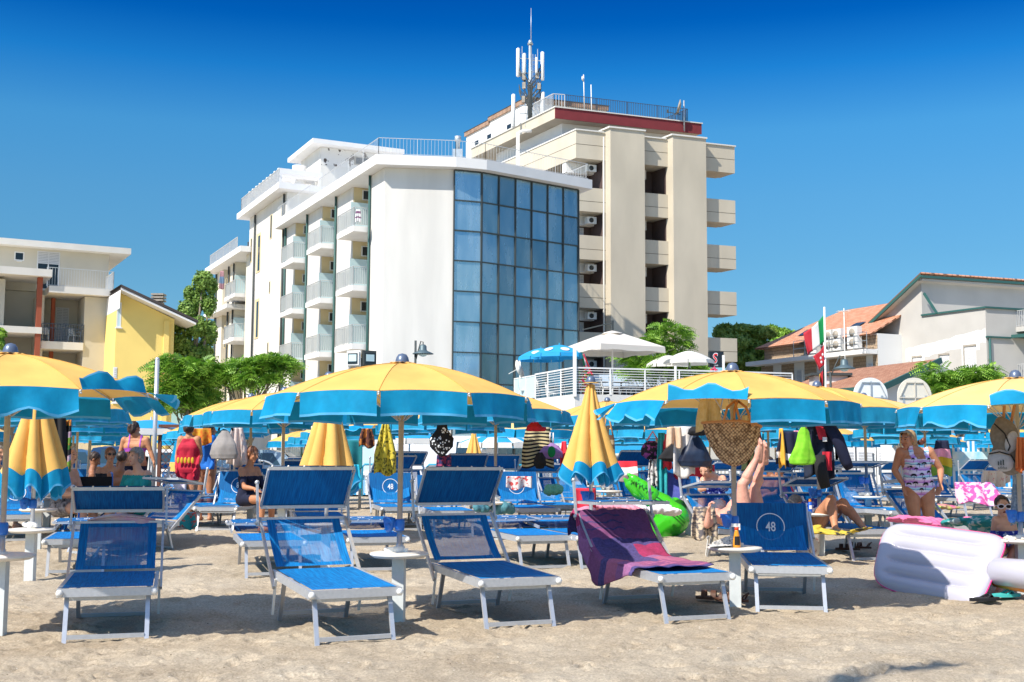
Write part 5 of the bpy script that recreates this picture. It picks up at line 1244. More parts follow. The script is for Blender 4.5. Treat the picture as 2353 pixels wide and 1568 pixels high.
# curved pipe rail
x, y = X(600, 66); t = thing('curved_pipe', 'bent grey pipe rail beside the silver blue hatchback', 'railing', (x, y, -.08)); b = MB(); b.tube([(-.55,0,0),(-.55,0,.8)]+[(-.55*math.cos(a),0,.8+.32*math.sin(a)) for a in np.linspace(.2,2.9,9)]+[(.55,0,.8),(.55,0,0)], .03, 8); b.build('pipe', M['steel'], t)
# brown garden lattice and pale blue folded parasol
x, y = X(392, 92); t = thing('lattice_panel', 'brown wooden lattice screen behind the woman in the red dress', 'screen', (x, y, -.03)); b = MB(); M['dark_wood'] = mat('dark_wood', (.12,.045,.03), .8)
for xx in (-.32,.32): b.box((xx-.04,-.04,0),(xx+.04,.04,2.05))
b.box((-.28,-.035,1.97),(.28,.035,2.05)); b.build('post', M['dark_wood'], t); b = MB()
for k in range(-6, 18):
    z = k*.16
    for sg in (-1,1):
        p0 = Vector((-.28,.01*sg,z if sg > 0 else z+.56)); p1 = Vector((.28,.01*sg,z+.56 if sg > 0 else z))
        if min(p0.z,p1.z) > 0 and max(p0.z,p1.z) < 1.98: b.bar(p0, p1, .025, .012)
b.build('lattice', M['dark_wood'], t)
def closed_blue(px, s, label):
    x, y = X(px, s); t = thing('folded_blue_parasol', label, 'parasol', (x, y, G(x,y))); b = MB()
    b.grid(lambda u, v: ((.04+.22*v)*(.7+.3*abs(math.sin(5*u*math.pi)))*math.cos(u*2*math.pi), (.04+.22*v)*(.7+.3*abs(math.sin(5*u*math.pi)))*math.sin(u*2*math.pi), 2.1-1.0*v), 60, 10); b.build('canopy', M['teal'], t)
    b = MB(); b.grid(lambda u, v: ((.26+.03*v)*(.7+.3*abs(math.sin(5*u*math.pi)))*math.cos(u*2*math.pi), (.26+.03*v)*(.7+.3*abs(math.sin(5*u*math.pi)))*math.sin(u*2*math.pi), 1.1-.22*v), 60, 3); b.build('valance', M['yellow'], t)
    b = MB(); b.tube([(0,0,0),(0,0,2.15)], .02, 8); b.build('pole', M['alu'], t)
closed_blue(412, 96, 'folded blue parasol with a yellow hem beside the brown lattice')
closed_parasol(*X(1090.5, 88), 0, 'small distant folded yellow and blue parasol right of the polka dot bag', seed=3, rmax=.24, ztip=1.0, hang=.2, z_top=2.0, crank=False)
# ---------------------------------------------------------------- blue and white parasols of the next beach
M['canvas_white'] = mat('white_canvas', (.78,.77,.72), .8, trans=.2); M['canvas_sky'] = mat('sky_blue_canvas', (.02,.36,.72), .8, trans=.2)
def plain_parasol(px, s, label, rad, z, rise, m1, m2, alt=False, n=8, cat='parasol', pole='alu', group=None, val=.16, base=0, pr=.022, x=None, y=None, name='plain_parasol', rot=0):
    if x is None: x, y = X(px, s)
    t = thing(name, label, cat, (x, y, base if base else G(x,y)), rot, group); b = MB()
    for k in range(n):
        a0 = 2*math.pi*k/n; a1 = 2*math.pi*(k+1)/n
        b.grid(lambda u, v, a0=a0, a1=a1: tuple(Vector((math.cos(a0),math.sin(a0),0)).lerp(Vector((math.cos(a1),math.sin(a1),0)),u)*(rad*v))[:2]+(z+rise*(1-v**1.6)+.02*4*u*(1-u)*v,), 4, 6, mi=(k % 2 if alt else 0))
    b.build('canopy', [m1, m2], t); b = MB()
    for k in range(n):
        a0 = 2*math.pi*k/n+.02; a1 = 2*math.pi*(k+1)/n-.02
        b.grid(lambda u, v, a0=a0, a1=a1: tuple(Vector((math.cos(a0),math.sin(a0),0)).lerp(Vector((math.cos(a1),math.sin(a1),0)),u)*(rad*(1+.03*v)+.01*v*math.sin(u*9)))[:2]+(z-val*v+.01,), 4, 2)
    b.build('valance', [m2], t)
    b = MB(); b.tube([(0,0,0),(0,0,z+rise+.08)], pr, 8); b.build('pole', M[pole], t); return t
plain_parasol(943, 77, 'flat blue and white parasol left of the polka dot bag', 1.15, 1.82, .26, M['canvas_sky'], M['canvas_white'], group='blue and white parasols at the next beach')
plain_parasol(1145, 74, 'striped blue and white parasol right of the polka dot bag', 1.2, 1.72, .32, M['canvas_sky'], M['canvas_white'], alt=True, n=16, group='blue and white parasols at the next beach')
plain_parasol(350, 88, 'blue parasol with a white valance beyond the woman in the purple bikini', 1.2, 1.95, .25, M['canvas_sky'], M['canvas_white'], group='blue and white parasols at the next beach')
# ---------------------------------------------------------------- terrace bar
M['umb_cream'] = mat('cream_canvas', (.72,.67,.60), .85, trans=.12)
TC = V2((2.54,47.4)); TLf = V2((.12,54.3)); TR_ = V2((8.4,49.0)); tz = 3.72
tr = thing('terrace', 'raised white terrace with railings above the beach, next to the glass front', 'terrace', (TC.x, TC.y, -.1))
def eb(name, mb, m, par=None):
    o = mb.build(name, m, par or tr)
    if not par: o.location = (-TC.x,-TC.y,.1)
    return o
tp = [TLf, TC, TR_, V2((12.0,50.2)), V2((11.5,56)), V2((1.5,57.5))]
b = MB(); b.prism(tp, tz-.62, tz); eb('deck', b, M['white_wall'])
b = MB(); b.prism(offset_poly(tp, -.5), -.1, tz-.63); eb('wall', b, M['ivory'])
def P3(p, z): return (p.x, p.y, z)
b = MB()
def slats(b, a, c, n=9):
    L_ = (c-a).length; k = max(1, round(L_/1.55))
    for i in range(k+1): p = a.lerp(c, i/k); b.bar(P3(p, tz), P3(p, tz+1.05), .055)
    for j in range(n): z = tz+.12+j*.105; b.bar(P3(a, z), P3(c, z), .024)
    b.bar(P3(a, tz+1.07), P3(c, tz+1.07), .06)
mid_ = TC.lerp(TLf, .62)
slats(b, TC, mid_); slats(b, TC, TR_); slats(b, TR_, V2((12.0,50.2)))
eb('railing', b, M['frame_white'])
b = MB(); b.quad(P3(mid_,tz+.05), P3(TLf,tz+.05), P3(TLf,tz+1.0), P3(mid_,tz+1.0)); o = eb('glass_screen', b, M['frost']); solid(o, .015)
b = MB(); b.bar(P3(mid_,tz+1.03), P3(TLf,tz+1.03), .05)
for q_ in (TLf, mid_.lerp(TLf,.45)): b.bar(P3(q_,tz), P3(q_,tz+1.0), .05)
eb('handrail', b, M['frame_white'])
b = MB()
for px, zt in ((1321,1.95),(1553,1.25),(1664,1.75)):
    k = (px-CX)/F
    p = TC.lerp(TR_, max(0,(k*TC.y-TC.x)/((TR_.x-TC.x)-k*(TR_.y-TC.y)))); b.bar(P3(p, tz-.1), P3(p, tz+zt), .14 if px < 1400 else .09)
eb('mast_post', b, M['frame_white'])
# umbrellas on the terrace
def square_umbrella(px, y, rim_py, apex_py, halfw, label):
    p = at(px, apex_py, y); zr = at(px, rim_py, y).z; t = thing('square_umbrella', label, 'umbrella', (p.x, y, tz), R(28)); r = halfw; b = MB(); rise = p.z-zr; z0 = zr-tz
    cs = [(-r,-r),(r,-r),(r,r),(-r,r)]
    for i in range(4):
        a_ = Vector((*cs[i],0)); c_ = Vector((*cs[(i+1)%4],0))
        b.grid(lambda u, v, a_=a_, c_=c_: tuple(a_.lerp(c_,u)*(.12+.88*v))[:2]+(z0+rise*(1-v)-.05*math.sin(v*math.pi)*math.sin(u*math.pi),), 10, 8)
    o = b.build('canopy', M['umb_cream'], t); b = MB()
    for i in range(4):
        a_ = Vector((*cs[i],0)); c_ = Vector((*cs[(i+1)%4],0)); b.grid(lambda u, v, a_=a_, c_=c_: tuple(a_.lerp(c_,u)*(1+.01*v))[:2]+(z0-v*.26*(.75+.25*abs(math.cos(u*math.pi*2))),), 10, 3)
    b.build('valance', M['umb_cream'], t); b = MB(); b.rev([(.5,rise*.88+z0),(.42,rise*.96+z0),(.001,rise*1.12+z0)], 8); b.build('vent', M['umb_cream'], t)
    b = MB(); b.tube([(0,0,0),(0,0,z0+rise)], .04, 10); b.box((-.5,-.5,0),(.5,.5,.12)); b.build('pole', M['frame_white'], t)
    b = MB(); b.bar((0,0,z0+rise*1.1),(0,0,z0+rise*1.1+.45),.09); b.bar((0,0,z0+rise*1.1+.35),(-1.3,.4,z0+.75),.05); b.build('top_arm', M['pipe_dark'], t)
square_umbrella(1407, 50.6, 800, 764, 1.62, 'large square cream umbrella on the terrace')
def fan_sign(px, y0, y1, s, label): pass
for k, (px, y, rimpy, label, m1, m2, rad) in enumerate(((1285,50.5,815,'light blue umbrella with white prints on the terrace, right one of the pair',M['canvas_sky'],M['canvas_sky'],1.12),(1243,53.0,822,'light blue umbrella on the terrace, left one of the pair',M['canvas_sky'],M['canvas_sky'],1.05),(1583,50.8,829,'white round umbrella on the terrace beside the black letter sign',M['canvas_white'],M['canvas_white'],1.08),(1536,53,838,'white round umbrella on the terrace behind the other white one',M['canvas_white'],M['canvas_white'],1.0))):
    p = at(px, rimpy, y); t = plain_parasol(0, 0, label, rad, p.z-tz, .42, m1, m2, base=tz, x=p.x, y=y, n=8, pole='pipe_blue' if k < 2 else 'pipe_dark', group='round umbrellas on the terrace', name='terrace_umbrella', cat='umbrella', rot=.3*k)
    if k < 2:
        for j in range(4):
            a = -2.2+j*.9; b = MB(Matrix.Rotation(a, 4, 'Z')); b.grid(lambda u, v: (rad*.72+.17*math.cos(u*6.28)*v, .20*math.sin(u*6.28)*v, p.z-tz+.42*(1-((rad*.72+.17*math.cos(u*6.28)*v)/rad)**1.6)+.012), 12, 2); b.build('print', M['canvas_white'], t)
# terrace chairs and tables
def bistro_chair(x, y, rz, label):
    c = thing('bistro_chair', label, 'chair', (x, y, tz), rz, 'white chairs on the terrace'); b = MB(); b.rev([(.001,.43),(.21,.43),(.215,.45),(.001,.455)], 14); b.build('seat', M['white_plastic'], c)
    b = MB(); b.tube([(-.2,.18,.44),(-.24,.22,.7),(-.16,.27,.86),(0,.29,.90),(.16,.27,.86),(.24,.22,.7),(.2,.18,.44)], .014, 6)
    for k in range(-2,3): b.tube([(k*.07,.19,.45),(k*.075,.28,.88)], .008, 5)
    b.build('backrest', M['white_plastic'], c)
    for sx_, sy_ in ((-1,-1),(1,-1),(-1,1),(1,1)): b = MB(); b.tube([(sx_*.15,sy_*.15,.43),(sx_*.21,sy_*.2,0)], .014, 6); b.build('leg', M['white_plastic'], c)
rg2 = random.Random(8); nch = 0
for k, px in enumerate((1205,1222,1248,1268,1290,1345,1368,1395,1415,1440,1462,1490,1515,1540,1570)):
    y = 51.2+rg2.uniform(-.8,1.8)+(2.2 if px < 1300 else 0); x = (px-CX)/F*y
    bistro_chair(x, y, rg2.uniform(0,6), 'white metal chair behind the terrace railing, %s from the left' % (ORD+['fourteenth','fifteenth'])[k])
for k, px in enumerate((1380,1428,1500)):
    y = 51.5; t = thing('bistro_table', 'small dark terrace table, %s of the three behind the railing' % ('left','middle','right')[k], 'table', ((px-CX)/F*y, y, tz), 0, 'terrace tables'); b = MB(); b.rev([(.001,.72),(.36,.72),(.36,.75),(.001,.75)], 18); b.build('table_top', M['pipe_dark'], t)
    b = MB(); b.tube([(0,0,0),(0,0,.72)], .03, 8); b.bar((-.25,-.25,.02),(.25,.25,.02),.03); b.bar((-.25,.25,.05),(.25,-.25,.05),.03); b.build('stand', M['pipe_dark'], t)
# flowers on the corner post
M['petal'] = mat('petals', (.75,.04,.14), .7)
for k, (px, py, hw) in enumerate(((1345,868,16),(1640,855,8))):
    p = at(px, py, 47.7 if k == 0 else 49.3); t = thing('flower_box', ('pink geraniums trailing down the terrace corner post','red geraniums near the right end of the terrace rail')[k], 'flowers', p, 0, 'geraniums on the terrace')
    leaf_cloud('foliage', [(0,0,0,hw/57,.2,.35 if k == 0 else .12),(-.03,0,-.45,.12,.1,.25)][:2-k], 260, .09, M['leaf_fresh'], t, 3, asp=.8)
    leaf_cloud('blossom', [(0,-.08,.05,hw/57,.2,.36 if k == 0 else .12),(-.05,-.08,-.5,.12,.1,.25)][:2-k], 110, .09, M['petal'], t, 4, asp=.9)
# satellite dish on a pole by the terrace
p = at(1189, 850, 53.5); t = thing('wall_dish', 'round white satellite dish on a short pole at the left end of the terrace', 'satellite dish', p); b = MB(Matrix.Rotation(R(70), 4, 'Y') @ Matrix.Rotation(R(20), 4, 'X')); b.rev([(.001,.0),(.25,.04),(.42,.12)], 24); o = b.build('dish', M['white_plastic'], t); solid(o, .02)
b = MB(); b.tube([(.12,.1,-1.2),(.12,.1,.5)], .035, 8); b.bar((-.05,-.05,0),(-.4,-.15,-.2),.03); b.build('pole', M['white_plastic'], t)
# letter sign
p = at(1648, 826, 50.6); t = thing('letter_sign', 'black box sign with a red letter S at the right end of the terrace', 'sign', p, R(12)); b = MB(); b.box((-.33,0,-.34),(.30,.22,.34)); b.build('box', mat('sign_black', (.012,.02,.03), .4), t)
def text_obj(s, h, m, parent, loc, rot=(R(90),0,0), name='lettering', narrow=.8, bold=.03, shear=0):
    me = txt_mesh(s, h, name, narrow, bold)
    if shear:
        for v in me.vertices: v.co.x += v.co.y*shear
    me.materials.append(m); return put(name, me, parent, loc, rot)
M['sign_red'] = mat('sign_red', (.75,.02,.03), .5)
text_obj('S', .46, M['print_white'], t, (-.10,-.004,.04), narrow=.85, bold=.09, shear=.15); text_obj('S', .42, M['sign_red'], t, (-.10,-.008,.04), narrow=.85, bold=.03, shear=.15); text_obj('giusti', .07, M['print_white'], t, (-.06,-.004,-.27), narrow=.9)
# ---------------------------------------------------------------- flags
M['flag_green'] = mat('flag_green', (.0,.27,.07), .8, trans=.2); M['flag_white'] = mat('flag_white', (.78,.78,.78), .8, trans=.2); M['flag_red'] = mat('flag_red', (.55,.03,.05), .8, trans=.2)
M['flag_black'] = mat('flag_black', (.012,.012,.012), .8); M['flag_gold'] = mat('flag_gold', (.75,.50,.03), .8, trans=.2)
x, y = X(1897, 67); fp = thing('flagpole', 'tall thin white flagpole on the right in front of the tiled houses', 'flagpole', (x, y, -.1)); b = MB(); b.tube([(0,0,0),(.03,0,at(1899,706,y).z+.1)], [.05,.035], 8); b.build('pole', M['white_plastic'], fp)
def flag(label, corners, mats, y=40.3, seed=1, rip=.05, n=3):
    """corners: hoist top, hoist bottom, fly bottom, fly top in photo columns and rows; stripes run along the hoist"""
    P = [at(c[0], c[1], y) for c in corners]; o0 = P[0].copy(); b = MB()
    def fn(u, v):
        p = P[0].lerp(P[3], u).lerp(P[1].lerp(P[2], u), v); p = p-o0; p.y += rip*3*u*math.sin(u*7+v*2+seed)+.1*u; p.z -= .06*math.sin(u*math.pi)*(1-v); return p
    b.grid(fn, 18, 10, mfn=lambda u, v: min(len(mats)-1, int(u*len(mats)))); o = b.build('flag', mats, loc=o0, label=label, cat='flag'); solid(o, .004); return o
flag('limp green, white and red striped flag at the top of the white pole', ((1895,722),(1897,783),(1857,816),(1850,764)), [M['flag_green'],M['flag_white'],M['flag_red']], X(0,67)[1]-.02, 1)
flag('red flag with small white marks hanging below the striped one', ((1895,790),(1897,835),(1882,852),(1871,818)), [M['flag_red']], X(0,67)[1]-.02, 2)
pz_ = at(1886, 823, X(0,67)[1]-.12)
b = MB()
for dx, dz in ((0,0),(.07,.12),(.02,-.14)): b.ball((dx,0,dz), (.035,.01,.05))
b.build('flag_emblem', M['flag_white'], bpy.data.objects.get('flag.001'), loc=pz_-at(1895,790,X(0,67)[1]-.02))
flag('black, red and gold flag hanging lowest on the white pole', ((1894,840),(1898,893),(1880,893),(1884,862)), [M['flag_black'],M['flag_red'],M['flag_gold']], X(0,67)[1]-.02, 3)
flag('green, white and red flag folded beside the terrace corner post', ((1336,808),(1345,866),(1366,866),(1342,812)), [M['flag_green'],M['flag_white'],M['flag_red']], 47.8, 4, rip=.02)
# round topped sign boards seen from behind
for k, (px, col, lab) in enumerate(((2001,M['cabin_white'],'white round-topped sign board seen from behind, left of the pair'),(2102,M['concrete'],'beige round-topped sign board seen from behind, right of the pair'))):
    y = 40.0; p = at(px, 909, y); r = 41/67.5; t = thing('sign_board', lab, 'sign', (p.x, y, -.1), R(8), 'round topped sign boards'); zc = p.z+.1; b = MB()
    pts = [(r*math.cos(a), zc+r*math.sin(a)) for a in np.linspace(0, math.pi, 22)]+[(-r,zc-.9),(r,zc-.9)]; n = len(pts)
    vs = [(q_[0],0,q_[1]) for q_ in pts]+[(q_[0],.06,q_[1]) for q_ in pts]; b.add(vs, [tuple(range(n)), tuple(range(2*n-1,n-1,-1))]+[(i,(i+1)%n,n+(i+1)%n,n+i) for i in range(n)])
    m_ = mat('board_cream', (.70,.66,.56), .8) if k else M['cabin_white']; b.build('board', m_, t)
    b = MB(); fm = M['steel'] if k == 0 else mat('board_frame', (.62,.58,.50), .8)
    for (x0,z0,x1,z1) in ((0,r-.12,0,-.9),(-r*.95,-.08,r*.95,-.08),(-r*.9,-.05,-r*.5,r*.72),(r*.9,-.05,r*.5,r*.72),(-r*.5,r*.72,r*.5,r*.72)): b.bar((x0,-.03,zc+z0),(x1,-.03,zc+z1),.03)
    b.build('frame', fm, t); b = MB(); b.bar((-.4,.03,0),(-.4,.03,zc),.08); b.bar((.4,.03,0),(.4,.03,zc),.08); b.build('post', M['steel'], t)
# tall beach flag behind and left of the camera: the photo shows only the shadow of its cloth on the sand at the bottom right
bp_ = Vector((-5.15,.25,0)); fm = thing('beach_flagpole', 'tall beach flagpole whose cloth throws the streaky shadow on the sand at the bottom right', 'flagpole', bp_); b = MB(); b.tube([(0,0,-.3),(0,0,11.0)], [.05,.025], 8); b.build('pole', M['white_plastic'], fm)
b = MB(); b.grid(lambda u, v: (.06+.75*u*(1-.35*v)+.05*math.sin(v*9), .35*u-.04*math.sin(u*8+v*5), 10.9-1.25*v-.28*u+.10*math.sin(u*11)*v), 14, 12); o = b.build('flag', M['flag_red'], fm); solid(o, .004)
# street lamps
def lamp(px, py_top, shx, shy, s, label, side):
    y = F/s; p = at(px, py_top, y); q_ = at(shx, shy, y); t = thing('street_lamp', label, 'street lamp', (p.x, y, -.1), 0, 'street lamps'); b = MB(); b.tube([(0,0,0),(0,0,p.z+.1)], [.06,.045], 8)
    dx = q_.x-p.x; zq = q_.z+.1; b.tube([(0,0,zq-.45),(dx*.35,0,zq+.02),(dx*.7,0,zq+.42),(dx,0,zq+.38),(dx,0,zq+.2)], .025, 6); b.build('pole', M['pipe_dark'], t)
    b = MB(Matrix.Translation((dx,0,zq))); b.rev([(.08,.28),(.14,.22),(.15,.06),(.19,.02),(.42,-.08),(.43,-.11),(.2,-.10)], 20); b.build('lamp_shade', mat('lamp_grey', (.10,.15,.17), .5, .3), t)
    b = MB(Matrix.Translation((dx,0,zq))); b.rev([(.2,-.105),(.12,-.19),(.001,-.22)], 14); b.build('lamp_glass', M['frost'], t)
lamp(955, 783, 972, 808, 57, 'dark street lamp with a bell shade in front of the white hotel wall', 1)
lamp(1908, 855, 1940, 842, 58, 'grey bell shaded street lamp beside the flags', 1)
# tall white beach poles
for k, (px, py, s, lab) in enumerate(((350,826,100,'tall bright steel pole rising in front of the yellow house'),(826,862,96,'thin white pole between the floodlights and the front parasol'),(653,893,90,'short steel pole left of the middle front parasol'))):
    x, y = X(px, s); z = at(px, py, y).z; o = thing('steel_pole', lab, 'pole', (x, y, 0), 0, 'tall poles on the beach'); b = MB(); b.tube([(0,0,0),(0,0,z)], .035 if k else .05, 10); b.ball((0,0,z), .036 if k else .052); b.build('tube', M['alu'] if k == 0 else M['white_plastic'], o)
# climbing plants near the cars
for k, (px, s, hw) in enumerate(((690,60,22),(40,56,50))):
    x, y = X(px, s); t = thing('garden_plant', ('leafy plant behind the folded parasol, by the white hotel','green hedge at the far left behind the beach')[k], 'plant', (x, y, -.1)); leaf_cloud('foliage', [(0,0,.6,hw/s,.5,.5),(.3,.1,1.1,hw/s*.6,.4,.35)], 900, .14, M['leaf_fresh'], t, 20+k)
# television aerial above the orange roof
p = at(1940, 752, 74); t = thing('roof_aerial', 'thin television aerial above the orange tiled roof', 'aerial', p); b = MB(); b.tube([(0,0,-5),(0,0,1.2)], .03, 6); b.bar((-.4,0,1.0),(.4,.2,1.1),.03)
for k in range(5): b.bar((-.4+k*.18,-.3,1.02),(-.4+k*.18,.3,1.02),.02)
b.build('rods', M['white_plastic'], t)
# roof furniture seen over the white hotel
p = at(810, 465, 58); hang_cloth('drying_cloth', 'patterned black and pink cloth drying on the top balcony of the white hotel', 'cloth', at(823,482,57.6), .30, .62, [M['c_white'],mat('dull_violet', (.25,.12,.22), .9),M['c_white']], seed=4, stripes=7)
hang_cloth('drying_towel', 'pink and blue towel hung over a balcony of the far hotel block', 'towel', at(531,626,83)-Vector((.5,.6,0)), .35, 1.3, [mat('faded_pink', (.45,.25,.28), .9), mat('faded_blue', (.18,.28,.42), .9)], seed=5, stripes=3)
# ---------------------------------------------------------------- bodies: one continuous skin grown over tapered limbs
def add_caps(mb, caps):
    for c in caps:
        if c[0] == 'e':
            _, ctr, rad, rot = c; m = MB(Matrix.Translation(ctr) @ (rot.to_matrix().to_4x4() if rot else Matrix.Identity(4))); m.ball((0,0,0), rad, nu=16, nv=10)
        else:
            p, r0, q, r1 = c; p = Vector(p); q = Vector(q); d = q-p; L_ = d.length; m = MB()
            if L_ < 1e-5: m.ball(p, r0)
            else:
                dn = d/L_; pts = []; rs = []
                for k in range(5): a = -math.pi/2+math.pi/2*k/4; pts.append(p+dn*r0*math.sin(a)); rs.append(max(.0005, r0*math.cos(a)))
                for k in range(5): a = math.pi/2*k/4; pts.append(q+dn*r1*math.sin(a)); rs.append(max(.0005, r1*math.cos(a)))
                m.tube(pts, rs, 14)
        b0 = len(mb.v); mb.v += m.v; mb.f += [[b0+i for i in f] for f in m.f]; mb.m += m.m; mb.sm += m.sm
def grow(caps, voxel=.008, smooth=4, noise=None):
    mb = MB(); add_caps(mb, caps); me = mb.mesh('tmp'); o = bpy.data.objects.new('tmp', me); C.objects.link(o)
    r = o.modifiers.new('r', 'REMESH'); r.mode = 'VOXEL'; r.voxel_size = voxel; s = o.modifiers.new('s', 'SMOOTH'); s.factor = .5; s.iterations = smooth
    dg = bpy.context.evaluated_depsgraph_get(); dg.update(); out = bpy.data.meshes.new_from_object(o.evaluated_get(dg)); bpy.data.objects.remove(o); bpy.data.meshes.remove(me)
    out.polygons.foreach_set('use_smooth', [True]*len(out.polygons)); out.materials.clear(); return out
def part_of(me, pred, off, name):                      # clothing: the skin faces that pass pred, lifted by off
    n = len(me.vertices); co = np.zeros(n*3); me.vertices.foreach_get('co', co); co = co.reshape(-1,3); no = np.zeros(n*3); me.vertices.foreach_get('normal', no); no = no.reshape(-1,3)
    keep = []; 
    for p in me.polygons:
        if pred(p.center): keep.append(list(p.vertices))
    used = sorted({i for f in keep for i in f}); mp = {i: k for k, i in enumerate(used)}
    v = co[used]+no[used]*off; m = bpy.data.meshes.new(name); m.from_pydata([tuple(x) for x in v], [], [[mp[i] for i in f] for f in keep]); m.polygons.foreach_set('use_smooth', [True]*len(keep)); m.update(); return m
def skin(name, c, c2=None): return mat(name, (c[0]*.92, c[1]*.84, c[2]*.82), .52, var=0, col2=c2 or (c[0]*1.15, c[1]*1.10, c[2]*1.06), vscale=9, spec=.35, bump=.25, bscale=55, detail=6)
M['skin_tan'] = skin('tanned_skin', (.52,.25,.135)); M['skin_fair'] = skin('fair_skin', (.66,.38,.26)); M['skin_pink'] = skin('pink_skin', (.68,.36,.27)); M['skin_olive'] = skin('olive_skin', (.44,.22,.13)); M['skin_deep'] = skin('deep_tan_skin', (.36,.17,.095))
M['eye'] = mat('eyes', (.02,.015,.012), .3); M['lips'] = mat('lips', (.42,.10,.09), .5); M['brow'] = mat('brows', (.16,.10,.06), .8); M['mouth'] = mat('open_mouth', (.16,.02,.02), .5)
def rotm(yaw, pitch=0, roll=0): return Matrix.Rotation(R(yaw), 3, 'Z') @ Matrix.Rotation(R(pitch), 3, 'X') @ Matrix.Rotation(R(roll), 3, 'Y')
def head_caps(c, yaw, pitch, roll, k=1.0):
    """head whose face looks towards local -y; yaw 0 faces the camera, positive turns it to its own left (viewer's right)"""
    m = rotm(yaw, pitch, roll); W = lambda x, y, z: Vector(c)+m @ (Vector((x,y,z))*k)
    e = m.to_4x4().to_euler()
    return [('e', W(0,.012,.028), (.075*k,.092*k,.088*k), e), ('e', W(0,-.022,-.042), (.055*k,.066*k,.062*k), e), ('e', W(0,-.058,.005), (.056*k,.034*k,.055*k), e),
            (W(0,-.088,.012), .010*k, W(0,-.112,-.022), .015*k), (W(-.012,-.098,-.024), .010*k, W(.012,-.098,-.024), .010*k),
            (W(-.022,-.082,-.054), .009*k, W(.022,-.082,-.054), .009*k), (W(-.018,-.080,-.065), .010*k, W(.018,-.080,-.065), .010*k), (W(0,-.076,-.098), .018*k, W(0,-.060,-.098), .024*k),
            (W(-.052,-.070,.030), .011*k, W(.052,-.070,.030), .011*k), ('e', W(-.040,-.066,-.022), (.022*k,.022*k,.022*k), e), ('e', W(.040,-.066,-.022), (.022*k,.022*k,.022*k), e),
            ('e', W(-.078,.012,-.005), (.010*k,.020*k,.030*k), e), ('e', W(.078,.012,-.005), (.010*k,.020*k,.030*k), e)]
def hand_caps(w_, d, pn, k=1.0, curl=.3, spread=.12, thumb=1, lens=(.070,.080,.074,.058)):
    """wrist, pointing direction, palm normal; palm, four separate fingers of unequal length and a side thumb"""
    w_ = Vector(w_); d = Vector(d).normalized(); n = (Vector(pn)-d*Vector(pn).dot(d)).normalized(); s = d.cross(n)*thumb; out = []
    P = lambda a, b_, c: w_+d*a*k+s*b_*k+n*c*k
    for j in range(4):
        o = (-.030+.020*j); out.append((P(.005,o*.6,0), .015*k, P(.085-.004*abs(j-1),o,0), .0125*k))
        L_ = lens[3-j] if False else lens[j]; f = (o*spread*6); c1 = curl*.5; c2 = curl*1.3
        b0 = P(.085-.004*abs(j-1),o,0); dv = (d*math.cos(c1)+n*math.sin(c1)+s*f).normalized(); b1 = b0+dv*L_*.52*k; dv2 = (d*math.cos(c2)+n*math.sin(c2)+s*f).normalized(); b2 = b1+dv2*L_*.48*k
        out += [(b0, .0098*k, b1, .0088*k), (b1, .0088*k, b2, .0072*k)]
    t0 = P(.020,-.030,.004); t1 = P(.050,-.058,.014); t2 = P(.080,-.070,.026); out += [(t0, .015*k, t1, .011*k), (t1, .011*k, t2, .009*k)]
    return out
def foot_caps(an, toe, up, k=1.0):
    an = Vector(an); toe = Vector(toe); d = (toe-an); d0 = d.normalized(); up = Vector(up); up = (up-d0*up.dot(d0)).normalized(); s = d0.cross(up); heel = an-d0*.035*k-up*.045*k; out = [(an, .040*k, heel, .032*k), (heel, .030*k, an.lerp(toe,.55)-up*.035*k, .034*k), (an, .038*k, an.lerp(toe,.6)-up*.015*k, .030*k), (an.lerp(toe,.55)-up*.035*k, .034*k, toe-d0*.03*k-up*.02*k, .028*k)]
    for j in range(5):
        o = (j-2)*.018*k; out.append((toe-d0*.045*k+s*o-up*.022*k, .016*k, toe-d0*(.004+.007*abs(j-0))*k+s*o*1.1-up*.026*k, (.013-.0015*j)*k))
    return out
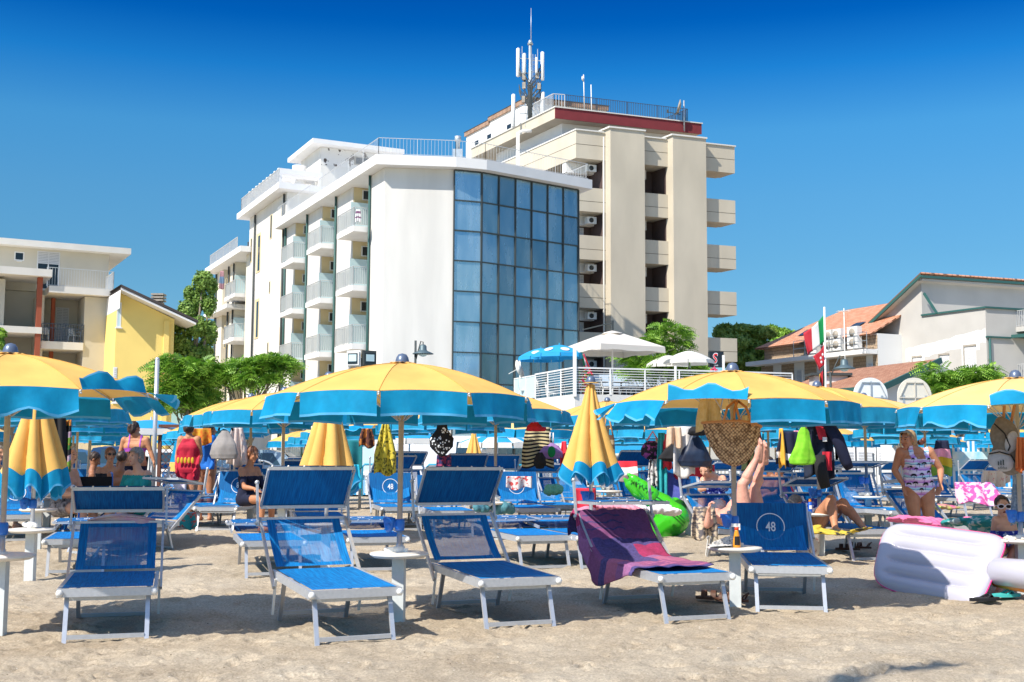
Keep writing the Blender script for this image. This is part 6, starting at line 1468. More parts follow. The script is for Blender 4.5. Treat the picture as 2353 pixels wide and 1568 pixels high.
def body_caps(J, f=1.0, k=1.0, bust=0, belly=0):
    """J: joint name -> point. f thickens, k scales"""
    g = lambda n: Vector(J[n]); out = []
    sl, sr = g('shL'), g('shR'); pe = g('pel'); hl, hr = (g('hipL') if 'hipL' in J else pe), (g('hipR') if 'hipR' in J else pe); ms = (sl+sr)/2; ax = (sr-sl).normalized(); sp = pe-ms
    fr = Vector(J['front']).normalized() if 'front' in J else Vector((0,-1,0)); sw = (sr-sl).length/2
    out.append((sl+Vector((0,0,-.015)), .052*k*f, sr+Vector((0,0,-.015)), .052*k*f)); c1 = ms+sp*.28
    out += [(c1-ax*(sw*.50), .092*k*f, c1+ax*(sw*.50), .092*k*f), (ms+sp*.08-ax*sw*.55, .062*k*f, c1-ax*sw*.5, .088*k*f), (ms+sp*.08+ax*sw*.55, .062*k*f, c1+ax*sw*.5, .088*k*f)]
    c2 = ms+sp*.60+fr*.01*k; out += [(c1-ax*sw*.42, .090*k*f, c2-ax*sw*.36, .088*k*f), (c1+ax*sw*.42, .090*k*f, c2+ax*sw*.36, .088*k*f), (c2-ax*sw*.36, .088*k*f, c2+ax*sw*.36, .088*k*f)]
    hw = max(.07*k, (hr-hl).length/2)
    out += [(c2-ax*sw*.36, .088*k*f, pe-ax*hw*.95, .100*k*f), (c2+ax*sw*.36, .088*k*f, pe+ax*hw*.95, .100*k*f), (pe-ax*hw*.95, .104*k*f, pe+ax*hw*.95, .104*k*f)]
    if belly: out.append(('e', c2+fr*.045*k+sp*.08, (.135*k*f,.10*k*f*belly,.15*k*f), None))
    if bust:
        for s in (-1,1): out.append(('e', ms+sp*.27+ax*s*sw*.46+fr*.075*k*f, (.068*k*bust,.062*k*bust,.066*k*bust), None))
    if 'head' in J:
        hd = g('head'); nb = g('neck') if 'neck' in J else ms+Vector((0,0,.02)); hb_ = hd+Vector((0,.015*k,-.05*k)); out += [(nb, .060*k, hb_, .050*k), (nb, .055*k, sl.lerp(ms,.35)+Vector((0,.01,-.01)), .045*k*f), (nb, .055*k, sr.lerp(ms,.35)+Vector((0,.01,-.01)), .045*k*f)]
    for S in 'LR':
        if 'el'+S in J:
            sh, el, wr = g('sh'+S), g('el'+S), g('wr'+S); m1 = sh.lerp(el,.4); m2 = el.lerp(wr,.3)
            out += [(sh, .055*k*f, m1, .047*k*f), (m1, .047*k*f, el, .036*k*f), (el, .037*k*f, m2, .037*k*f), (m2, .037*k*f, wr, .024*k)]
        if 'kn'+S in J:
            hp, kn = g('hip'+S), g('kn'+S); m1 = hp.lerp(kn,.35); out += [(hp, .092*k*f, m1, .083*k*f), (m1, .083*k*f, kn, .054*k*f)]
            if 'an'+S in J:
                an = g('an'+S); m2 = kn.lerp(an,.30); out += [(kn, .055*k*f, m2+(J['calf'] if 'calf' in J else Vector((0,.012,0))), .056*k*f), (m2, .054*k*f, an, .034*k)]
    return out
def face_paint(c, yaw, pitch, roll, k=1.0, mouth_open=False):
    m = rotm(yaw, pitch, roll).inverted(); c = Vector(c)
    def idx(p):
        q = m @ (Vector(p)-c)/k
        if q.y > -.05: return 0
        for s in (-1,1):
            if ((q.x-s*.031)/.013)**2+((q.z-.014)/.0065)**2 < 1: return 1
            if ((q.x-s*.033)/.020)**2+((q.z-.034-.002)/.0045)**2 < 1: return 3
        if ((q.x)/(.020))**2+((q.z+.060)/(.012 if mouth_open else .006))**2 < 1: return 4 if mouth_open else 2
        return 0
    return idx
def person(label, org, J, skin_m, f=1.0, k=1.0, head=None, hands=(), feet=(), bust=0, belly=0, voxel=.009, extra=(), clothes=(), group=None, mouth_open=False, cat='person', smooth=4):
    org = Vector(org); J = {n: (Vector(v)-org if n not in ('front','calf') else v) for n, v in J.items()}; caps = body_caps(J, f, k, bust, belly)
    if head: caps += head_caps(J['head'], *head, k*1.0)
    for S, d, n, *r in hands: caps += hand_caps(J['wr'+S], d, n, k, *(r or ()))
    for S, up in feet: caps += foot_caps(J['an'+S], J['to'+S], up, k)
    for c in extra: caps.append(c)
    t = thing('person', label, cat, org, 0, group); me = grow(caps, voxel, smooth)
    for m_ in (skin_m, M['eye'], M['lips'], M['brow'], M['mouth']): me.materials.append(m_)
    if head:
        idx = face_paint(J['head'], *head, k, mouth_open); hc = J['head']
        mi = [0]*len(me.polygons)
        for p in me.polygons:
            if (p.center-hc).length < .16*k: mi[p.index] = idx(p.center)
        me.polygons.foreach_set('material_index', mi)
    put('body', me, t)
    for name, pred, off, m_ in clothes:
        cm = part_of(me, pred, off, name); cm.materials.append(m_); put(name, cm, t)
    return t, J, me
def hair(t, c, yaw, pitch, roll, k, m_, style='short', extra=(), vol=1.0, name='hair', seed=1, cut=.045):
    mt = rotm(yaw, pitch, roll); c = Vector(c); W = lambda x, y, z: c+mt @ (Vector((x,y,z))*k); e = mt.to_4x4().to_euler(); inv = mt.inverted()
    caps = [('e', W(0,.022,.040), (.087*k*vol,.098*k*vol,.088*k*vol), e)]
    if style != 'short': caps.append(('e', W(0,.055,-.01), (.085*k*vol,.065*k*vol,.09*k*vol), e))
    for (x,y,z,rx,ry,rz) in extra: caps.append(('e', W(x,y,z), (rx*k,ry*k,rz*k), e))
    me = grow(caps, .008*k, 2); rg = random.Random(seed); bad = []
    import bmesh
    bm = bmesh.new(); bm.from_mesh(me)
    for v in bm.verts:
        q = inv @ (v.co-c)/k; n = .5*math.sin(q.x*90+seed)*math.sin(q.z*70+q.y*50)+.5*math.sin(q.y*120+q.x*40); v.co += v.normal*n*.004*k
    kill = [f for f in bm.faces if (lambda q: q.y < -.035-.3*(q.z-.06) and q.z < cut+.03*(abs(q.x) < .05) and q.y < .0)(inv @ (f.calc_center_median()-c)/k)]
    bmesh.ops.delete(bm, geom=kill, context='FACES'); bm.to_mesh(me); bm.free(); me.materials.append(m_); o = put(name, me, t); return o
M['hair_blonde'] = mat('blonde_hair', (.50,.33,.15), .6, col2=(.30,.18,.08), vscale=40, stretch=(1,1,.2)); M['hair_dark'] = mat('dark_hair', (.025,.016,.012), .5, col2=(.06,.035,.025), vscale=40, stretch=(1,1,.2))
M['hair_white'] = mat('white_hair', (.62,.58,.54), .7, col2=(.42,.38,.34), vscale=40); M['hair_grey'] = mat('grey_hair', (.16,.14,.12), .7, col2=(.32,.29,.26), vscale=40); M['hair_red'] = mat('auburn_hair', (.16,.055,.025), .6, col2=(.26,.10,.04), vscale=40)
# readers for the enlarged crops: crop pixel -> world at distance y
def Z4(x, y, d): return at((2900+x/2.503)/1.632, (1560+y/2.503)/1.632, d)
def Z3(x, y, d): return at((2240+x/3.361)/1.632, (1640+y/3.361)/1.632, d)
def Z2(x, y, d): return at((x/3.136)/1.632, (1560+y/3.136)/1.632, d)
def C1(x, y, d): return at((x/2.45)/1.632, (1200+y/2.45)/1.632, d)
# ---- woman in the palm tree swimsuit, hands on hips
def palm_mat():
    m = bpy.data.materials.new('palm_print'); m.use_nodes = True; N = m.node_tree.nodes; L = m.node_tree.links; b = N['Principled BSDF']; b.inputs['Roughness'].default_value = .5
    t = N.new('ShaderNodeTexCoord'); s_ = N.new('ShaderNodeSeparateXYZ'); L.new(t.outputs['Object'], s_.inputs[0])
    n = N.new('ShaderNodeTexNoise'); n.inputs['Scale'].default_value = 9; L.new(t.outputs['Object'], n.inputs[0])
    a = N.new('ShaderNodeMath'); a.operation = 'MULTIPLY_ADD'; a.inputs[1].default_value = .06; L.new(n.outputs[0], a.inputs[0]); L.new(s_.outputs[2], a.inputs[2])
    w_ = N.new('ShaderNodeMath'); w_.operation = 'MULTIPLY'; w_.inputs[1].default_value = 6.3; L.new(a.outputs[0], w_.inputs[0]); f = N.new('ShaderNodeMath'); f.operation = 'FRACT'; L.new(w_.outputs[0], f.inputs[0])
    r = N.new('ShaderNodeValToRGB'); r.color_ramp.interpolation = 'CONSTANT'; e = r.color_ramp.elements; e[0].position = 0; e[0].color = (.80,.72,.86,1); e[1].position = .24; e[1].color = (.50,.20,.62,1)
    for p_, c_ in ((.36,(.75,.45,.75,1)),(.50,(.85,.82,.90,1)),(.68,(.08,.30,.55,1)),(.74,(.45,.75,.85,1)),(.86,(.62,.40,.75,1))): q_ = e.new(p_); q_.color = c_
    L.new(f.outputs[0], r.inputs[0]); L.new(r.outputs[0], b.inputs['Base Color']); return m
M['palm_print'] = palm_mat()
WY = 15.0; X0 = 1375
o_ = Z4(X0, 640, WY); wz = .045
org = Vector((o_.x, WY, wz)); kx = 1/ (F/WY*1.632*2.503)
def Wp(x, z, dy=0): return Vector((org.x+(x-X0)*kx, WY+dy, wz+z))
z_of = lambda y: .775+(740-y)*kx
J = dict(head=Wp(1272, z_of(205), -.01), neck=Wp(1325, z_of(290), .02), shL=Wp(1205, z_of(318), .01), shR=Wp(1478, z_of(312), .03), elL=Wp(1160, z_of(490), .07), elR=Wp(1596, z_of(478), .08), wrL=Wp(1206, z_of(618), -.05), wrR=Wp(1545, z_of(618), -.07),
         pel=Wp(1368, z_of(650), .02), hipL=Wp(1300, z_of(690), .02), hipR=Wp(1440, z_of(690), .02), knL=Wp(1325, .46, -.01), knR=Wp(1452, .46, -.01), anL=Wp(1335, .07, .03), anR=Wp(1455, .07, .04), toL=Wp(1322, .04, -.14), toR=Wp(1475, .04, -.14))
yw, pt = -58, 6
def suit(p):
    x, y, z = p; zz = z; xx = x-(0.0)
    zc = z_of(740)-.02
    leg = zc+.16*min(1, abs(xx+.01)/.17)**.8                        # leg line rises outwards
    if zz < leg: return False
    top = z_of(376); 
    if zz < top-.01: return abs(xx-.0) < .215
    if zz < z_of(262): return (.055+.03*(zz-top)/.2 < abs(xx+.015) < .128) or (zz < top+.04 and abs(xx) < .09 and False) 
    return False
t, JL, bme = person('woman in a purple palm tree swimsuit standing with hands on hips, looking left', org, J, M['skin_tan'], f=1.13, k=1.0, head=(yw, pt, 0), bust=1.15, belly=1.0, voxel=.0065,
    hands=(('L', (.10,-.25,-1), (.6,-.6,0), .35, .12, -1), ('R', (-.35,-.2,-1), (-.6,-.5,0), .4, .14, 1)), feet=(('L',(0,0,1)),('R',(0,0,1))))
cm = part_of(bme, lambda p: suit(p) and not (abs(p.x) > .165 and p.z > z_of(560) and abs(p.x) > .20-.0), .005, 'swimsuit'); cm.materials.append(M['palm_print']); sw = put('swimsuit', cm, t)
# palm trees printed on the front of the suit: small trunks and star crowns lying on the cloth
from mathutils.bvhtree import BVHTree
bvh = BVHTree.FromPolygons([v.co.copy() for v in cm.vertices], [tuple(p.vertices) for p in cm.polygons])
b = MB(); rg = random.Random(6)
def stick(pl):
    for i in range(len(pl)-1):
        (x0,z0,w0),(x1,z1,w1) = pl[i], pl[i+1]; d = Vector((x1-x0,0,z1-z0)); nrm = Vector((-d.z,0,d.x)).normalized() if d.length > 1e-6 else Vector((1,0,0)); q = []
        for (x,z,w_,s) in ((x0,z0,w0,-1),(x1,z1,w1,-1),(x1,z1,w1,1),(x0,z0,w0,1)):
            xx = x+nrm.x*w_*s; zz = z+nrm.z*w_*s; h = bvh.ray_cast(Vector((xx,-1,zz)), Vector((0,1,0)))
            if h[0] is None: return
            q.append(h[0]+Vector((0,-.003,0)))
        b.quad(*q)
for (cx_, cz_, sz) in [(X0-110,455,1),(X0-60,470,.8),(X0-15,520,1),(X0-85,530,1.2),(X0+15,420,1),(X0+60,500,1.3),(X0+100,470,1),(X0-70,600,1.1),(X0+25,610,1.5),(X0+95,590,1.1),(X0-120,610,1),(X0-10,660,1),(X0+60,380,.9),(X0+90,420,.9),(X0-30,430,.8),(X0+5,560,.8),(X0-90,380,.8)]:
    x = (cx_-X0)*kx; z = z_of(cz_); h = .055*sz; stick([(x,z-h,.002),(x+.004,z-h*.5,.002),(x,z,.0025)])
    for a in np.linspace(-.5, math.pi+.5, 7): stick([(x,z,.004*sz),(x+.016*sz*math.cos(a),z+.013*sz*math.sin(a),.005*sz),(x+.030*sz*math.cos(a),z+.016*sz*math.sin(a)-.010*sz,.002)])
b.build('palm_print', M['c_black'], sw)
hair(t, JL['head'], yw, pt, 0, 1, M['hair_blonde'], 'long', extra=((0,.06,-.06,.055,.05,.06),(.0,.11,-.07,.035,.05,.04),(0,-.045,.085,.07,.04,.03)), vol=1.04, cut=.062)
b = MB(); b.ball(tuple(JL['head']+Vector((.185,.06,-.03))), (.05,.03,.035)); b.ball(tuple(JL['head']+Vector((.215,.05,-.01))), (.035,.03,.04)); b.build('hair_clip', mat('tortoise_clip', (.20,.05,.02), .4, col2=(.04,.02,.02), vscale=30), t)
b = MB(); b.ball((-.045,-.125,z_of(372)), .009); b.build('pendant', mat('gold', (.7,.5,.15), .3, .8), t)
# ---- man lying with his legs in the air
MY = 13.9
J = dict(head=Z3(1545,880,MY+.30), neck=Z3(1500,960,MY+.12), shL=Z3(1475,1030,MY-.12), shR=Z3(1600,955,MY+.24), elL=Z3(1385,1110,MY-.24), wrL=Z3(1405,930,MY-.30), pel=Z3(1870,1000,MY), hipL=Z3(1850,975,MY-.08), hipR=Z3(2015,970,MY+.10),
         knL=Z3(1825,600,MY-.14), anL=Z3(2010,265,MY-.10), toL=Z3(2040,25,MY-.16), knR=Z3(1985,640,MY+.08), anR=Z3(2085,290,MY+.05), toR=Z3(2095,60,MY-.02), front=Vector((0,-.3,1)), calf=Vector((.02,.02,-.01)))
og = Vector((J['pel'].x, MY, G(J['pel'].x, MY)))
t, JL, bme = person('man lying on a lounger with both bare legs raised straight up behind the wicker bag', og, J, M['skin_pink'], f=1.08, head=(160, -62, 20), belly=1, hands=(('L', (.12,-.1,1), (.8,-.3,.2), 1.5, .05, 1),), feet=(('L',(-1,-.3,.1)),('R',(-1,-.3,.1))), voxel=.0075,
)
cm = part_of(bme, lambda p: p.x > -.10 and p.z < JL['hipL'].z+.04, .008, 'swim_shorts'); cm.materials.append(M['seat_blue']); put('swim_shorts', cm, t)
hair(t, JL['head'], 160, -62, 20, 1, M['hair_white'], 'short', vol=1.02)
# ---- woman lying with raised knees
LY = 14.6
J = dict(head=Z4(215,815,LY+.75), neck=Z4(255,850,LY+.6), shL=Z4(225,900,LY+.45), shR=Z4(330,850,LY+.75), elL=Z4(150,925,LY+.35), wrL=Z4(70,955,LY+.25), pel=Z4(455,985,LY+.25), hipL=Z4(430,985,LY+.1), hipR=Z4(500,970,LY+.35),
         knL=Z4(540,790,LY-.20), anL=Z4(580,1055,LY-.45), toL=Z4(648,1085,LY-.62), knR=Z4(655,820,LY+.05), anR=Z4(860,1065,LY-.20), toR=Z4(965,1085,LY-.30), front=Vector((0,-.2,1)), calf=Vector((-.02,.02,0)))
M['blue_print'] = mat('blue_print', (.01,.03,.30), .7, col2=(.55,.62,.80), vscale=26); M['c_navy'] = mat('navy_cloth', (.008,.012,.04), .9, var=.2, vscale=9)
for nn in M['blue_print'].node_tree.nodes:
    if nn.type == 'MAP_RANGE': nn.inputs[1].default_value = .57; nn.inputs[2].default_value = .60
og = Vector((J['pel'].x, LY, G(J['pel'].x, LY)))
t, JL, bme = person('woman in a blue printed swimsuit lying on a lounger with her knees raised', og, J, M['skin_tan'], f=1.2, head=(150,-50,0), bust=1.0, belly=1, feet=(('L',(0,-.2,1)),('R',(0,-.2,1))), voxel=.0085)
px0, px1 = JL['shL'].x, JL['pel'].x
cm = part_of(bme, lambda p: px0-.01 < p.x < px1+.06 and p.z > .40 and p.y > .06 and (p-JL['knL']).length > .30 and (p-JL['head']).length > .22, .006, 'swimsuit'); cm.materials.append(M['blue_print']); put('swimsuit', cm, t)
hair(t, JL['head'], 150, -50, 0, 1, M['hair_grey'], 'short', vol=1.1)
# ---- child with white sunglasses
GY = 11.7
J = dict(head=Z4(2150,850,GY), neck=Z4(2155,925,GY+.02), shL=Z4(2090,975,GY), shR=Z4(2235,975,GY+.03), elL=Z4(2062,1085,GY+.03), wrL=Z4(2090,1200,GY-.05), elR=Z4(2275,1090,GY), wrR=Z4(2290,1200,GY-.05), pel=Z4(2205,1240,GY+.05), hipL=Z4(2165,1250,GY+.02), hipR=Z4(2245,1250,GY+.05),
         knL=Z4(2150,1262,GY-.33), anL=at(2243,1372,GY-.45), toL=at(2228,1380,GY-.6), knR=Z4(2262,1262,GY-.33), anR=at(2290,1370,GY-.42), toR=at(2288,1378,GY-.58))
og = Vector((J['pel'].x, GY, G(J['pel'].x, GY)))
t, JL, bme = person('child with white framed sunglasses and open mouth sitting behind the white inflatable', og, J, M['skin_fair'], f=.86, k=.80, head=(-6,4,0), hands=(('L',(.1,-.3,-1),(0,-1,0)),('R',(-.1,-.3,-1),(0,-1,0))), feet=(('L',(0,0,1)),('R',(0,0,1))), voxel=.007, mouth_open=True)
cm = part_of(bme, lambda p: p.z < JL['pel'].z+.08 and p.z > JL['pel'].z-.12 and p.y > -.22, .006, 'swim_shorts'); cm.materials.append(M['blue_print']); put('swim_shorts', cm, t)
cm = part_of(bme, lambda p: abs(p.z-(JL['shL'].z-.15)) < .045 and abs(p.x-JL['neck'].x) < .13, .006, 'bikini_top'); cm.materials.append(M['blue_print']); put('bikini_top', cm, t)
hair(t, JL['head'], -6, 4, 0, .84, M['hair_dark'], 'short', extra=((0,.05,.10,.035,.035,.035),), vol=1.0, cut=.06)
hm = rotm(-6,4,0); hc = JL['head']; kk = .84; WW = lambda x, y, z: hc+hm @ (Vector((x,y,z))*kk)
b = MB()
for s in (-1,1):
    b.tube([WW(s*.042+.036*math.cos(a), -.094, .010+.026*math.sin(a)) for a in np.linspace(0, 2*math.pi, 17)[:-1]], .006, 6, closed=True); b.tube([WW(s*.078,-.09,.014), WW(s*.086,.0,.010)], .005, 5)
b.tube([WW(-.008,-.096,.016), WW(.008,-.096,.016)], .005, 5); g_ = b.build('sunglasses', mat('pale_frame', (.80,.74,.82), .3), t); b = MB()
for s in (-1,1): b.add([WW(s*.042+.034*math.cos(a), -.096, .010+.025*math.sin(a)) for a in np.linspace(0, 2*math.pi, 17)[:-1]], [tuple(range(16))])
b.build('lens', mat('brown_lens', (.03,.02,.02), .12), g_)
b = MB(); b.tube([WW(.03*math.cos(a), .05+.03*math.sin(a), .112) for a in np.linspace(0, 2*math.pi, 13)[:-1]], .014, 6, closed=True); b.build('hair_band', M['c_pink'], t)
# ---- woman looking down at her table
DY = 16.8
J = dict(head=Z3(1362,400,DY-.05), neck=Z3(1430,470,DY+.03), shL=Z3(1340,540,DY), shR=Z3(1580,525,DY+.08), elL=Z3(1300,660,DY-.05), wrL=Z3(1400,640,DY-.28), elR=Z3(1620,650,DY), wrR=Z3(1545,640,DY-.25), pel=Z3(1490,800,DY+.12), hipL=Z3(1420,800,DY+.1), hipR=Z3(1560,800,DY+.1), knL=Z3(1320,760,DY-.3), anL=Z3(1310,1000,DY-.35), knR=Z3(1560,780,DY-.35), anR=Z3(1570,1000,DY-.35))
og = Vector((J['pel'].x, DY, G(J['pel'].x, DY)))
t, JL, bme = person('woman with dark hair in a bun bending her head down over a level lounger shade', og, J, M['skin_fair'], f=1.02, k=.98, head=(-32,34,0), bust=1, voxel=.009)
cm = part_of(bme, lambda p: JL['pel'].z-.12 < p.z < JL['shL'].z-.10 and abs(p.x) < .19, .006, 'swimsuit'); cm.materials.append(M['blue_print']); put('swimsuit', cm, t)
hair(t, JL['head'], -32, 34, 0, 1, M['hair_dark'], 'long', extra=((0,.08,.10,.045,.045,.045),), vol=1.05, cut=.055)
b = MB(); b.ball(tuple(JL['head']+Vector((.075,.0,-.045))), .012); b.build('earring', M['flag_gold'], t)
# ---- people in the left group
PY_ = 20.0
def zz(v, z0): return v
J = dict(head=Z2(1580,150,PY_), neck=Z2(1590,205,PY_), shL=Z2(1465,285,PY_), shR=Z2(1722,285,PY_), elL=Z2(1420,420,PY_+.02), wrL=Z2(1395,530,PY_-.05), elR=Z2(1770,420,PY_), wrR=Z2(1810,540,PY_-.03), pel=Z2(1590,560,PY_), hipL=Z2(1530,590,PY_), hipR=Z2(1650,590,PY_), front=Vector((0,1,0)))
gz = G(J['pel'].x, PY_); 
for S, x in (('L',1535),('R',1645)): p = Z2(x, 600, PY_); J['kn'+S] = Vector((p.x, PY_-.02, gz+.46)); J['an'+S] = Vector((p.x, PY_+.03, gz+.07)); J['to'+S] = Vector((p.x, PY_+.20, gz+.04))
M['bikini'] = mat('purple_bikini', (.42,.08,.50), .7); og = Vector((J['pel'].x, PY_, gz)); ax0 = J['pel'].x-og.x; zb = Z2(0,395,PY_).z-gz; zs = Z2(0,250,PY_).z-gz; zw = Z2(0,600,PY_).z-gz
t, JL, bme = person('woman in a purple bikini seen from behind, her dark hair in a bun', og, J, M['skin_tan'], f=1.08, head=(150,8,0), hands=(('L',(-.1,-.2,-1),(.8,-.3,0)),('R',(.2,-.2,-1),(-.8,-.3,0))), feet=(('L',(0,0,1)),('R',(0,0,1))), voxel=.010)
for nme, pr, m_ in (('bikini_top', lambda p: (abs(p.z-zb-.03*abs(p.x)) < .028 and abs(p.x) < .2) or (zb < p.z < zs+.09 and abs(abs(p.x)-.095) < .013), M['bikini']), ('bikini_bottom', lambda p: zw-.13 < p.z < zw+.03 and abs(p.x) < .21, M['c_navy'])):
    cm = part_of(bme, pr, .006, nme); cm.materials.append(m_); put(nme, cm, t)
hair(t, JL['head'], 150, 8, 0, 1, M['hair_dark'], 'long', extra=((.0,.105,.02,.042,.04,.045),), vol=1.02)
def standing_back(label, hx, hy, shx0, shx1, shy, d, skin_m, hairm, dress, f=1.1, yaw=180, dresslen=.55, tank=True, seed=1, hairk=1.0):
    sl, sr = C1(shx0, shy, d), C1(shx1, shy, d); cx_ = (sl.x+sr.x)/2; gz = G(cx_, d); og = Vector((cx_, d, gz)); zs = sl.z; k = (C1(hx,hy,d).z-gz)/1.55
    J = dict(head=C1(hx,hy,d), neck=Vector((cx_, d, zs+.04)), shL=sl, shR=sr, elL=sl+Vector((-.06,.02,-.28)), wrL=sl+Vector((-.03,-.1,-.5)), elR=sr+Vector((.06,.02,-.28)), wrR=sr+Vector((.03,-.1,-.5)), pel=Vector((cx_, d, gz+.90*k)), hipL=Vector((cx_-.08, d, gz+.86*k)), hipR=Vector((cx_+.08, d, gz+.86*k)), front=Vector((0,1,0)))
    for S, s in (('L',-1),('R',1)): J['kn'+S] = Vector((cx_+s*.09, d, gz+.46*k)); J['an'+S] = Vector((cx_+s*.09, d+.03, gz+.07)); J['to'+S] = Vector((cx_+s*.1, d+.2, gz+.04))
    t, JL, bme = person(label, og, J, skin_m, f=f, k=k, head=(yaw,0,0), hands=(('L',(.1,-.1,-1),(1,0,0)),('R',(-.1,-.1,-1),(-1,0,0))), feet=(('L',(0,0,1)),('R',(0,0,1))), voxel=.011)
    nm, m_, pred = dress; cm = part_of(bme, lambda p: pred(p, zs-gz, k), .010, nm); cm.materials.append(m_); put(nm, cm, t); hair(t, JL['head'], yaw, 0, 0, k*hairk, hairm, 'short', vol=1.06, seed=seed); return t, og, zs-gz
M['red_dress'] = mat('red_dress', (.50,.01,.04), .8, var=.1, vscale=9)
t, og_, zs_ = standing_back('woman in a red dress with yellow pineapple print seen from behind', 1735, 1015, 1665, 1812, 1100, 20.6, M['skin_tan'], M['hair_dark'], ('dress', M['red_dress'], lambda p, zs, k: (p.z < zs+.01 and p.z > .74 and abs(p.x) < .20 and (abs(p.x) < .10+(zs-p.z)*.5))), f=1.22)
b = MB(Matrix.Translation((0,-.165,0)))
for k in range(5): b.ball((-.13+k*.062,-.02,zs_-.36), (.026,.012,.055)); 
b.build('pineapple_print', M['flag_gold'], t)
standing_back('man in a bright blue sleeveless shirt standing beside the woman in red', 1930, 1015, 1850, 1950, 1090, 21.4, M['skin_olive'], M['hair_dark'], ('tank_top', mat('blue_tank', (.01,.16,.60), .8), lambda p, zs, k: p.z < zs+.06 and p.z > zs-.55 and abs(p.x) < .165), f=1.1, yaw=120)
def seated(label, hx, hy, d, yaw, pitch, skin_m, hairm, sh=None, rdr=Z2, k=1.0, f=1.1, clothes=None, vol=1.0, style='short', extra=(), lean=0, hk=1, legs=True, glasses=False, cap=None, face=1):
    hd = rdr(hx, hy, d); gz = G(hd.x, d); dx = lean; cx_ = hd.x-dx*.25; og = Vector((cx_, d, gz)); sz = hd.z-.25*k; yr = R(yaw); fx, fy_ = math.sin(yr), -math.cos(yr)
    ax = Vector((-fy_*-1 if False else math.cos(yr), math.sin(yr), 0)); mid = Vector((hd.x-dx*.12-fx*.06, d-fy_*.06, sz)); pe = Vector((cx_-fx*.10, d-fy_*.10, gz+.50)); fr = Vector((fx, fy_, 0))
    J = dict(head=hd, neck=mid+Vector((0,0,.05)), shL=mid-ax*.17*k, shR=mid+ax*.17*k, pel=pe, hipL=pe-ax*.08, hipR=pe+ax*.08, front=fr)
    J['elL'] = J['shL']+fr*.10-ax*.04+Vector((0,0,-.26)); J['elR'] = J['shR']+fr*.10+ax*.04+Vector((0,0,-.26)); J['wrL'] = J['elL']+fr*.22+Vector((0,0,-.02)); J['wrR'] = J['elR']+fr*.22+Vector((0,0,-.02))
    if legs:
        for S, s in (('L',-1),('R',1)): J['kn'+S] = pe+fr*.42+ax*s*.11+Vector((0,0,.02)); J['an'+S] = pe+fr*.42+ax*s*.12; J['an'+S].z = gz+.08; J['to'+S] = J['an'+S]+fr*.18
    t, JL, bme = person(label, og, J, skin_m, f=f, k=k, head=(yaw,pitch,0), hands=(('L',fr-Vector((0,0,.3)),(0,0,-1)),('R',fr-Vector((0,0,.3)),(0,0,-1))), feet=(('L',(0,0,1)),('R',(0,0,1))) if legs else (), voxel=.010, belly=1, bust=.9 if clothes and clothes[0] != 'trunks' else 0)
    if clothes:
        nm, m_, lo, hi = clothes; cm = part_of(bme, lambda p: JL['pel'].z+lo < p.z < JL['pel'].z+hi and (Vector((p.x,p.y,0))-Vector((JL['pel'].x,JL['pel'].y,0))).length < .27, .007, nm); cm.materials.append(m_); put(nm, cm, t)
    hair(t, JL['head'], yaw, pitch, 0, k*hk, hairm, style, vol=vol, extra=extra)
    if glasses:
        hm = rotm(yaw,pitch,0); b = MB()
        for s in (-1,1): b.add([JL['head']+hm @ (Vector((s*.034+.027*math.cos(a),-.108,.012+.021*math.sin(a)))) for a in np.linspace(0,2*math.pi,13)[:-1]], [tuple(range(12))]); b.tube([JL['head']+hm @ Vector((s*.062,-.10,.018)), JL['head']+hm @ Vector((s*.084,0,.01))], .006, 5)
        b.build('sunglasses', M['eye'], t)
    return t, JL
M['c_teal'] = mat('teal_cloth', (.01,.28,.28), .85, var=.15, vscale=9); M['c_floral'] = mat('floral_cloth', (.03,.03,.035), .85, col2=(.45,.40,.38), vscale=22)
seated('elderly man with white hair in profile, facing right beside the folded parasol', 825, 460, 16.2, 72, 4, M['skin_fair'], M['hair_white'], f=1.15, clothes=('trunks', M['c_floral'], -.12, .14), vol=.98)
seated('elderly woman with grey hair in a teal swimsuit, frowning to the left', 1590, 480, 16.4, -28, 2, M['skin_fair'], M['hair_grey'], f=1.25, clothes=('swimsuit', M['c_teal'], -.1, .44), vol=1.12, style='long')
seated('boy with short dark hair bending forward at the left', 1110, 515, 17.4, 110, 30, M['skin_deep'], M['hair_dark'], k=.9, f=.95, clothes=('trunks', M['c_navy'], -.1, .1), vol=1.03, lean=-.3)
seated('child with black hair seen from behind, beside the frowning woman', 1438, 505, 17.2, 175, 0, M['skin_deep'], M['hair_dark'], k=.88, f=.9, clothes=('trunks', M['c_navy'], -.1, .1), vol=1.03)
seated('woman with auburn hair and black sunglasses sitting in the left group', 1300, 460, 18.6, 30, 0, M['skin_tan'], M['hair_red'], k=.95, clothes=('swimsuit', M['c_black'], -.1, .40), vol=1.04, style='long', glasses=True)
seated('person sitting with elbows on knees right of the grey hanging bag', 2320, 1235, 18.6, 60, 15, M['skin_tan'], M['hair_red'], rdr=C1, clothes=('swimsuit', M['c_navy'], -.1, .36), vol=1.04, style='long')
seated('tanned person sitting behind the raised legs of the lying man', 2150, 335, 20.5, -60, 15, M['skin_deep'], M['hair_dark'], rdr=Z3, clothes=('trunks', M['c_black'], -.1, .12))
seated('person seated far left, mostly hidden by the parasol pole', -8, 1225, 19.0, 60, 5, M['skin_fair'], M['hair_grey'], rdr=C1, clothes=('swimsuit', M['bikini'], -.1, .4))
seated('sunbathing person with outstretched legs behind the long black sleeve', 60, 520, 21.0, -70, -10, M['skin_tan'], M['hair_dark'], rdr=Z4, clothes=('trunks', M['c_red'], -.1, .12))
p = at(1124, 1022, 36); gz = -.09; og = Vector((p.x, 36, gz)); 
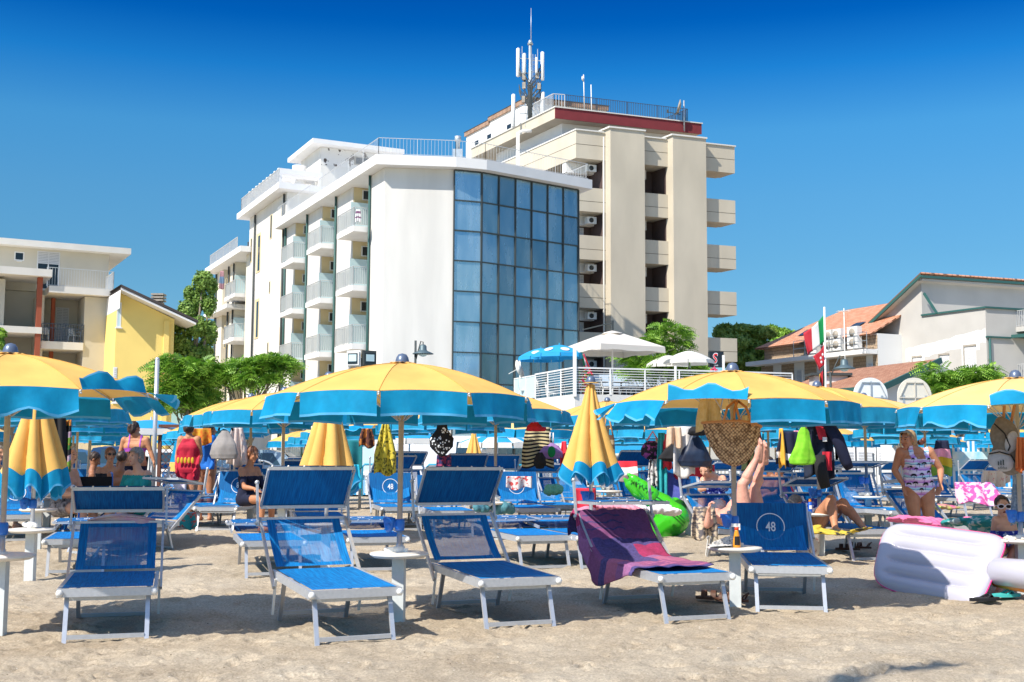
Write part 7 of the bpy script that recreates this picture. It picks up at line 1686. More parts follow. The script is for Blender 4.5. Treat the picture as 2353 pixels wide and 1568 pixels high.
J = dict(head=p, neck=p+Vector((0,0,-.12)), shL=p+Vector((-.17,0,-.18)), shR=p+Vector((.17,0,-.18)), pel=Vector((p.x,36,gz+.9)), hipL=Vector((p.x-.08,36,gz+.88)), hipR=Vector((p.x+.08,36,gz+.88)), elL=p+Vector((-.22,0,-.45)), wrL=p+Vector((-.2,-.1,-.68)), elR=p+Vector((.22,0,-.45)), wrR=p+Vector((.2,-.1,-.68)))
for S, s in (('L',-1),('R',1)): J['kn'+S] = Vector((p.x+s*.09,36,gz+.46)); J['an'+S] = Vector((p.x+s*.09,36.03,gz+.07)); J['to'+S] = Vector((p.x+s*.1,35.85,gz+.04))
t, JL, bme = person('distant person in a white T-shirt and black cap right of the small folded parasol', og, J, M['skin_deep'], head=(60,0,0), hands=(('L',(0,0,-1),(1,0,0)),('R',(0,0,-1),(-1,0,0))), feet=(('L',(0,0,1)),('R',(0,0,1))), voxel=.014)
cm = part_of(bme, lambda p_: .88 < p_.z < JL['shL'].z+.07, .012, 'shirt'); cm.materials.append(M['c_white']); put('shirt', cm, t); cm = part_of(bme, lambda p_: .45 < p_.z < .90, .010, 'shorts'); cm.materials.append(M['c_black']); put('shorts', cm, t); hair(t, JL['head'], 60, 0, 0, 1, M['c_black'], 'short', name='cap')
# wheelchair in the left group
x, y = X(215, 168); t = thing('wheelchair', 'blue framed wheelchair partly hidden behind the left front lounger', 'wheelchair', (x, y, G(x,y)), R(25)); b = MB()
for s in (-.24,.24): b.tube([(s,-.35,.1),(s,-.35,.52),(s,.2,.52),(s,.28,.95),(s,.38,.97)], .014, 6, 0); b.tube([(s,.2,.52),(s,-.1,.15),(s,-.35,.15)], .012, 6); b.tube([(s,-.3,.7),(s,.22,.72)], .018, 6)
b.tube([(-.24,-.2,.15),(.24,.15,.5)], .01, 6); b.tube([(.24,-.2,.15),(-.24,.15,.5)], .01, 6); b.build('frame', M['blue_plastic'], t)
b = MB(); b.box((-.23,-.3,.49),(.23,.2,.52)); b.build('seat', M['c_black'], t); b = MB(); b.box((-.23,.20,.55),(.23,.24,.92)); b.build('backrest', M['c_black'], t)
for s in (-.29,.29):
    b = MB(Matrix.Translation((s,.15,.30)) @ Matrix.Rotation(R(90), 4, 'Y')); b.tube([(.29*math.cos(a),.29*math.sin(a),0) for a in np.linspace(0,2*math.pi,25)[:-1]], .016, 6, closed=True); w_ = b.build('wheel', M['rubber'], t)
    b = MB(Matrix.Translation((s,.15,.30)) @ Matrix.Rotation(R(90), 4, 'Y'))
    for k in range(10): a = k*math.pi/5; b.tube([(0,0,0),(.28*math.cos(a),.28*math.sin(a),0)], .004, 4)
    b.build('spoke', M['alu'], w_)
    b = MB(Matrix.Translation((s*.8,-.38,.09)) @ Matrix.Rotation(R(90), 4, 'Y')); b.rev([(.001,-.02),(.085,-.02),(.085,.02),(.001,.02)], 16); b.build('caster', mat('cream_rubber', (.6,.52,.3), .7), t)
# ---------------------------------------------------------------- hanging bags and clothes
def pm_(name, c, c2=None, sc=20, rough=.85, lo=None, hi=None, stretch=None):
    m = mat(name, c, rough, col2=c2, vscale=sc, stretch=stretch)
    if lo is not None:
        for nn in m.node_tree.nodes:
            if nn.type == 'MAP_RANGE': nn.inputs[1].default_value = lo; nn.inputs[2].default_value = hi
    return m
def at_s(px, py, s): return at(px, py, F/s)
def drop(name, label, cat, px, y0, y1, s, prof, m, depth=.45, seed=1, ox=0, lean=0, group='bags and clothes hung under the parasols', nfold=5, amp=.06, dy=0):
    """hanging bag: prof = [(height share from the top, width in photo columns)], closed soft body of elliptic section"""
    d = F/s+dy; P0 = at(px, y0, d); P1_ = at(px, y1, d); H = P0.z-P1_.z; sc = d/F; rg = random.Random(seed); ph = rg.random()*6
    prof = list(prof[:-1])+[(.985, prof[-1][1])]+[(1, 2)]; hs = [p[0] for p in prof]; ws = [p[1]*sc/2 for p in prof]; b = MB()
    def fn(u, v):
        a = u*2*math.pi; w_ = float(np.interp(v, hs, ws)); f = 1+amp*math.sin(a*nfold+ph+v*2)+amp*.5*math.sin(a*9+v*7); return (w_*f*math.cos(a)+lean*sc*v, w_*depth*f*math.sin(a)+.01*math.sin(v*9), -v*H)
    b.grid(fn, 36, 40)
    n = 37
    t = thing(name, label, cat, P0, 0, group); o = b.build('body', m, t); return t, H, sc
M['leather'] = mat('tan_leather', (.50,.22,.07), .6)
# wicker basket bag
def wicker_mat():
    m = bpy.data.materials.new('wicker'); m.use_nodes = True; N = m.node_tree.nodes; L = m.node_tree.links; b = N['Principled BSDF']; b.inputs['Roughness'].default_value = .8
    t = N.new('ShaderNodeTexCoord'); mp = N.new('ShaderNodeMapping'); mp.inputs['Rotation'].default_value = (0,R(45),0); L.new(t.outputs['Object'], mp.inputs[0])
    v = N.new('ShaderNodeTexVoronoi'); v.inputs['Scale'].default_value = 46; v.inputs['Randomness'].default_value = .35; L.new(mp.outputs[0], v.inputs[0])
    r = N.new('ShaderNodeValToRGB'); e = r.color_ramp.elements; e[0].position = .22; e[0].color = (.66,.42,.22,1); e[1].position = .68; e[1].color = (.12,.055,.02,1); L.new(v.outputs['Distance'], r.inputs[0])
    n = N.new('ShaderNodeTexNoise'); n.inputs['Scale'].default_value = 30; L.new(t.outputs['Object'], n.inputs[0]); mx = N.new('ShaderNodeMix'); mx.data_type = 'RGBA'; mx.blend_type = 'OVERLAY'; mx.inputs[0].default_value = .6
    L.new(r.outputs[0], mx.inputs[6]); L.new(n.outputs[0], mx.inputs[7]); L.new(mx.outputs[2], b.inputs['Base Color'])
    bp = N.new('ShaderNodeBump'); bp.invert = True; bp.inputs['Strength'].default_value = .8; bp.inputs['Distance'].default_value = .01; L.new(v.outputs['Distance'], bp.inputs['Height']); L.new(bp.outputs[0], b.inputs['Normal']); return m
M['wicker'] = wicker_mat()
wy = F/264-.30; P0 = at(1681, 970, wy); sc = wy/F; t = thing('wicker_bag', 'large woven wicker bag with leather handles hanging from the front parasol pole', 'bag', P0, 0, 'bags and clothes hung under the parasols')
prof = [(0,134),(.25,124),(.5,106),(.75,80),(.92,50),(1,4)]; H = at(1681,972,wy).z-at(1681,1075,wy).z; b = MB()
def wf(u, v, k=1.0):
    a = u*2*math.pi; w_ = float(np.interp(v, [p[0] for p in prof], [p[1]*sc/2 for p in prof]))*k; top = (1-v)*(.03*math.cos(a)+(-.035 if math.sin(a) > 0 else .0)*0)
    return (w_*math.cos(a)+.02*v, w_*.36*math.sin(a), -v*H-(1-v)*(.06*abs(math.cos(a))**2*(.1 if math.cos(a) < 0 else .9))+top*.3)
b.grid(wf, 48, 24); b.build('body', M['wicker'], t); b = MB()
b.tube([Vector(wf(i/48, 0, 1.01))+Vector((0,0,.005)) for i in range(48)], .012, 6, closed=True); b.build('rim', M['leather'], t)
hk = at(1690, 922, F/264)-P0
for k, (x0, x1) in enumerate(((-.09,.0),(.06,.16))):
    b = MB(); b.tube([Vector((x0,-.09,-.02)), Vector((x0*.5+.0,-.06,.12)), hk+Vector((-.01,-.03,.0)), hk+Vector((.02,-.02,0)), Vector((x1*.6+.02,-.05,.12)), Vector((x1,-.085,-.04))], .011, 6); b.build('handle', M['leather'], t)
# cream towel bunched over the handles
hang_cloth('cream_towel', 'pale yellow towel bunched at the top of the front parasol pole', 'towel', at_s(1630,918,262), .22, .26, [pm_('cream_towel', (.66,.52,.22), (.74,.62,.34), 30)], seed=3, top=.75, nfold=2, group='bags and clothes hung under the parasols')
hang_cloth('yellow_cloth', 'yellow cloth hanging right of the wicker bag handles', 'towel', at_s(1722,955,262), .15, .2, [pm_('cream_cloth', (.62,.50,.24), (.74,.62,.34), 30)], seed=9, top=.8, nfold=2, group='bags and clothes hung under the parasols')
hang_cloth('maroon_towel', 'dark maroon towel behind the raised feet, beside the wicker bag', 'towel', at(1738,983,F/178), .16, .26, [pm_('maroon_cloth', (.16,.01,.03), (.24,.02,.05), 30)], seed=8, top=.5, nfold=2, group='bags and clothes hung under the parasols')
hang_cloth('olive_towel', 'dark green towel hanging behind the man\'s raised legs', 'towel', at(1720,1010,F/186), .16, .36, [pm_('olive_cloth', (.03,.045,.012), (.05,.07,.02), 30)], seed=18, top=.8, nfold=2, group='bags and clothes hung under the parasols')
S_ = 196
drop('drawstring_bag', 'dark navy drawstring bag left of the wicker bag', 'bag', 1596, 1000, 1075, S_, [(0,14),(.15,34),(.5,60),(.8,78),(.95,66),(1,20)], pm_('navy_nylon', (.006,.010,.03), (.012,.03,.07), 8, .5), seed=2)
drop('sun_hat', 'black sun hat hung above the navy drawstring bag', 'cap', 1602, 978, 1002, S_+2, [(0,18),(.4,40),(.8,44),(1,30)], M['c_black'], seed=3, depth=.8)
drop('black_bag', 'black shoulder bag with a thin green tag, left of the navy drawstring bag', 'bag', 1553, 1008, 1062, S_-6, [(0,8),(.2,30),(.6,58),(.85,76),(1,40)], M['c_black'], seed=4, lean=-4)
hang_cloth('white_towel', 'off-white towel hanging between the black bag and the navy bag', 'towel', at_s(1572,980,S_), .26, .58, [pm_('offwhite_towel', (.66,.62,.58), (.74,.70,.66), 30)], seed=6, top=.9, nfold=1.6, group='bags and clothes hung under the parasols')
hang_cloth('peach_towel', 'peach towel hanging at the left of the white towel', 'towel', at_s(1549,982,S_+1), .17, .22, [pm_('peach_towel', (.62,.42,.28), (.70,.50,.34), 30)], seed=16, top=.9, nfold=1.6, group='bags and clothes hung under the parasols')
S_ = 150
t, H, sc = drop('flowered_bag', 'black bag with purple flowers below a pink strap', 'bag', 1497, 1013, 1058, S_, [(0,14),(.15,34),(.4,46),(.75,44),(1,14)], pm_('purple_flower', (.02,.01,.02), (.35,.06,.28), 16, lo=.52, hi=.56), seed=5)
b = MB(); b.tube([(-.07,0,0),(.02,0,.14),(.10,0,0)], .016, 6); b.build('handle', M['c_pink'], t)
hang_cloth('teal_scarf', 'long teal patterned scarf right of the purple flowered bag', 'scarf', at_s(1520,995,S_+1), .16, 1.0, [pm_('teal_print', (.03,.42,.46), (.02,.28,.34), 25)], seed=2, top=.6, nfold=2, group='bags and clothes hung under the parasols')
hang_cloth('red_cloth', 'narrow bright red cloth right of the teal scarf', 'cloth', at_s(1533,998,S_+1), .13, .52, [M['c_red']], seed=12, top=.8, nfold=1, swing=-.02, group='bags and clothes hung under the parasols')
hang_cloth('grey_scarf', 'grey and white floral scarf below the purple flowered bag', 'scarf', at_s(1500,1056,S_+1), .14, .42, [pm_('grey_floral', (.66,.62,.62), (.08,.07,.08), 18, lo=.5, hi=.55)], seed=22, top=.7, nfold=2, group='bags and clothes hung under the parasols')
t, H, sc = drop('checked_tote', 'brown and cream checked tote bag behind the tall folded parasol', 'bag', 1397, 1000, 1085, 150, [(0,26),(.1,30),(.6,34),(1,40)], stripes_mat('brown_check', (.50,.36,.20), (.14,.08,.05), 7, 2), seed=6, depth=.5, amp=.03)
b = MB(); b.tube([(-.08,0,-.02),(-.03,0,.25),(.02,0,.25),(.08,0,-.02)], .012, 6); b.build('handle', M['leather'], t)
S_ = 146
hang_cloth('striped_towel', 'yellow and black striped towel with a black strap, left of the tall folded parasol', 'towel', at_s(1236,982,S_), .50, .62, [pm_('sand_stripe', (.58,.50,.28)), M['c_black']], seed=14, top=.75, nfold=2, stripes=22, group='bags and clothes hung under the parasols')
drop('sun_hat', 'dark red sun hat resting over the striped towel', 'cap', 1232, 970, 992, S_+3, [(0,20),(.4,40),(.8,46),(1,40)], M['c_red'], seed=8, depth=.8)
drop('shoulder_bag', 'black bag hanging below the striped towel', 'bag', 1241, 1040, 1078, S_+2, [(0,10),(.3,24),(.7,28),(1,16)], M['c_black'], seed=9)
t, H, sc = drop('purple_bag', 'lilac bag with a green leaf print, right of the striped towel', 'bag', 1267, 1018, 1055, S_, [(0,8),(.2,34),(.6,54),(.9,62),(1,50)], pm_('lilac', (.26,.14,.36), (.32,.19,.42), 20), seed=10, amp=.04)
b = MB(); b.tube([(-.03,0,0),(-.02,0,.16),(.03,0,.16),(.03,0,0)], .012, 6); b.build('handle', M['c_white'], t); b = MB(); b.ball((0,-.10,-.14), (.06,.012,.09)); b.build('leaf_print', M['flag_green'], t)
hang_cloth('red_swimwear', 'small red cloth at the left side of the tall folded parasol', 'cloth', at_s(1296,1015,S_), .12, .36, [M['c_red']], seed=31, top=.5, swing=-.1, nfold=1, group='bags and clothes hung under the parasols')
t, H, sc = drop('polka_bag', 'black drawstring bag with white polka dots', 'bag', 1016, 973, 1050, 158, [(0,20),(.2,26),(.45,52),(.7,50),(.9,24),(1,10)], M['c_black'], seed=11, amp=.08)
rg = random.Random(9); body = t.children[0]; bv = BVHTree.FromPolygons([v.co.copy() for v in body.data.vertices], [tuple(p.vertices) for p in body.data.polygons]); b = MB()
for k in range(70):
    x, z = rg.uniform(-.17,.17), -rg.uniform(.14,.95)*H; h = bv.ray_cast(Vector((x,-1,z)), Vector((0,1,0)))
    if h[0] is None: continue
    nrm = h[1] if h[1].y < 0 else -h[1]; r_ = rg.uniform(.009,.014); q_ = nrm.to_track_quat('Z','Y'); b.add([h[0]+nrm*.004+q_ @ Vector((r_*math.cos(a),r_*1.15*math.sin(a),0)) for a in np.linspace(0,2*math.pi,9)[:-1]], [tuple(range(8))])
b.build('dots', M['print_white'], t)
hang_cloth('flowered_cloth', 'dark cloth with blue and pink flowers below the polka dot bag', 'cloth', at_s(1020,1046,157), .22, .26, [pm_('night_flowers', (.02,.02,.10), (.35,.05,.12), 20, lo=.5, hi=.56)], seed=32, top=.9, nfold=2, group='bags and clothes hung under the parasols')
hang_cloth('snakeskin_scarf', 'long yellow snake print scarf right of the folded parasol behind the front shade', 'scarf', at_s(886,972,163), .30, .72, [pm_('snake_yellow', (.62,.50,.05), (.10,.09,.01), 26, lo=.5, hi=.6)], seed=33, top=.28, nfold=2.5, group='bags and clothes hung under the parasols')
hang_cloth('orange_bunting', 'orange and brown hanging cloth behind the folded parasol in the middle left', 'cloth', at_s(843,985,140), .25, .30, [pm_('dark_fruit', (.10,.03,.02), (.5,.18,.03), 16, lo=.5, hi=.6)], seed=34, top=.6, nfold=2, group='bags and clothes hung under the parasols')
hang_cloth('teal_banner', 'dark teal cloth beside the striped cabin', 'cloth', at_s(866-5,1012,128)+Vector((-.35,0,0)), .26, .52, [pm_('dark_teal', (.01,.16,.18), (.01,.22,.25), 9)], seed=35, top=1, nfold=1, group='bags and clothes hung under the parasols')
hang_cloth('aqua_towel', 'aqua blue towel hanging behind the sunlit lounger shade', 'towel', at_s(818,1068,170), .16, .30, [pm_('aqua', (.01,.36,.55), (.02,.45,.62), 9)], seed=36, top=.5, swing=.05, nfold=1.5, group='bags and clothes hung under the parasols')
t, H, sc = drop('grey_tote', 'large soft grey tote bag hanging left of the folded parasol, beside the man in blue', 'bag', 517, 990, 1058, 148, [(0,14),(.15,30),(.45,52),(.8,64),(.95,56),(1,6)], pm_('grey_canvas', (.28,.26,.24), (.34,.31,.29), 14), seed=12, amp=.05)
b = MB()
for s in (-1,1): b.tube([(-.10,s*.03,0),(-.02,s*.02,.26),(.04,s*.02,.26),(.12,s*.03,0)], .010, 6)
b.build('handle', M['c_black'], t)
hang_cloth('net_bag', 'pink and white net bag right of the grey tote', 'bag', at_s(545,982,146), .32, .60, [pm_('net_pink', (.66,.48,.42), (.62,.60,.58), 30)], seed=37, top=.5, nfold=2.5, swing=.05, group='bags and clothes hung under the parasols')
hang_cloth('orange_print', 'orange red printed cloth between the two people seen from behind', 'cloth', at_s(462,985,128), .40, .28, [pm_('orange_print', (.62,.08,.01), (.75,.42,.03), 16)], seed=38, top=.9, nfold=2, group='bags and clothes hung under the parasols')
hang_cloth('black_cloth', 'long black cloth hanging right of the folded parasol at the left', 'cloth', at_s(130,948,200), .24, .66, [M['c_black']], seed=39, top=.8, nfold=2, swing=.05, group='bags and clothes hung under the parasols')
hang_cloth('tropical_cloth', 'colourful tropical print cloth beside the long black cloth', 'cloth', at_s(152,965,199), .14, .60, [pm_('tropic', (.03,.16,.02), (.65,.20,.03), 12, lo=.48, hi=.54), M['c_black'], pm_('tropic_white', (.6,.6,.6), (.3,.05,.2), 16), M['leaf_fresh']], seed=40, top=.9, nfold=1.5, stripes=9, group='bags and clothes hung under the parasols')
t, H, sc = drop('green_bag', 'lime green cloth bag in front of the hanging jacket', 'bag', 1847, 980, 1070, 200, [(0,10),(.15,24),(.5,36),(.85,60),(.97,54),(1,30)], pm_('lime', (.16,.50,.01), (.26,.62,.03), 14), seed=13, lean=-6, amp=.09)
b = MB(); b.tube([(.02,0,-.02),(.05,0,.25)], .014, 6); b.build('handle', M['leather'], t)
S_ = 194
hang_cloth('jacket', 'dark navy jacket with red lining hanging on the second row pole', 'jacket', at_s(1882,968,S_), .34, .66, [pm_('jacket_navy', (.008,.012,.03), (.02,.03,.06), 9)], seed=41, top=.75, nfold=2.2, group='bags and clothes hung under the parasols')
b = MB(); jo = bpy.data.objects['jacket']
b.tube([(.08,-.05,-.02),(.20,-.07,-.22),(.30,-.04,-.48),(.34,-.02,-.55)], [.07,.075,.065,.05], 12); b.build('sleeve', M['c_navy'], jo)
b = MB(); b.tube([(-.02,-.06,-.40),(-.0,-.06,-.60),(.05,-.05,-.78)], [.07,.075,.06], 12); b.build('sleeve', M['c_black'], jo)
b = MB(); b.grid(lambda u, v: (-.02+.10*(u-.5)+.05*v, -.062-.01*math.sin(u*6), -.02-.20*v), 6, 8); b.build('red_lining', M['c_red'], jo); b = MB(); b.grid(lambda u, v: (.07+.11*(u-.5), -.058-.008*math.sin(u*9), -.36-.22*v), 6, 8); b.build('red_lining', M['c_red'], jo)
b = MB(); b.box((.02,-.075,-.24),(.07,-.066,-.19)); b.build('care_label', M['c_white'], jo)
hang_cloth('navy_stripe_bag', 'navy bag with one white stripe, left of the lime green bag', 'bag', at_s(1813,992,150), .42, .52, [M['c_navy'], M['c_navy'], M['c_navy'], M['c_white'], M['c_navy']], seed=42, top=.6, stripes=5, nfold=2, group='bags and clothes hung under the parasols').data.materials.append(M['c_navy'])
hang_cloth('orange_towel', 'narrow orange towel left of the navy striped bag', 'towel', at_s(1795,985,150), .10, .58, [pm_('orange_cl', (.75,.35,.03), (.8,.45,.06), 9)], seed=43, top=.5, nfold=1, swing=-.05, group='bags and clothes hung under the parasols')
hang_cloth('character_free_towel'.replace('character_free','pink'), 'pale pink and red towel right of the navy striped bag', 'towel', at_s(1833,990,149), .12, .22, [M['c_pink'], M['c_red']], seed=44, top=.9, stripes=2, group='bags and clothes hung under the parasols')
hang_cloth('rainbow_towel', 'multicoloured towel hanging right of the woman in the palm tree swimsuit', 'towel', at_s(2165,1012,140), .34, .56, [M['c_navy'], M['c_pink'], M['flag_gold'], M['leaf_fresh']], seed=45, top=.6, stripes=4, nfold=2, group='bags and clothes hung under the parasols')
# backpack at the right edge
by = F/246; P0 = at(2306, 962, by); t = thing('backpack', 'grey and brown backpack hanging at the right edge above the child', 'backpack', P0, R(-8), 'bags and clothes hung under the parasols'); bpm = pm_('pack_grey', (.15,.125,.10), (.20,.17,.14), 30); M['pack_light'] = pm_('pack_light', (.36,.36,.38), (.42,.42,.44), 30)
me = grow([('e',(0,0,-.16),(.13,.08,.16),None),('e',(.03,0,-.33),(.15,.09,.15),None),((-.02,0,-.04),.06,(.05,0,-.42),.11)], .010, 5); me.materials.append(bpm); put('body', me, t)
me = grow([('e',(-.05,-.075,-.39),(.13,.055,.10),Euler((0,R(20),0)))], .010, 4); me.materials.append(M['pack_light']); fp_ = put('front_pocket', me, t)
me = grow([('e',(.04,-.085,-.22),(.06,.03,.11),Euler((0,R(15),0)))], .010, 4); me.materials.append(M['pack_light']); put('side_pocket', me, t)
b = MB(); b.tube([(-.10,-.06,-.05),(-.02,-.095,-.14),(.02,-.11,-.26),(.0,-.12,-.30)], .007, 6); b.tube([(-.17,-.11,-.33),(-.08,-.135,-.31),(.02,-.13,-.34),(.07,-.11,-.42)], .007, 6); b.build('zip', M['c_black'], t)
b = MB(); b.tube([(.0,.0,.0),(.02,.02,.16),(.10,.06,.24)], .014, 6); b.tube([(.08,.06,-.05),(.14,.08,.2)], .014, 6); b.build('strap', M['leather'], t)
b = MB()
for k in range(3): b.quad((-.10+k*.022,-.136,-.43),(-.088+k*.022,-.136,-.435),(-.088+k*.022,-.136,-.40+k*.008),(-.10+k*.022,-.136,-.395+k*.008))
b.build('stripe_mark', M['pipe_dark'], fp_); text_obj('adidas', .030, M['pipe_dark'], fp_, (-.06,-.137,-.455), narrow=.8)
hang_cloth('orange_flowerpot_bag', 'orange cloth at the very right edge beside the backpack', 'cloth', at_s(2349,1005,250), .12, .30, [pm_('terracotta', (.55,.12,.03), (.62,.18,.05), 9)], seed=46, top=.8, group='bags and clothes hung under the parasols')
hang_cloth('lace_towel', 'pale blue grey floral scarf hanging down the right hand parasol pole', 'scarf', at_s(2341,1092,238), .13, .46, [pm_('lace', (.30,.36,.42), (.16,.22,.30), 30, lo=.45, hi=.55)], seed=47, top=.7, nfold=2, group='bags and clothes hung under the parasols')
hang_cloth('baby_cloth', 'white cloth with tiny pink flowers hung below the backpack', 'cloth', at_s(2288,1082,220), .30, .14, [pm_('tiny_flowers', (.74,.68,.68), (.62,.15,.2), 40, lo=.6, hi=.66)], seed=48, top=.9, nfold=3, group='bags and clothes hung under the parasols')
# ---------------------------------------------------------------- towels on the loungers
def terry(name, cols): return cols
lo4 = [o for o in C.objects if o.get('label', '').startswith('front lounger carrying the purple')][0]
TP = [mat('plum_towel', (.25,.075,.20), .95, var=.15, vscale=40, bump=.5, bscale=200), mat('raspberry_towel', (.36,.03,.11), .95, var=.2, vscale=40, bump=.5, bscale=200), mat('indigo_towel', (.085,.065,.21), .95, var=.25, vscale=40, bump=.5, bscale=200), mat('rose_towel', (.46,.14,.25), .95, var=.12, vscale=40, bump=.5, bscale=200), mat('mauve_towel', (.34,.13,.30), .95, var=.12, vscale=40, bump=.5, bscale=200)]
def towel_on(lo, label, mats, u0, u1, y_end, back=41, over=.22, side=.18, seed=1, mfn=None, name='towel', foldside=-1, top_t=.56, lift=.012, wob=.012):
    a = R(back); c, s_ = math.cos(a), math.sin(a); py, pz_ = LL-.02, LH+.02; rg = random.Random(seed); ph = rg.random()*6
    path = []                                                           # along the lounger: foot side -> seat -> backrest -> over the top
    n1, n2, n3 = 16, 18, 6
    for k in range(n1): y = y_end+(py-y_end-.10)*k/n1; path.append((y, LH+lift+.004))
    for k in range(n2+1): tt = .0+top_t*k/n2; sag = .030*math.sin(math.pi*min(1,tt/.6)); e = .05*math.exp(-(tt/.08)**2); path.append((py+c*tt+s_*(sag-lift)-(e*.9), pz_+s_*tt-c*(sag-lift)*.6+.008))
    for k in range(1, n3+1): q_ = k/n3*over; path.append((py+c*top_t+.03+.12*q_, pz_+s_*top_t+.01-q_))
    NP = len(path)-1; b = MB()
    def fn(u, v):
        i = v*NP; i0 = min(NP-1, int(i)); f = i-i0; y = path[i0][0]*(1-f)+path[i0+1][0]*f; z = path[i0][1]*(1-f)+path[i0+1][1]*f
        x = u0+(u1-u0)*u; edge = -LW/2-.035
        w_ = wob*math.sin(u*9+v*14+ph)+wob*.6*math.sin(u*23+v*5)+.010*math.sin(v*46+5*math.sin(u*5))*math.exp(-((v-.55)/.12)**2)+.007*math.sin(u*38+3*math.sin(v*9))*(v > .5)
        if x < edge:                                                      # the part hanging over the side
            hang = (edge-x); reach = math.exp(-((v-.38)/.22)**2); x = edge-.02*math.sin(v*20+ph)-.03*min(1, hang*6); z -= hang*(.25+.75*reach) if v < .62 else hang*.05; 
            if v >= .62: x -= .0
        return (x, y, z+abs(w_))
    b.grid(fn, 40, 72, mfn=mfn)
    o = b.build(name, mats, loc=lo.location, rot=lo.rotation_euler, label=label, cat='towel'); solid(o, .008, 1); return o
def purple(u, v):
    v = 1-v
    if v < .12: return 2 if u < .7 else 1
    if v < .44:
        if u < .22: return 1 if v < .30 else 4
        if any(abs(v-q_) < .006 for q_ in (.20,.27,.34)) and .30 < u < .70: return 2
        return 0
    if v < .66:
        if u < .30: return 4 if v < .52 else 0
        return 2 if u < .70 or v < .52 else (1 if v < .62 else 4)
    if v < .80: return 3 if (u > .68 or (u < .42 and v > .72)) else 2
    if v < .97: return 4 if u < .40 else (3 if int(v*120) % 3 == 0 else 0)
    return 2
towel_on(lo4, 'plum, purple and raspberry patchwork beach towel draped over the front lounger', TP, -.62, .33, .30, seed=3, mfn=purple)
lo1 = [o for o in C.objects if o.get('label', '').startswith('front lounger furthest left')][0]
b = MB(); a = R(41); py, pz2 = LL-.02, LH+.02
b.grid(lambda u, v: (-.26+.56*u, py+math.cos(a)*.54+.02+.03*math.sin(u*6)+.05*(v-.3), pz2+math.sin(a)*.54+.03+.05*math.sin(u*math.pi)*(1-abs(v-.4))-.30*max(0,v-.35)**1.0), 16, 12)
o = b.build('towel', pm_('pink_marble', (.72,.38,.52), (.80,.62,.56), 9), loc=lo1.location, rot=lo1.rotation_euler, label='pink and cream towel over the top of the backrest of the leftmost front lounger', cat='towel'); solid(o, .015)
def heap(name, label, px, py, s, size, m, seed=1, cat='towel', lift=0, rz=0, n=7, flat=.5):
    rg = random.Random(seed); d = F/s; p = at(px, py, d); caps = []
    for k in range(n): x = rg.uniform(-.5,.5)*size[0]; y = rg.uniform(-.4,.4)*size[1]; caps.append(('e', (x,y,rg.uniform(0,.3)*size[2]), (size[0]*.28,size[1]*.30,size[2]*flat*rg.uniform(.6,1.2)), Euler((rg.uniform(-.3,.3),rg.uniform(-.3,.3),rg.uniform(0,3)))))
    me = grow(caps, .014, 2); co = [v.co for v in me.vertices]
    am_ = min(1, size[2]/.10)
    for v in me.vertices: v.co += v.normal*am_*(.008*math.sin(v.co.x*60+v.co.y*35+seed)+.006*math.sin(v.co.y*80+v.co.z*40))
    me.materials.append(m); return put(name, me, loc=p, rot=(0,0,rz), label=label, cat=cat)
heap('towel', 'crumpled pink towel on the lounger beside the green inflatable', 1408, 1168, 162, (.75,.5,.10), pm_('pink_terry', (.66,.20,.28), (.76,.34,.40), 25), 1)
heap('towel', 'crumpled white towel with a pink edge on the lounger beside the green inflatable', 1490, 1178, 160, (.75,.45,.14), pm_('white_terry', (.72,.68,.70), (.78,.75,.76), 25), 2)
heap('towel', 'pale blue green towel under the white one beside the green inflatable', 1432, 1190, 163, (.55,.35,.10), pm_('seafoam', (.35,.48,.52), (.45,.56,.60), 12), 3)
heap('towel', 'dark rose ribbed towel hanging off the lounger beside the green inflatable', 1385, 1196, 166, (.50,.3,.14), pm_('rose_dark', (.30,.10,.15), (.38,.15,.20), 25), 4)
heap('towel', 'mint green towel bundle on a lounger behind the tall folded parasol', 1275, 1130, 147, (.28,.3,.14), pm_('mint', (.10,.40,.28), (.20,.52,.36), 30), 5)
heap('towel', 'dark blue and teal beach bag on a lounger right of the middle front shade', 1143, 1172, 158, (.55,.3,.15), pm_('teal_bag', (.02,.10,.16), (.10,.30,.34), 12), 6, cat='bag')
heap('towel', 'yellow and black towel under the woman with raised knees', 1905, 1222, 196, (1.0,.4,.035), pm_('bee_towel', (.60,.45,.05), (.03,.03,.02), 8, lo=.5, hi=.55), 7)
heap('towel', 'bright pink towel with a yellow edge lying behind the white inflatable', 2170, 1199, 196, (.95,.4,.06), pm_('hot_pink', (.70,.12,.30), (.74,.22,.38), 10), 8)
heap('towel', 'teal and white coral print towel behind the child', 2255, 1205, 215, (.55,.6,.12), pm_('coral_print', (.02,.26,.26), (.45,.55,.52), 14, lo=.5, hi=.58), 9)
heap('towel', 'lime and pink folded towel on a lounger right of the palm tree swimsuit', 2150, 1166, 160, (.6,.3,.05), pm_('lime_pink', (.35,.60,.05), (.65,.10,.25), 6), 10)
hang_cloth('towel', 'pink towel with white flowers hanging over the lounger at the right', 'towel', at_s(2218,1108,176)+Vector((0,-.25,0)), .58, .26, [pm_('pink_flowers', (.62,.08,.30), (.78,.50,.62), 12, lo=.48, hi=.53)], seed=50, top=.8, nfold=2.5, swing=-.28)
hang_cloth('towel', 'bright red towel over the lounger behind the woman looking down', 'towel', at_s(1595,1068,150), .62, .20, [M['c_red']], seed=51, top=1, nfold=3, swing=-.05)
hang_cloth('towel', 'violet blue towel hanging on a lounger left of the woman looking down', 'towel', at_s(1535,1088,150), .42, .50, [pm_('violet_blue', (.05,.06,.30), (.08,.10,.38), 25)], seed=52, top=1, nfold=2, swing=-.12)
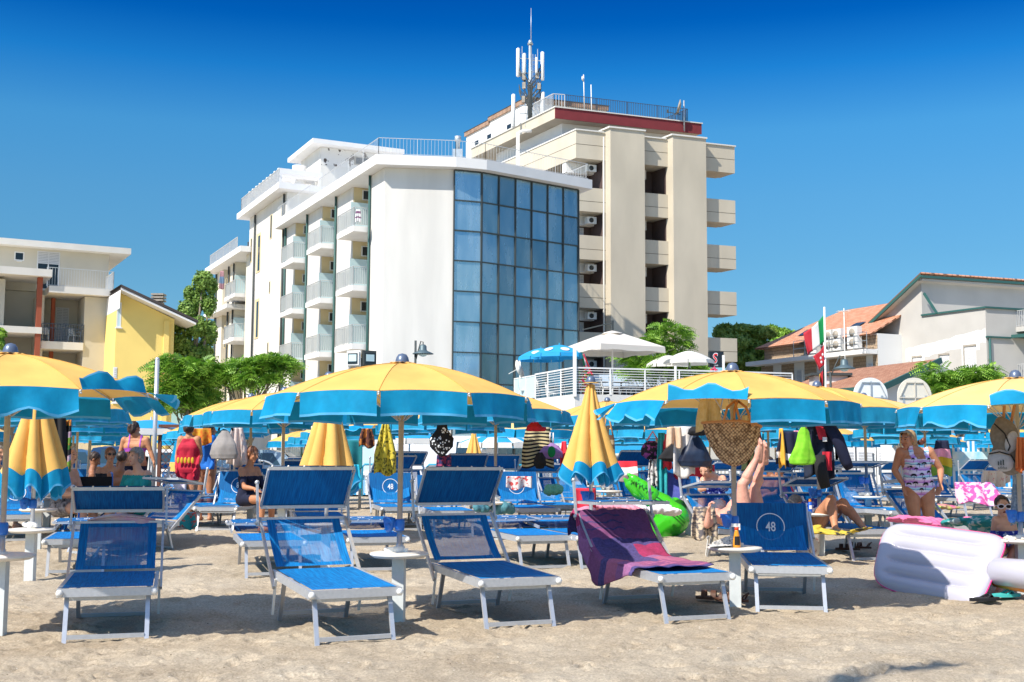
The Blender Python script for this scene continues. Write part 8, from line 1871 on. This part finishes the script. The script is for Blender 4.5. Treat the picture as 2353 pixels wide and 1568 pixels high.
hang_cloth('towel', 'red and white towel with a yellow shape, right of the tall folded parasol', 'towel', at_s(1420,1060,140)+Vector((0,-.2,0)), .58, .30, [M['c_red'], M['c_white'], mat('mauve_grey', (.25,.19,.20), .9)], seed=53, top=1, nfold=2, stripes=3, swing=-.15)
hang_cloth('towel', 'white towel with a red pattern on a backrest left of the striped towel', 'towel', at_s(1193,1095,140), .42, .20, [pm_('red_white', (.76,.70,.68), (.62,.08,.08), 14, lo=.52, hi=.56)], seed=54, top=1, nfold=2)
hang_cloth('towel', 'red and pink cloth with white label below the tall folded parasol', 'towel', at_s(1345,1122,185), .26, .46, [M['c_red'], M['c_pink']], seed=55, top=1, nfold=1, stripes=2)
hang_cloth('towel', 'beige towel with dark brush pattern hanging from the lounger of the lying man', 'towel', at(1618,1165,13.7), .30, .36, [pm_('brush_print', (.62,.50,.36), (.12,.11,.12), 14, lo=.46, hi=.56, stretch=(1,1,2))], seed=56, top=.8, nfold=2, swing=.02)
hang_cloth('towel', 'printed purple and white cloth behind the leftmost 48 lounger', 'towel', at_s(414,1112,138), .20, .30, [pm_('purple_white', (.20,.08,.42), (.74,.70,.78), 9, lo=.45, hi=.52)], seed=57, top=1, nfold=2)
hang_cloth('beach_bag', 'turquoise bag with red figures on the sand left of the upside down 48 lounger', 'bag', at_s(430,1178,160), .24, .22, [pm_('fish_bag', (.03,.42,.48), (.62,.12,.10), 14, lo=.5, hi=.56)], seed=58, top=1, nfold=1, thick=.06)
# ---------------------------------------------------------------- inflatables
M['pvc_white'] = mat('white_pvc', (.47,.465,.54), .28, spec=.5, coat=.3, bump=.12, bscale=2.5); M['pvc_pink'] = mat('pink_pvc', (.78,.04,.25), .28, coat=.3); M['pvc_green'] = mat('green_pvc', (.05,.52,.02), .22, coat=.4)
cBL, cBR, cTL, cTR = at(1999,1352,11.75), at(2252,1398,10.75), at(2035,1196,12.20), at(2322,1232,11.25)
cBL.z = max(cBL.z, .06); og = (cBL+cBR)/2; og.z = 0; rt = thing('ice_lolly_float', 'big white inflatable shaped like an ice lolly with a pink underside, leaning on the sand', 'inflatable', og)
EU = ((cBR-cBL)+(cTR-cTL))/2; EV = ((cTL-cBL)+(cTR-cBR))/2; NV = EU.cross(EV).normalized()
if NV.y > 0: NV = -NV
def lolly(u, v):                                   # u along, v across, both 0..1; rounded outline
    s = u*2-1; t_ = v*2-1; rl = 1 if s > 0 else 1
    k = .62 if s < 0 else .34                       # corner rounding at the tip and at the stick end
    return s, t_, k
def lpt(a, r, side):
    """a angle, r 0..1 radius: superellipse disc mapped on the quad"""
    n = 4.2 if math.cos(a) < 0 else 6.5; c, s = math.cos(a), math.sin(a); q_ = (abs(c)**n+abs(s)**n)**(-1/n); x = c*q_*r; y = s*q_*r
    u = (x+1)/2; v = (y+1)/2; p = cBL.lerp(cBR, u).lerp(cTL.lerp(cTR, u), v)
    e = (1-r**6)**.5 if r < 1 else 0; inner = 1/(1+math.exp((max(abs(x)*1.10, abs(y)*.0)-.80)*18)); rib = abs(math.sin(math.pi*(v*5.0)))**.6
    h = .080*e*(1-(1-rib)*.86*inner)
    return p-og+NV*(h*side)
b = MB(); nA, nR = 180, 56
b.grid(lambda u, v: lpt(u*2*math.pi, (v*.999)**.75, 1), nA, nR); b.build('front', M['pvc_white'], rt)
b = MB(); b.grid(lambda u, v: lpt(u*2*math.pi, (v*.999)**.75, -1), 90, 24); b.build('back', M['pvc_pink'], rt)
b = MB(); b.tube([lpt(k/120*2*math.pi, .999, 1)-NV*.004 for k in range(120)], .008, 6, closed=True); b.build('seam', M['pvc_pink'], rt)
s0 = cBR.lerp(cTR, .50)-og+(cBL-cBR).normalized()*.03; dS = (EU.normalized()+Vector((.02,-.25,.05))).normalized(); b = MB(); b.tube([s0, s0+dS*.05, s0+dS*.35, s0+dS*.62, s0+dS*.70, s0+dS*.72], [.09,.125,.135,.13,.09,.01], 24); b.build('stick', M['pvc_white'], rt)
b = MB(); b.tube([s0-NV*.055-Vector((0,0,.06)), s0+dS*.35-NV*.05-Vector((0,0,.085)), s0+dS*.64-NV*.05-Vector((0,0,.07))], .052, 12); b.build('stick_underside', mat('orange_pvc', (.75,.25,.03), .3), rt)
# crocodile
def Z2b(x, y, d): return at((2120+x/2.529)/1.632, (1780+y/2.529)/1.632, d)
CY_ = 17.6; og = Vector((Z2b(900,400,CY_).x, CY_, G(0,CY_))); ct = thing('crocodile_float', 'shiny green inflatable crocodile lying open jawed between the towels', 'inflatable', og)
q_ = lambda x, y, dy=0: Z2b(x, y, CY_+dy)-og
me = grow([(q_(815,200),.13,q_(720,110),.105),(q_(720,110),.10,q_(650,45),.07),(q_(650,45),.065,q_(600,0),.028),(q_(800,230,.1),.11,q_(680,170,.05),.09),(q_(680,170,.05),.09,q_(600,95,.02),.06),(q_(600,95,.02),.055,q_(560,40),.022)], .014, 3); me.materials.append(M['pvc_green']); put('jaw', me, ct)
me = grow([(q_(800,215,.05),.15,q_(920,300,.05),.19),(q_(920,300,.05),.19,q_(1020,420,.0),.25),(q_(1020,420,0),.25,q_(920,500,.1),.24),(q_(920,500,.1),.24,q_(850,470,.4),.22),(q_(1040,290,.1),.12,q_(1110,400,.1),.11)], .018, 3); me.materials.append(M['pvc_green']); bo = put('body', me, ct)
bvc = BVHTree.FromPolygons([v.co.copy() for v in me.vertices], [tuple(p.vertices) for p in me.polygons]); b = MB(); rg = random.Random(3)
def dab(bvh_, b, x, z, r0, r1, ang=0, m=0):
    h = bvh_.ray_cast(Vector((x,-3,z)), Vector((0,1,0)))
    if h[0] is None: return
    nrm = h[1] if h[1].y < 0 else -h[1]; Q_ = nrm.to_track_quat('Z','Y'); b.add([h[0]+nrm*.005+Q_ @ (Matrix.Rotation(ang,3,'Z') @ Vector((r0*math.cos(a),r1*math.sin(a),0))) for a in np.linspace(0,2*math.pi,9)[:-1]], [tuple(range(8))])
for k in range(110):
    f = (k % 37)/37; x = 790+330*f; y = 180+250*f**1.3+[0,34,68][k//37 % 3]; p = q_(x, y); dab(bvc, b, p.x, p.z, .012, .006, .6)
for k in range(60): p = q_(rg.uniform(700,850), rg.uniform(200,330)); dab(bvc, b, p.x, p.z, .014, .006, .6)
mo = MB(); p = q_(1090,310,0)
mj = bpy.data.objects[[o.name for o in ct.children if o.name.startswith('jaw')][0]].data; bvj = BVHTree.FromPolygons([v.co.copy() for v in mj.vertices], [tuple(p_.vertices) for p_ in mj.polygons])
for k in range(46): f = rg.random(); p = q_(620+190*f+rg.uniform(-25,25), 40+150*f+rg.uniform(-30,30)); dab(bvj, b, p.x, p.z, .016, .005, 1.2)
b.build('scale_print', mat('dark_green_print', (.005,.06,.01), .4), ct)
b = MB(Matrix.Translation(q_(1085,305,-.05)) @ Matrix.Rotation(R(70),4,'X') @ Matrix.Rotation(R(20),4,'Y')); b.rev([(.001,.0),(.095,.0),(.11,.012)], 20); b.build('mouth_opening', mat('deep_green', (.008,.12,.01), .4), ct)
# ---------------------------------------------------------------- small things
TR2 = P_[2]; tz2 = TR2.z-.01+.535
def small(name, label, cat, p, parts, rz=0, group=None):
    t = thing(name, label, cat, p, rz, group)
    for nm, fn, m in parts: b = MB(); fn(b); b.build(nm, m, t)
    return t
sb = at(1693, 1262, TR2.y-.14); sb.z = tz2
small('spray_bottle', 'orange tanning oil spray bottle with a red collar and white nozzle', 'bottle', sb, (('bottle', lambda b: b.rev([(.030,0),(.034,.01),(.034,.05),(.026,.10),(.017,.14),(.015,.155)], 16), mat('amber_oil', (.75,.30,.02), .15)), ('label', lambda b: b.grid(lambda u, v: ((.0350-.006*max(0,v-.45))*math.sin((u-.5)*1.5), -(.0350-.006*max(0,v-.45))*math.cos((u-.5)*1.5), .022+.075*v), 8, 6), M['c_black']),
    ('collar', lambda b: b.rev([(.017,.150),(.019,.152),(.019,.172),(.014,.176)], 12), mat('red_cap', (.75,.06,.02), .4)), ('nozzle', lambda b: (b.box((-.045,-.012,.176),(.030,.012,.205)), b.box((.018,-.008,.150),(.032,.008,.176))), M['white_plastic'])))
nw = at(1662, 1268, TR2.y-.10); nw.z = tz2+.002
t = thing('newspaper', 'folded newspaper standing against the spray bottle', 'newspaper', nw); NPm = pm_('newsprint', (.62,.61,.58), (.22,.22,.24), 60, lo=.52, hi=.62)
b = MB(); b.grid(lambda u, v: (-.10+.20*u, -.03+.05*math.sin(u*3)+.02*v, .004+.10*v*(u**.7)+.03*math.sin(v*3)*(1-u)), 12, 8); o = b.build('page', NPm, t); solid(o, .006); b = MB(); b.grid(lambda u, v: (-.13+.19*u, -.08+.10*v, .004+.018*math.sin(v*3+u)), 10, 6); o = b.build('page', NPm, t); solid(o, .008)
p = P_[1]
lf_ = gpos(1888,187); bs = at(1862,1186,lf_.y-.12); bs.z = lf_.z+.535
small('sunscreen_bottle', 'blue sunscreen bottle with an orange cap on the second row table', 'bottle', bs, (('bottle', lambda b: b.rev([(.026,0),(.030,.01),(.030,.11),(.018,.135)], 14), mat('sunscreen_blue', (.01,.10,.55), .3)), ('cap', lambda b: b.rev([(.016,.135),(.018,.137),(.016,.172),(.010,.178)], 12), mat('orange_cap', (.85,.30,.01), .4)), ('label_print', lambda b: b.grid(lambda u, v: (.0308*math.sin((u-.5)*1.2), -.0308*math.cos((u-.5)*1.2), .05+.045*v), 6, 2), M['print_white'])))
gs = bs+Vector((.22,.02,.0)); small('sunglasses', 'dark sunglasses lying on the table by the sunscreen bottle', 'sunglasses', gs, (('frame', lambda b: (b.tube([(-.06,0,.02),(-.03,-.01,.04),(0,0,.03),(.03,-.01,.04),(.06,0,.02)], .006, 6), b.tube([(-.06,0,.02),(-.05,.09,.01)], .004, 5), b.tube([(.06,0,.02),(.05,.09,.01)], .004, 5)), M['c_black']), ('lens', lambda b: (b.ball((-.03,0,.022),(.024,.006,.018)), b.ball((.03,0,.022),(.024,.006,.018))), M['eye'])))
t4 = P_[3]; rg = random.Random(2); b = MB()
for k in range(16): b.ball((t4.x-.22+rg.uniform(0,.3), t4.y-.10+rg.uniform(-.08,.08), t4.z-.02+.545), (rg.uniform(.010,.02),rg.uniform(.008,.014),rg.uniform(.006,.012)), nu=8, nv=5)
b.build('seashells', pm_('shell', (.72,.66,.58), (.60,.50,.42), 60), label='handful of small seashells on the table at the right edge', cat='seashells')
def flipflop(x, y, rz, label, sole, strap, group=None, k=1.0, kind='flip_flop', flat=True, buckle=False):
    z = G(x, y)+.022; t = thing(kind, label, kind.replace('_','-') if kind == 'flip_flop' else 'sandal', (x, y, z), rz, group); n = 24; pts = []
    for i in range(n): a = 2*math.pi*i/n; w_ = .047+.010*math.sin(a); pts.append((w_*math.cos(a)*k, .135*math.sin(a)*k))
    b = MB(); b.prism(pts, 0, .022*k); b.build('sole', sole, t); b = MB()
    if not buckle: b.tube([(-.04*k,-.01,.018),(-.02*k,.045*k,.045*k),(0,.085*k,.022)], .008*k, 6); b.tube([(.04*k,-.01,.018),(.02*k,.045*k,.045*k),(0,.085*k,.022)], .008*k, 6)
    else:
        for yy in (.07,.0): b.grid(lambda u, v, yy=yy: (.052*math.cos(math.pi*u)*k, (yy-.02+.04*v)*k, (.018+.05*math.sin(math.pi*u))*k), 10, 2)
        b.tube([(-.045*k,-.09*k,.02),(-.045*k,-.11*k,.06),(0,-.135*k,.08),(.045*k,-.11*k,.06),(.045*k,-.09*k,.02)], .008, 6)
    b.build('strap', strap, t); return t
BR = mat('brown_leather', (.09,.035,.018), .6); BK = M['c_black']
p = gpos(1628, 266); 
def gp2(px, py):                                   # ground point under a photo pixel
    d = ray(px, py); lo_, hi_ = 5, 60
    for _ in range(40):
        y = (lo_+hi_)/2; q = EYE+d*(y/d.y)
        if q.z > G(q.x, q.y): lo_ = y
        else: hi_ = y
    q = EYE+d*(lo_/d.y); return q
for (px, py, rz, lab, so_, st_, g_, bk_, kk) in (
    (1640,1383,75,'brown leather sandal standing under the towel covered lounger, left of the pair',BR,BR,'brown sandals under the towel lounger',True,1.2),
    (1682,1388,60,'brown leather sandal lying right of the other, by the table post',BR,BR,'brown sandals under the towel lounger',True,1.15),
    (2308,1377,-75,'aqua flip-flop on the sand right of the white inflatable',pm_('aqua_foam',(.06,.50,.48)),pm_('aqua_strap',(.02,.38,.38)),None,False,1.25),
    (2262,1386,-70,'black sandal half under the white inflatable',BK,BK,None,False,1.2),
    (1586,1206,70,'grey flip-flop in front of the green inflatable, right one of the pair',pm_('grey_foam',(.12,.14,.15)),BK,'flip-flops by the green inflatable',False,1.2),
    (1566,1200,60,'grey flip-flop in front of the green inflatable, left one of the pair',pm_('grey_foam',(.12,.14,.15)),M['c_red'],'flip-flops by the green inflatable',False,1.2),
    (1578,1194,80,'small blue and pink sandal behind the grey flip-flops',M['c_pink'],M['blue_plastic'],None,True,.9),
    (1948,1268,70,'brown strappy sandal under the lounger of the woman with raised knees, left one',BR,BR,'strappy sandals under the second row lounger',True,1.15),
    (1975,1264,60,'brown strappy sandal under the lounger of the woman with raised knees, right one',BR,BR,'strappy sandals under the second row lounger',True,1.15),
    (1858,1290,20,'dark sandal beside the post of the sunscreen table',M['c_navy'],M['c_navy'],None,False,1.2),
    (1138,1198,70,'tiny pink sandal on the sand right of the middle front shade',M['c_pink'],M['c_pink'],None,False,.7)):
    q = gp2(px, py); flipflop(q.x, q.y, R(rz), lab, so_, st_, g_, kk, 'sandal' if bk_ else 'flip_flop', buckle=bk_)
q = gp2(1608, 1212); t = thing('sand_rake', 'red and orange plastic sand rake lying by the flip-flops', 'toy', (q.x,q.y,q.z+.01), R(-12)); b = MB(); b.box((-.10,-.05,0),(.12,-.02,.03)); b.box((-.10,.03,0),(.12,.06,.03))
for k in range(6): b.box((-.09+k*.035,-.018,.005),(-.075+k*.035,.028,.03))
b.build('rake_head', M['c_red'], t); b = MB(); b.bar((.10,.0,.03),(.30,-.05,.05), .03); b.build('handle', M['flag_gold'], t)
q = gp2(1612, 1196); b = MB(); b.ball((0,0,.10), .11, nu=20, nv=12); b.build('beach_ball', M['canvas_sky'], loc=(q.x,q.y,q.z), label='light blue beach ball half hidden by the brush print towel', cat='ball')
q = gp2(1856, 1280); t = thing('straw_bag', 'cream woven beach bag behind the 48 lounger, beside a table post', 'bag', q); b = MB(); b.grid(lambda u, v: ((.14+.03*v)*math.cos(u*6.283), .07*math.sin(u*6.283), .34*v), 24, 8); b.build('body', pm_('floral_cream', (.66,.60,.52), (.42,.20,.16), 20, lo=.55, hi=.62), t); b = MB(); b.tube([(-.1,0,.33),(-.06,0,.48),(.06,0,.48),(.1,0,.33)], .009, 6); b.build('handle', M['leather'], t)
# crumbs of shell, twigs and seaweed on the foreground sand: nobody could count them
rgn = np.random.RandomState(8); b = MB()
for k in range(520):
    y = 6.9+7*rgn.rand()**1.6; x = (rgn.rand()-.5)*(y*.9); s = .004+.008*rgn.rand()**3; z = G(x,y)+.004+.02*(rgn.rand()-.4); a = rgn.rand()*3; b.mi = int(rgn.rand()*3)
    b.add([(x+s*math.cos(a),y+s*math.sin(a),z),(x-s*math.sin(a),y+s*math.cos(a),z+s*.4),(x-s*math.cos(a),y-s*math.sin(a),z),(x+s*math.sin(a),y-s*math.cos(a),z+s*.2)], [(0,1,2,3)])
b.build('shell_fragments', [mat('shell_white', (.75,.70,.62), .7), mat('bark_bits', (.08,.05,.03), .9), mat('shell_tan', (.50,.36,.24), .8)], kind='stuff')
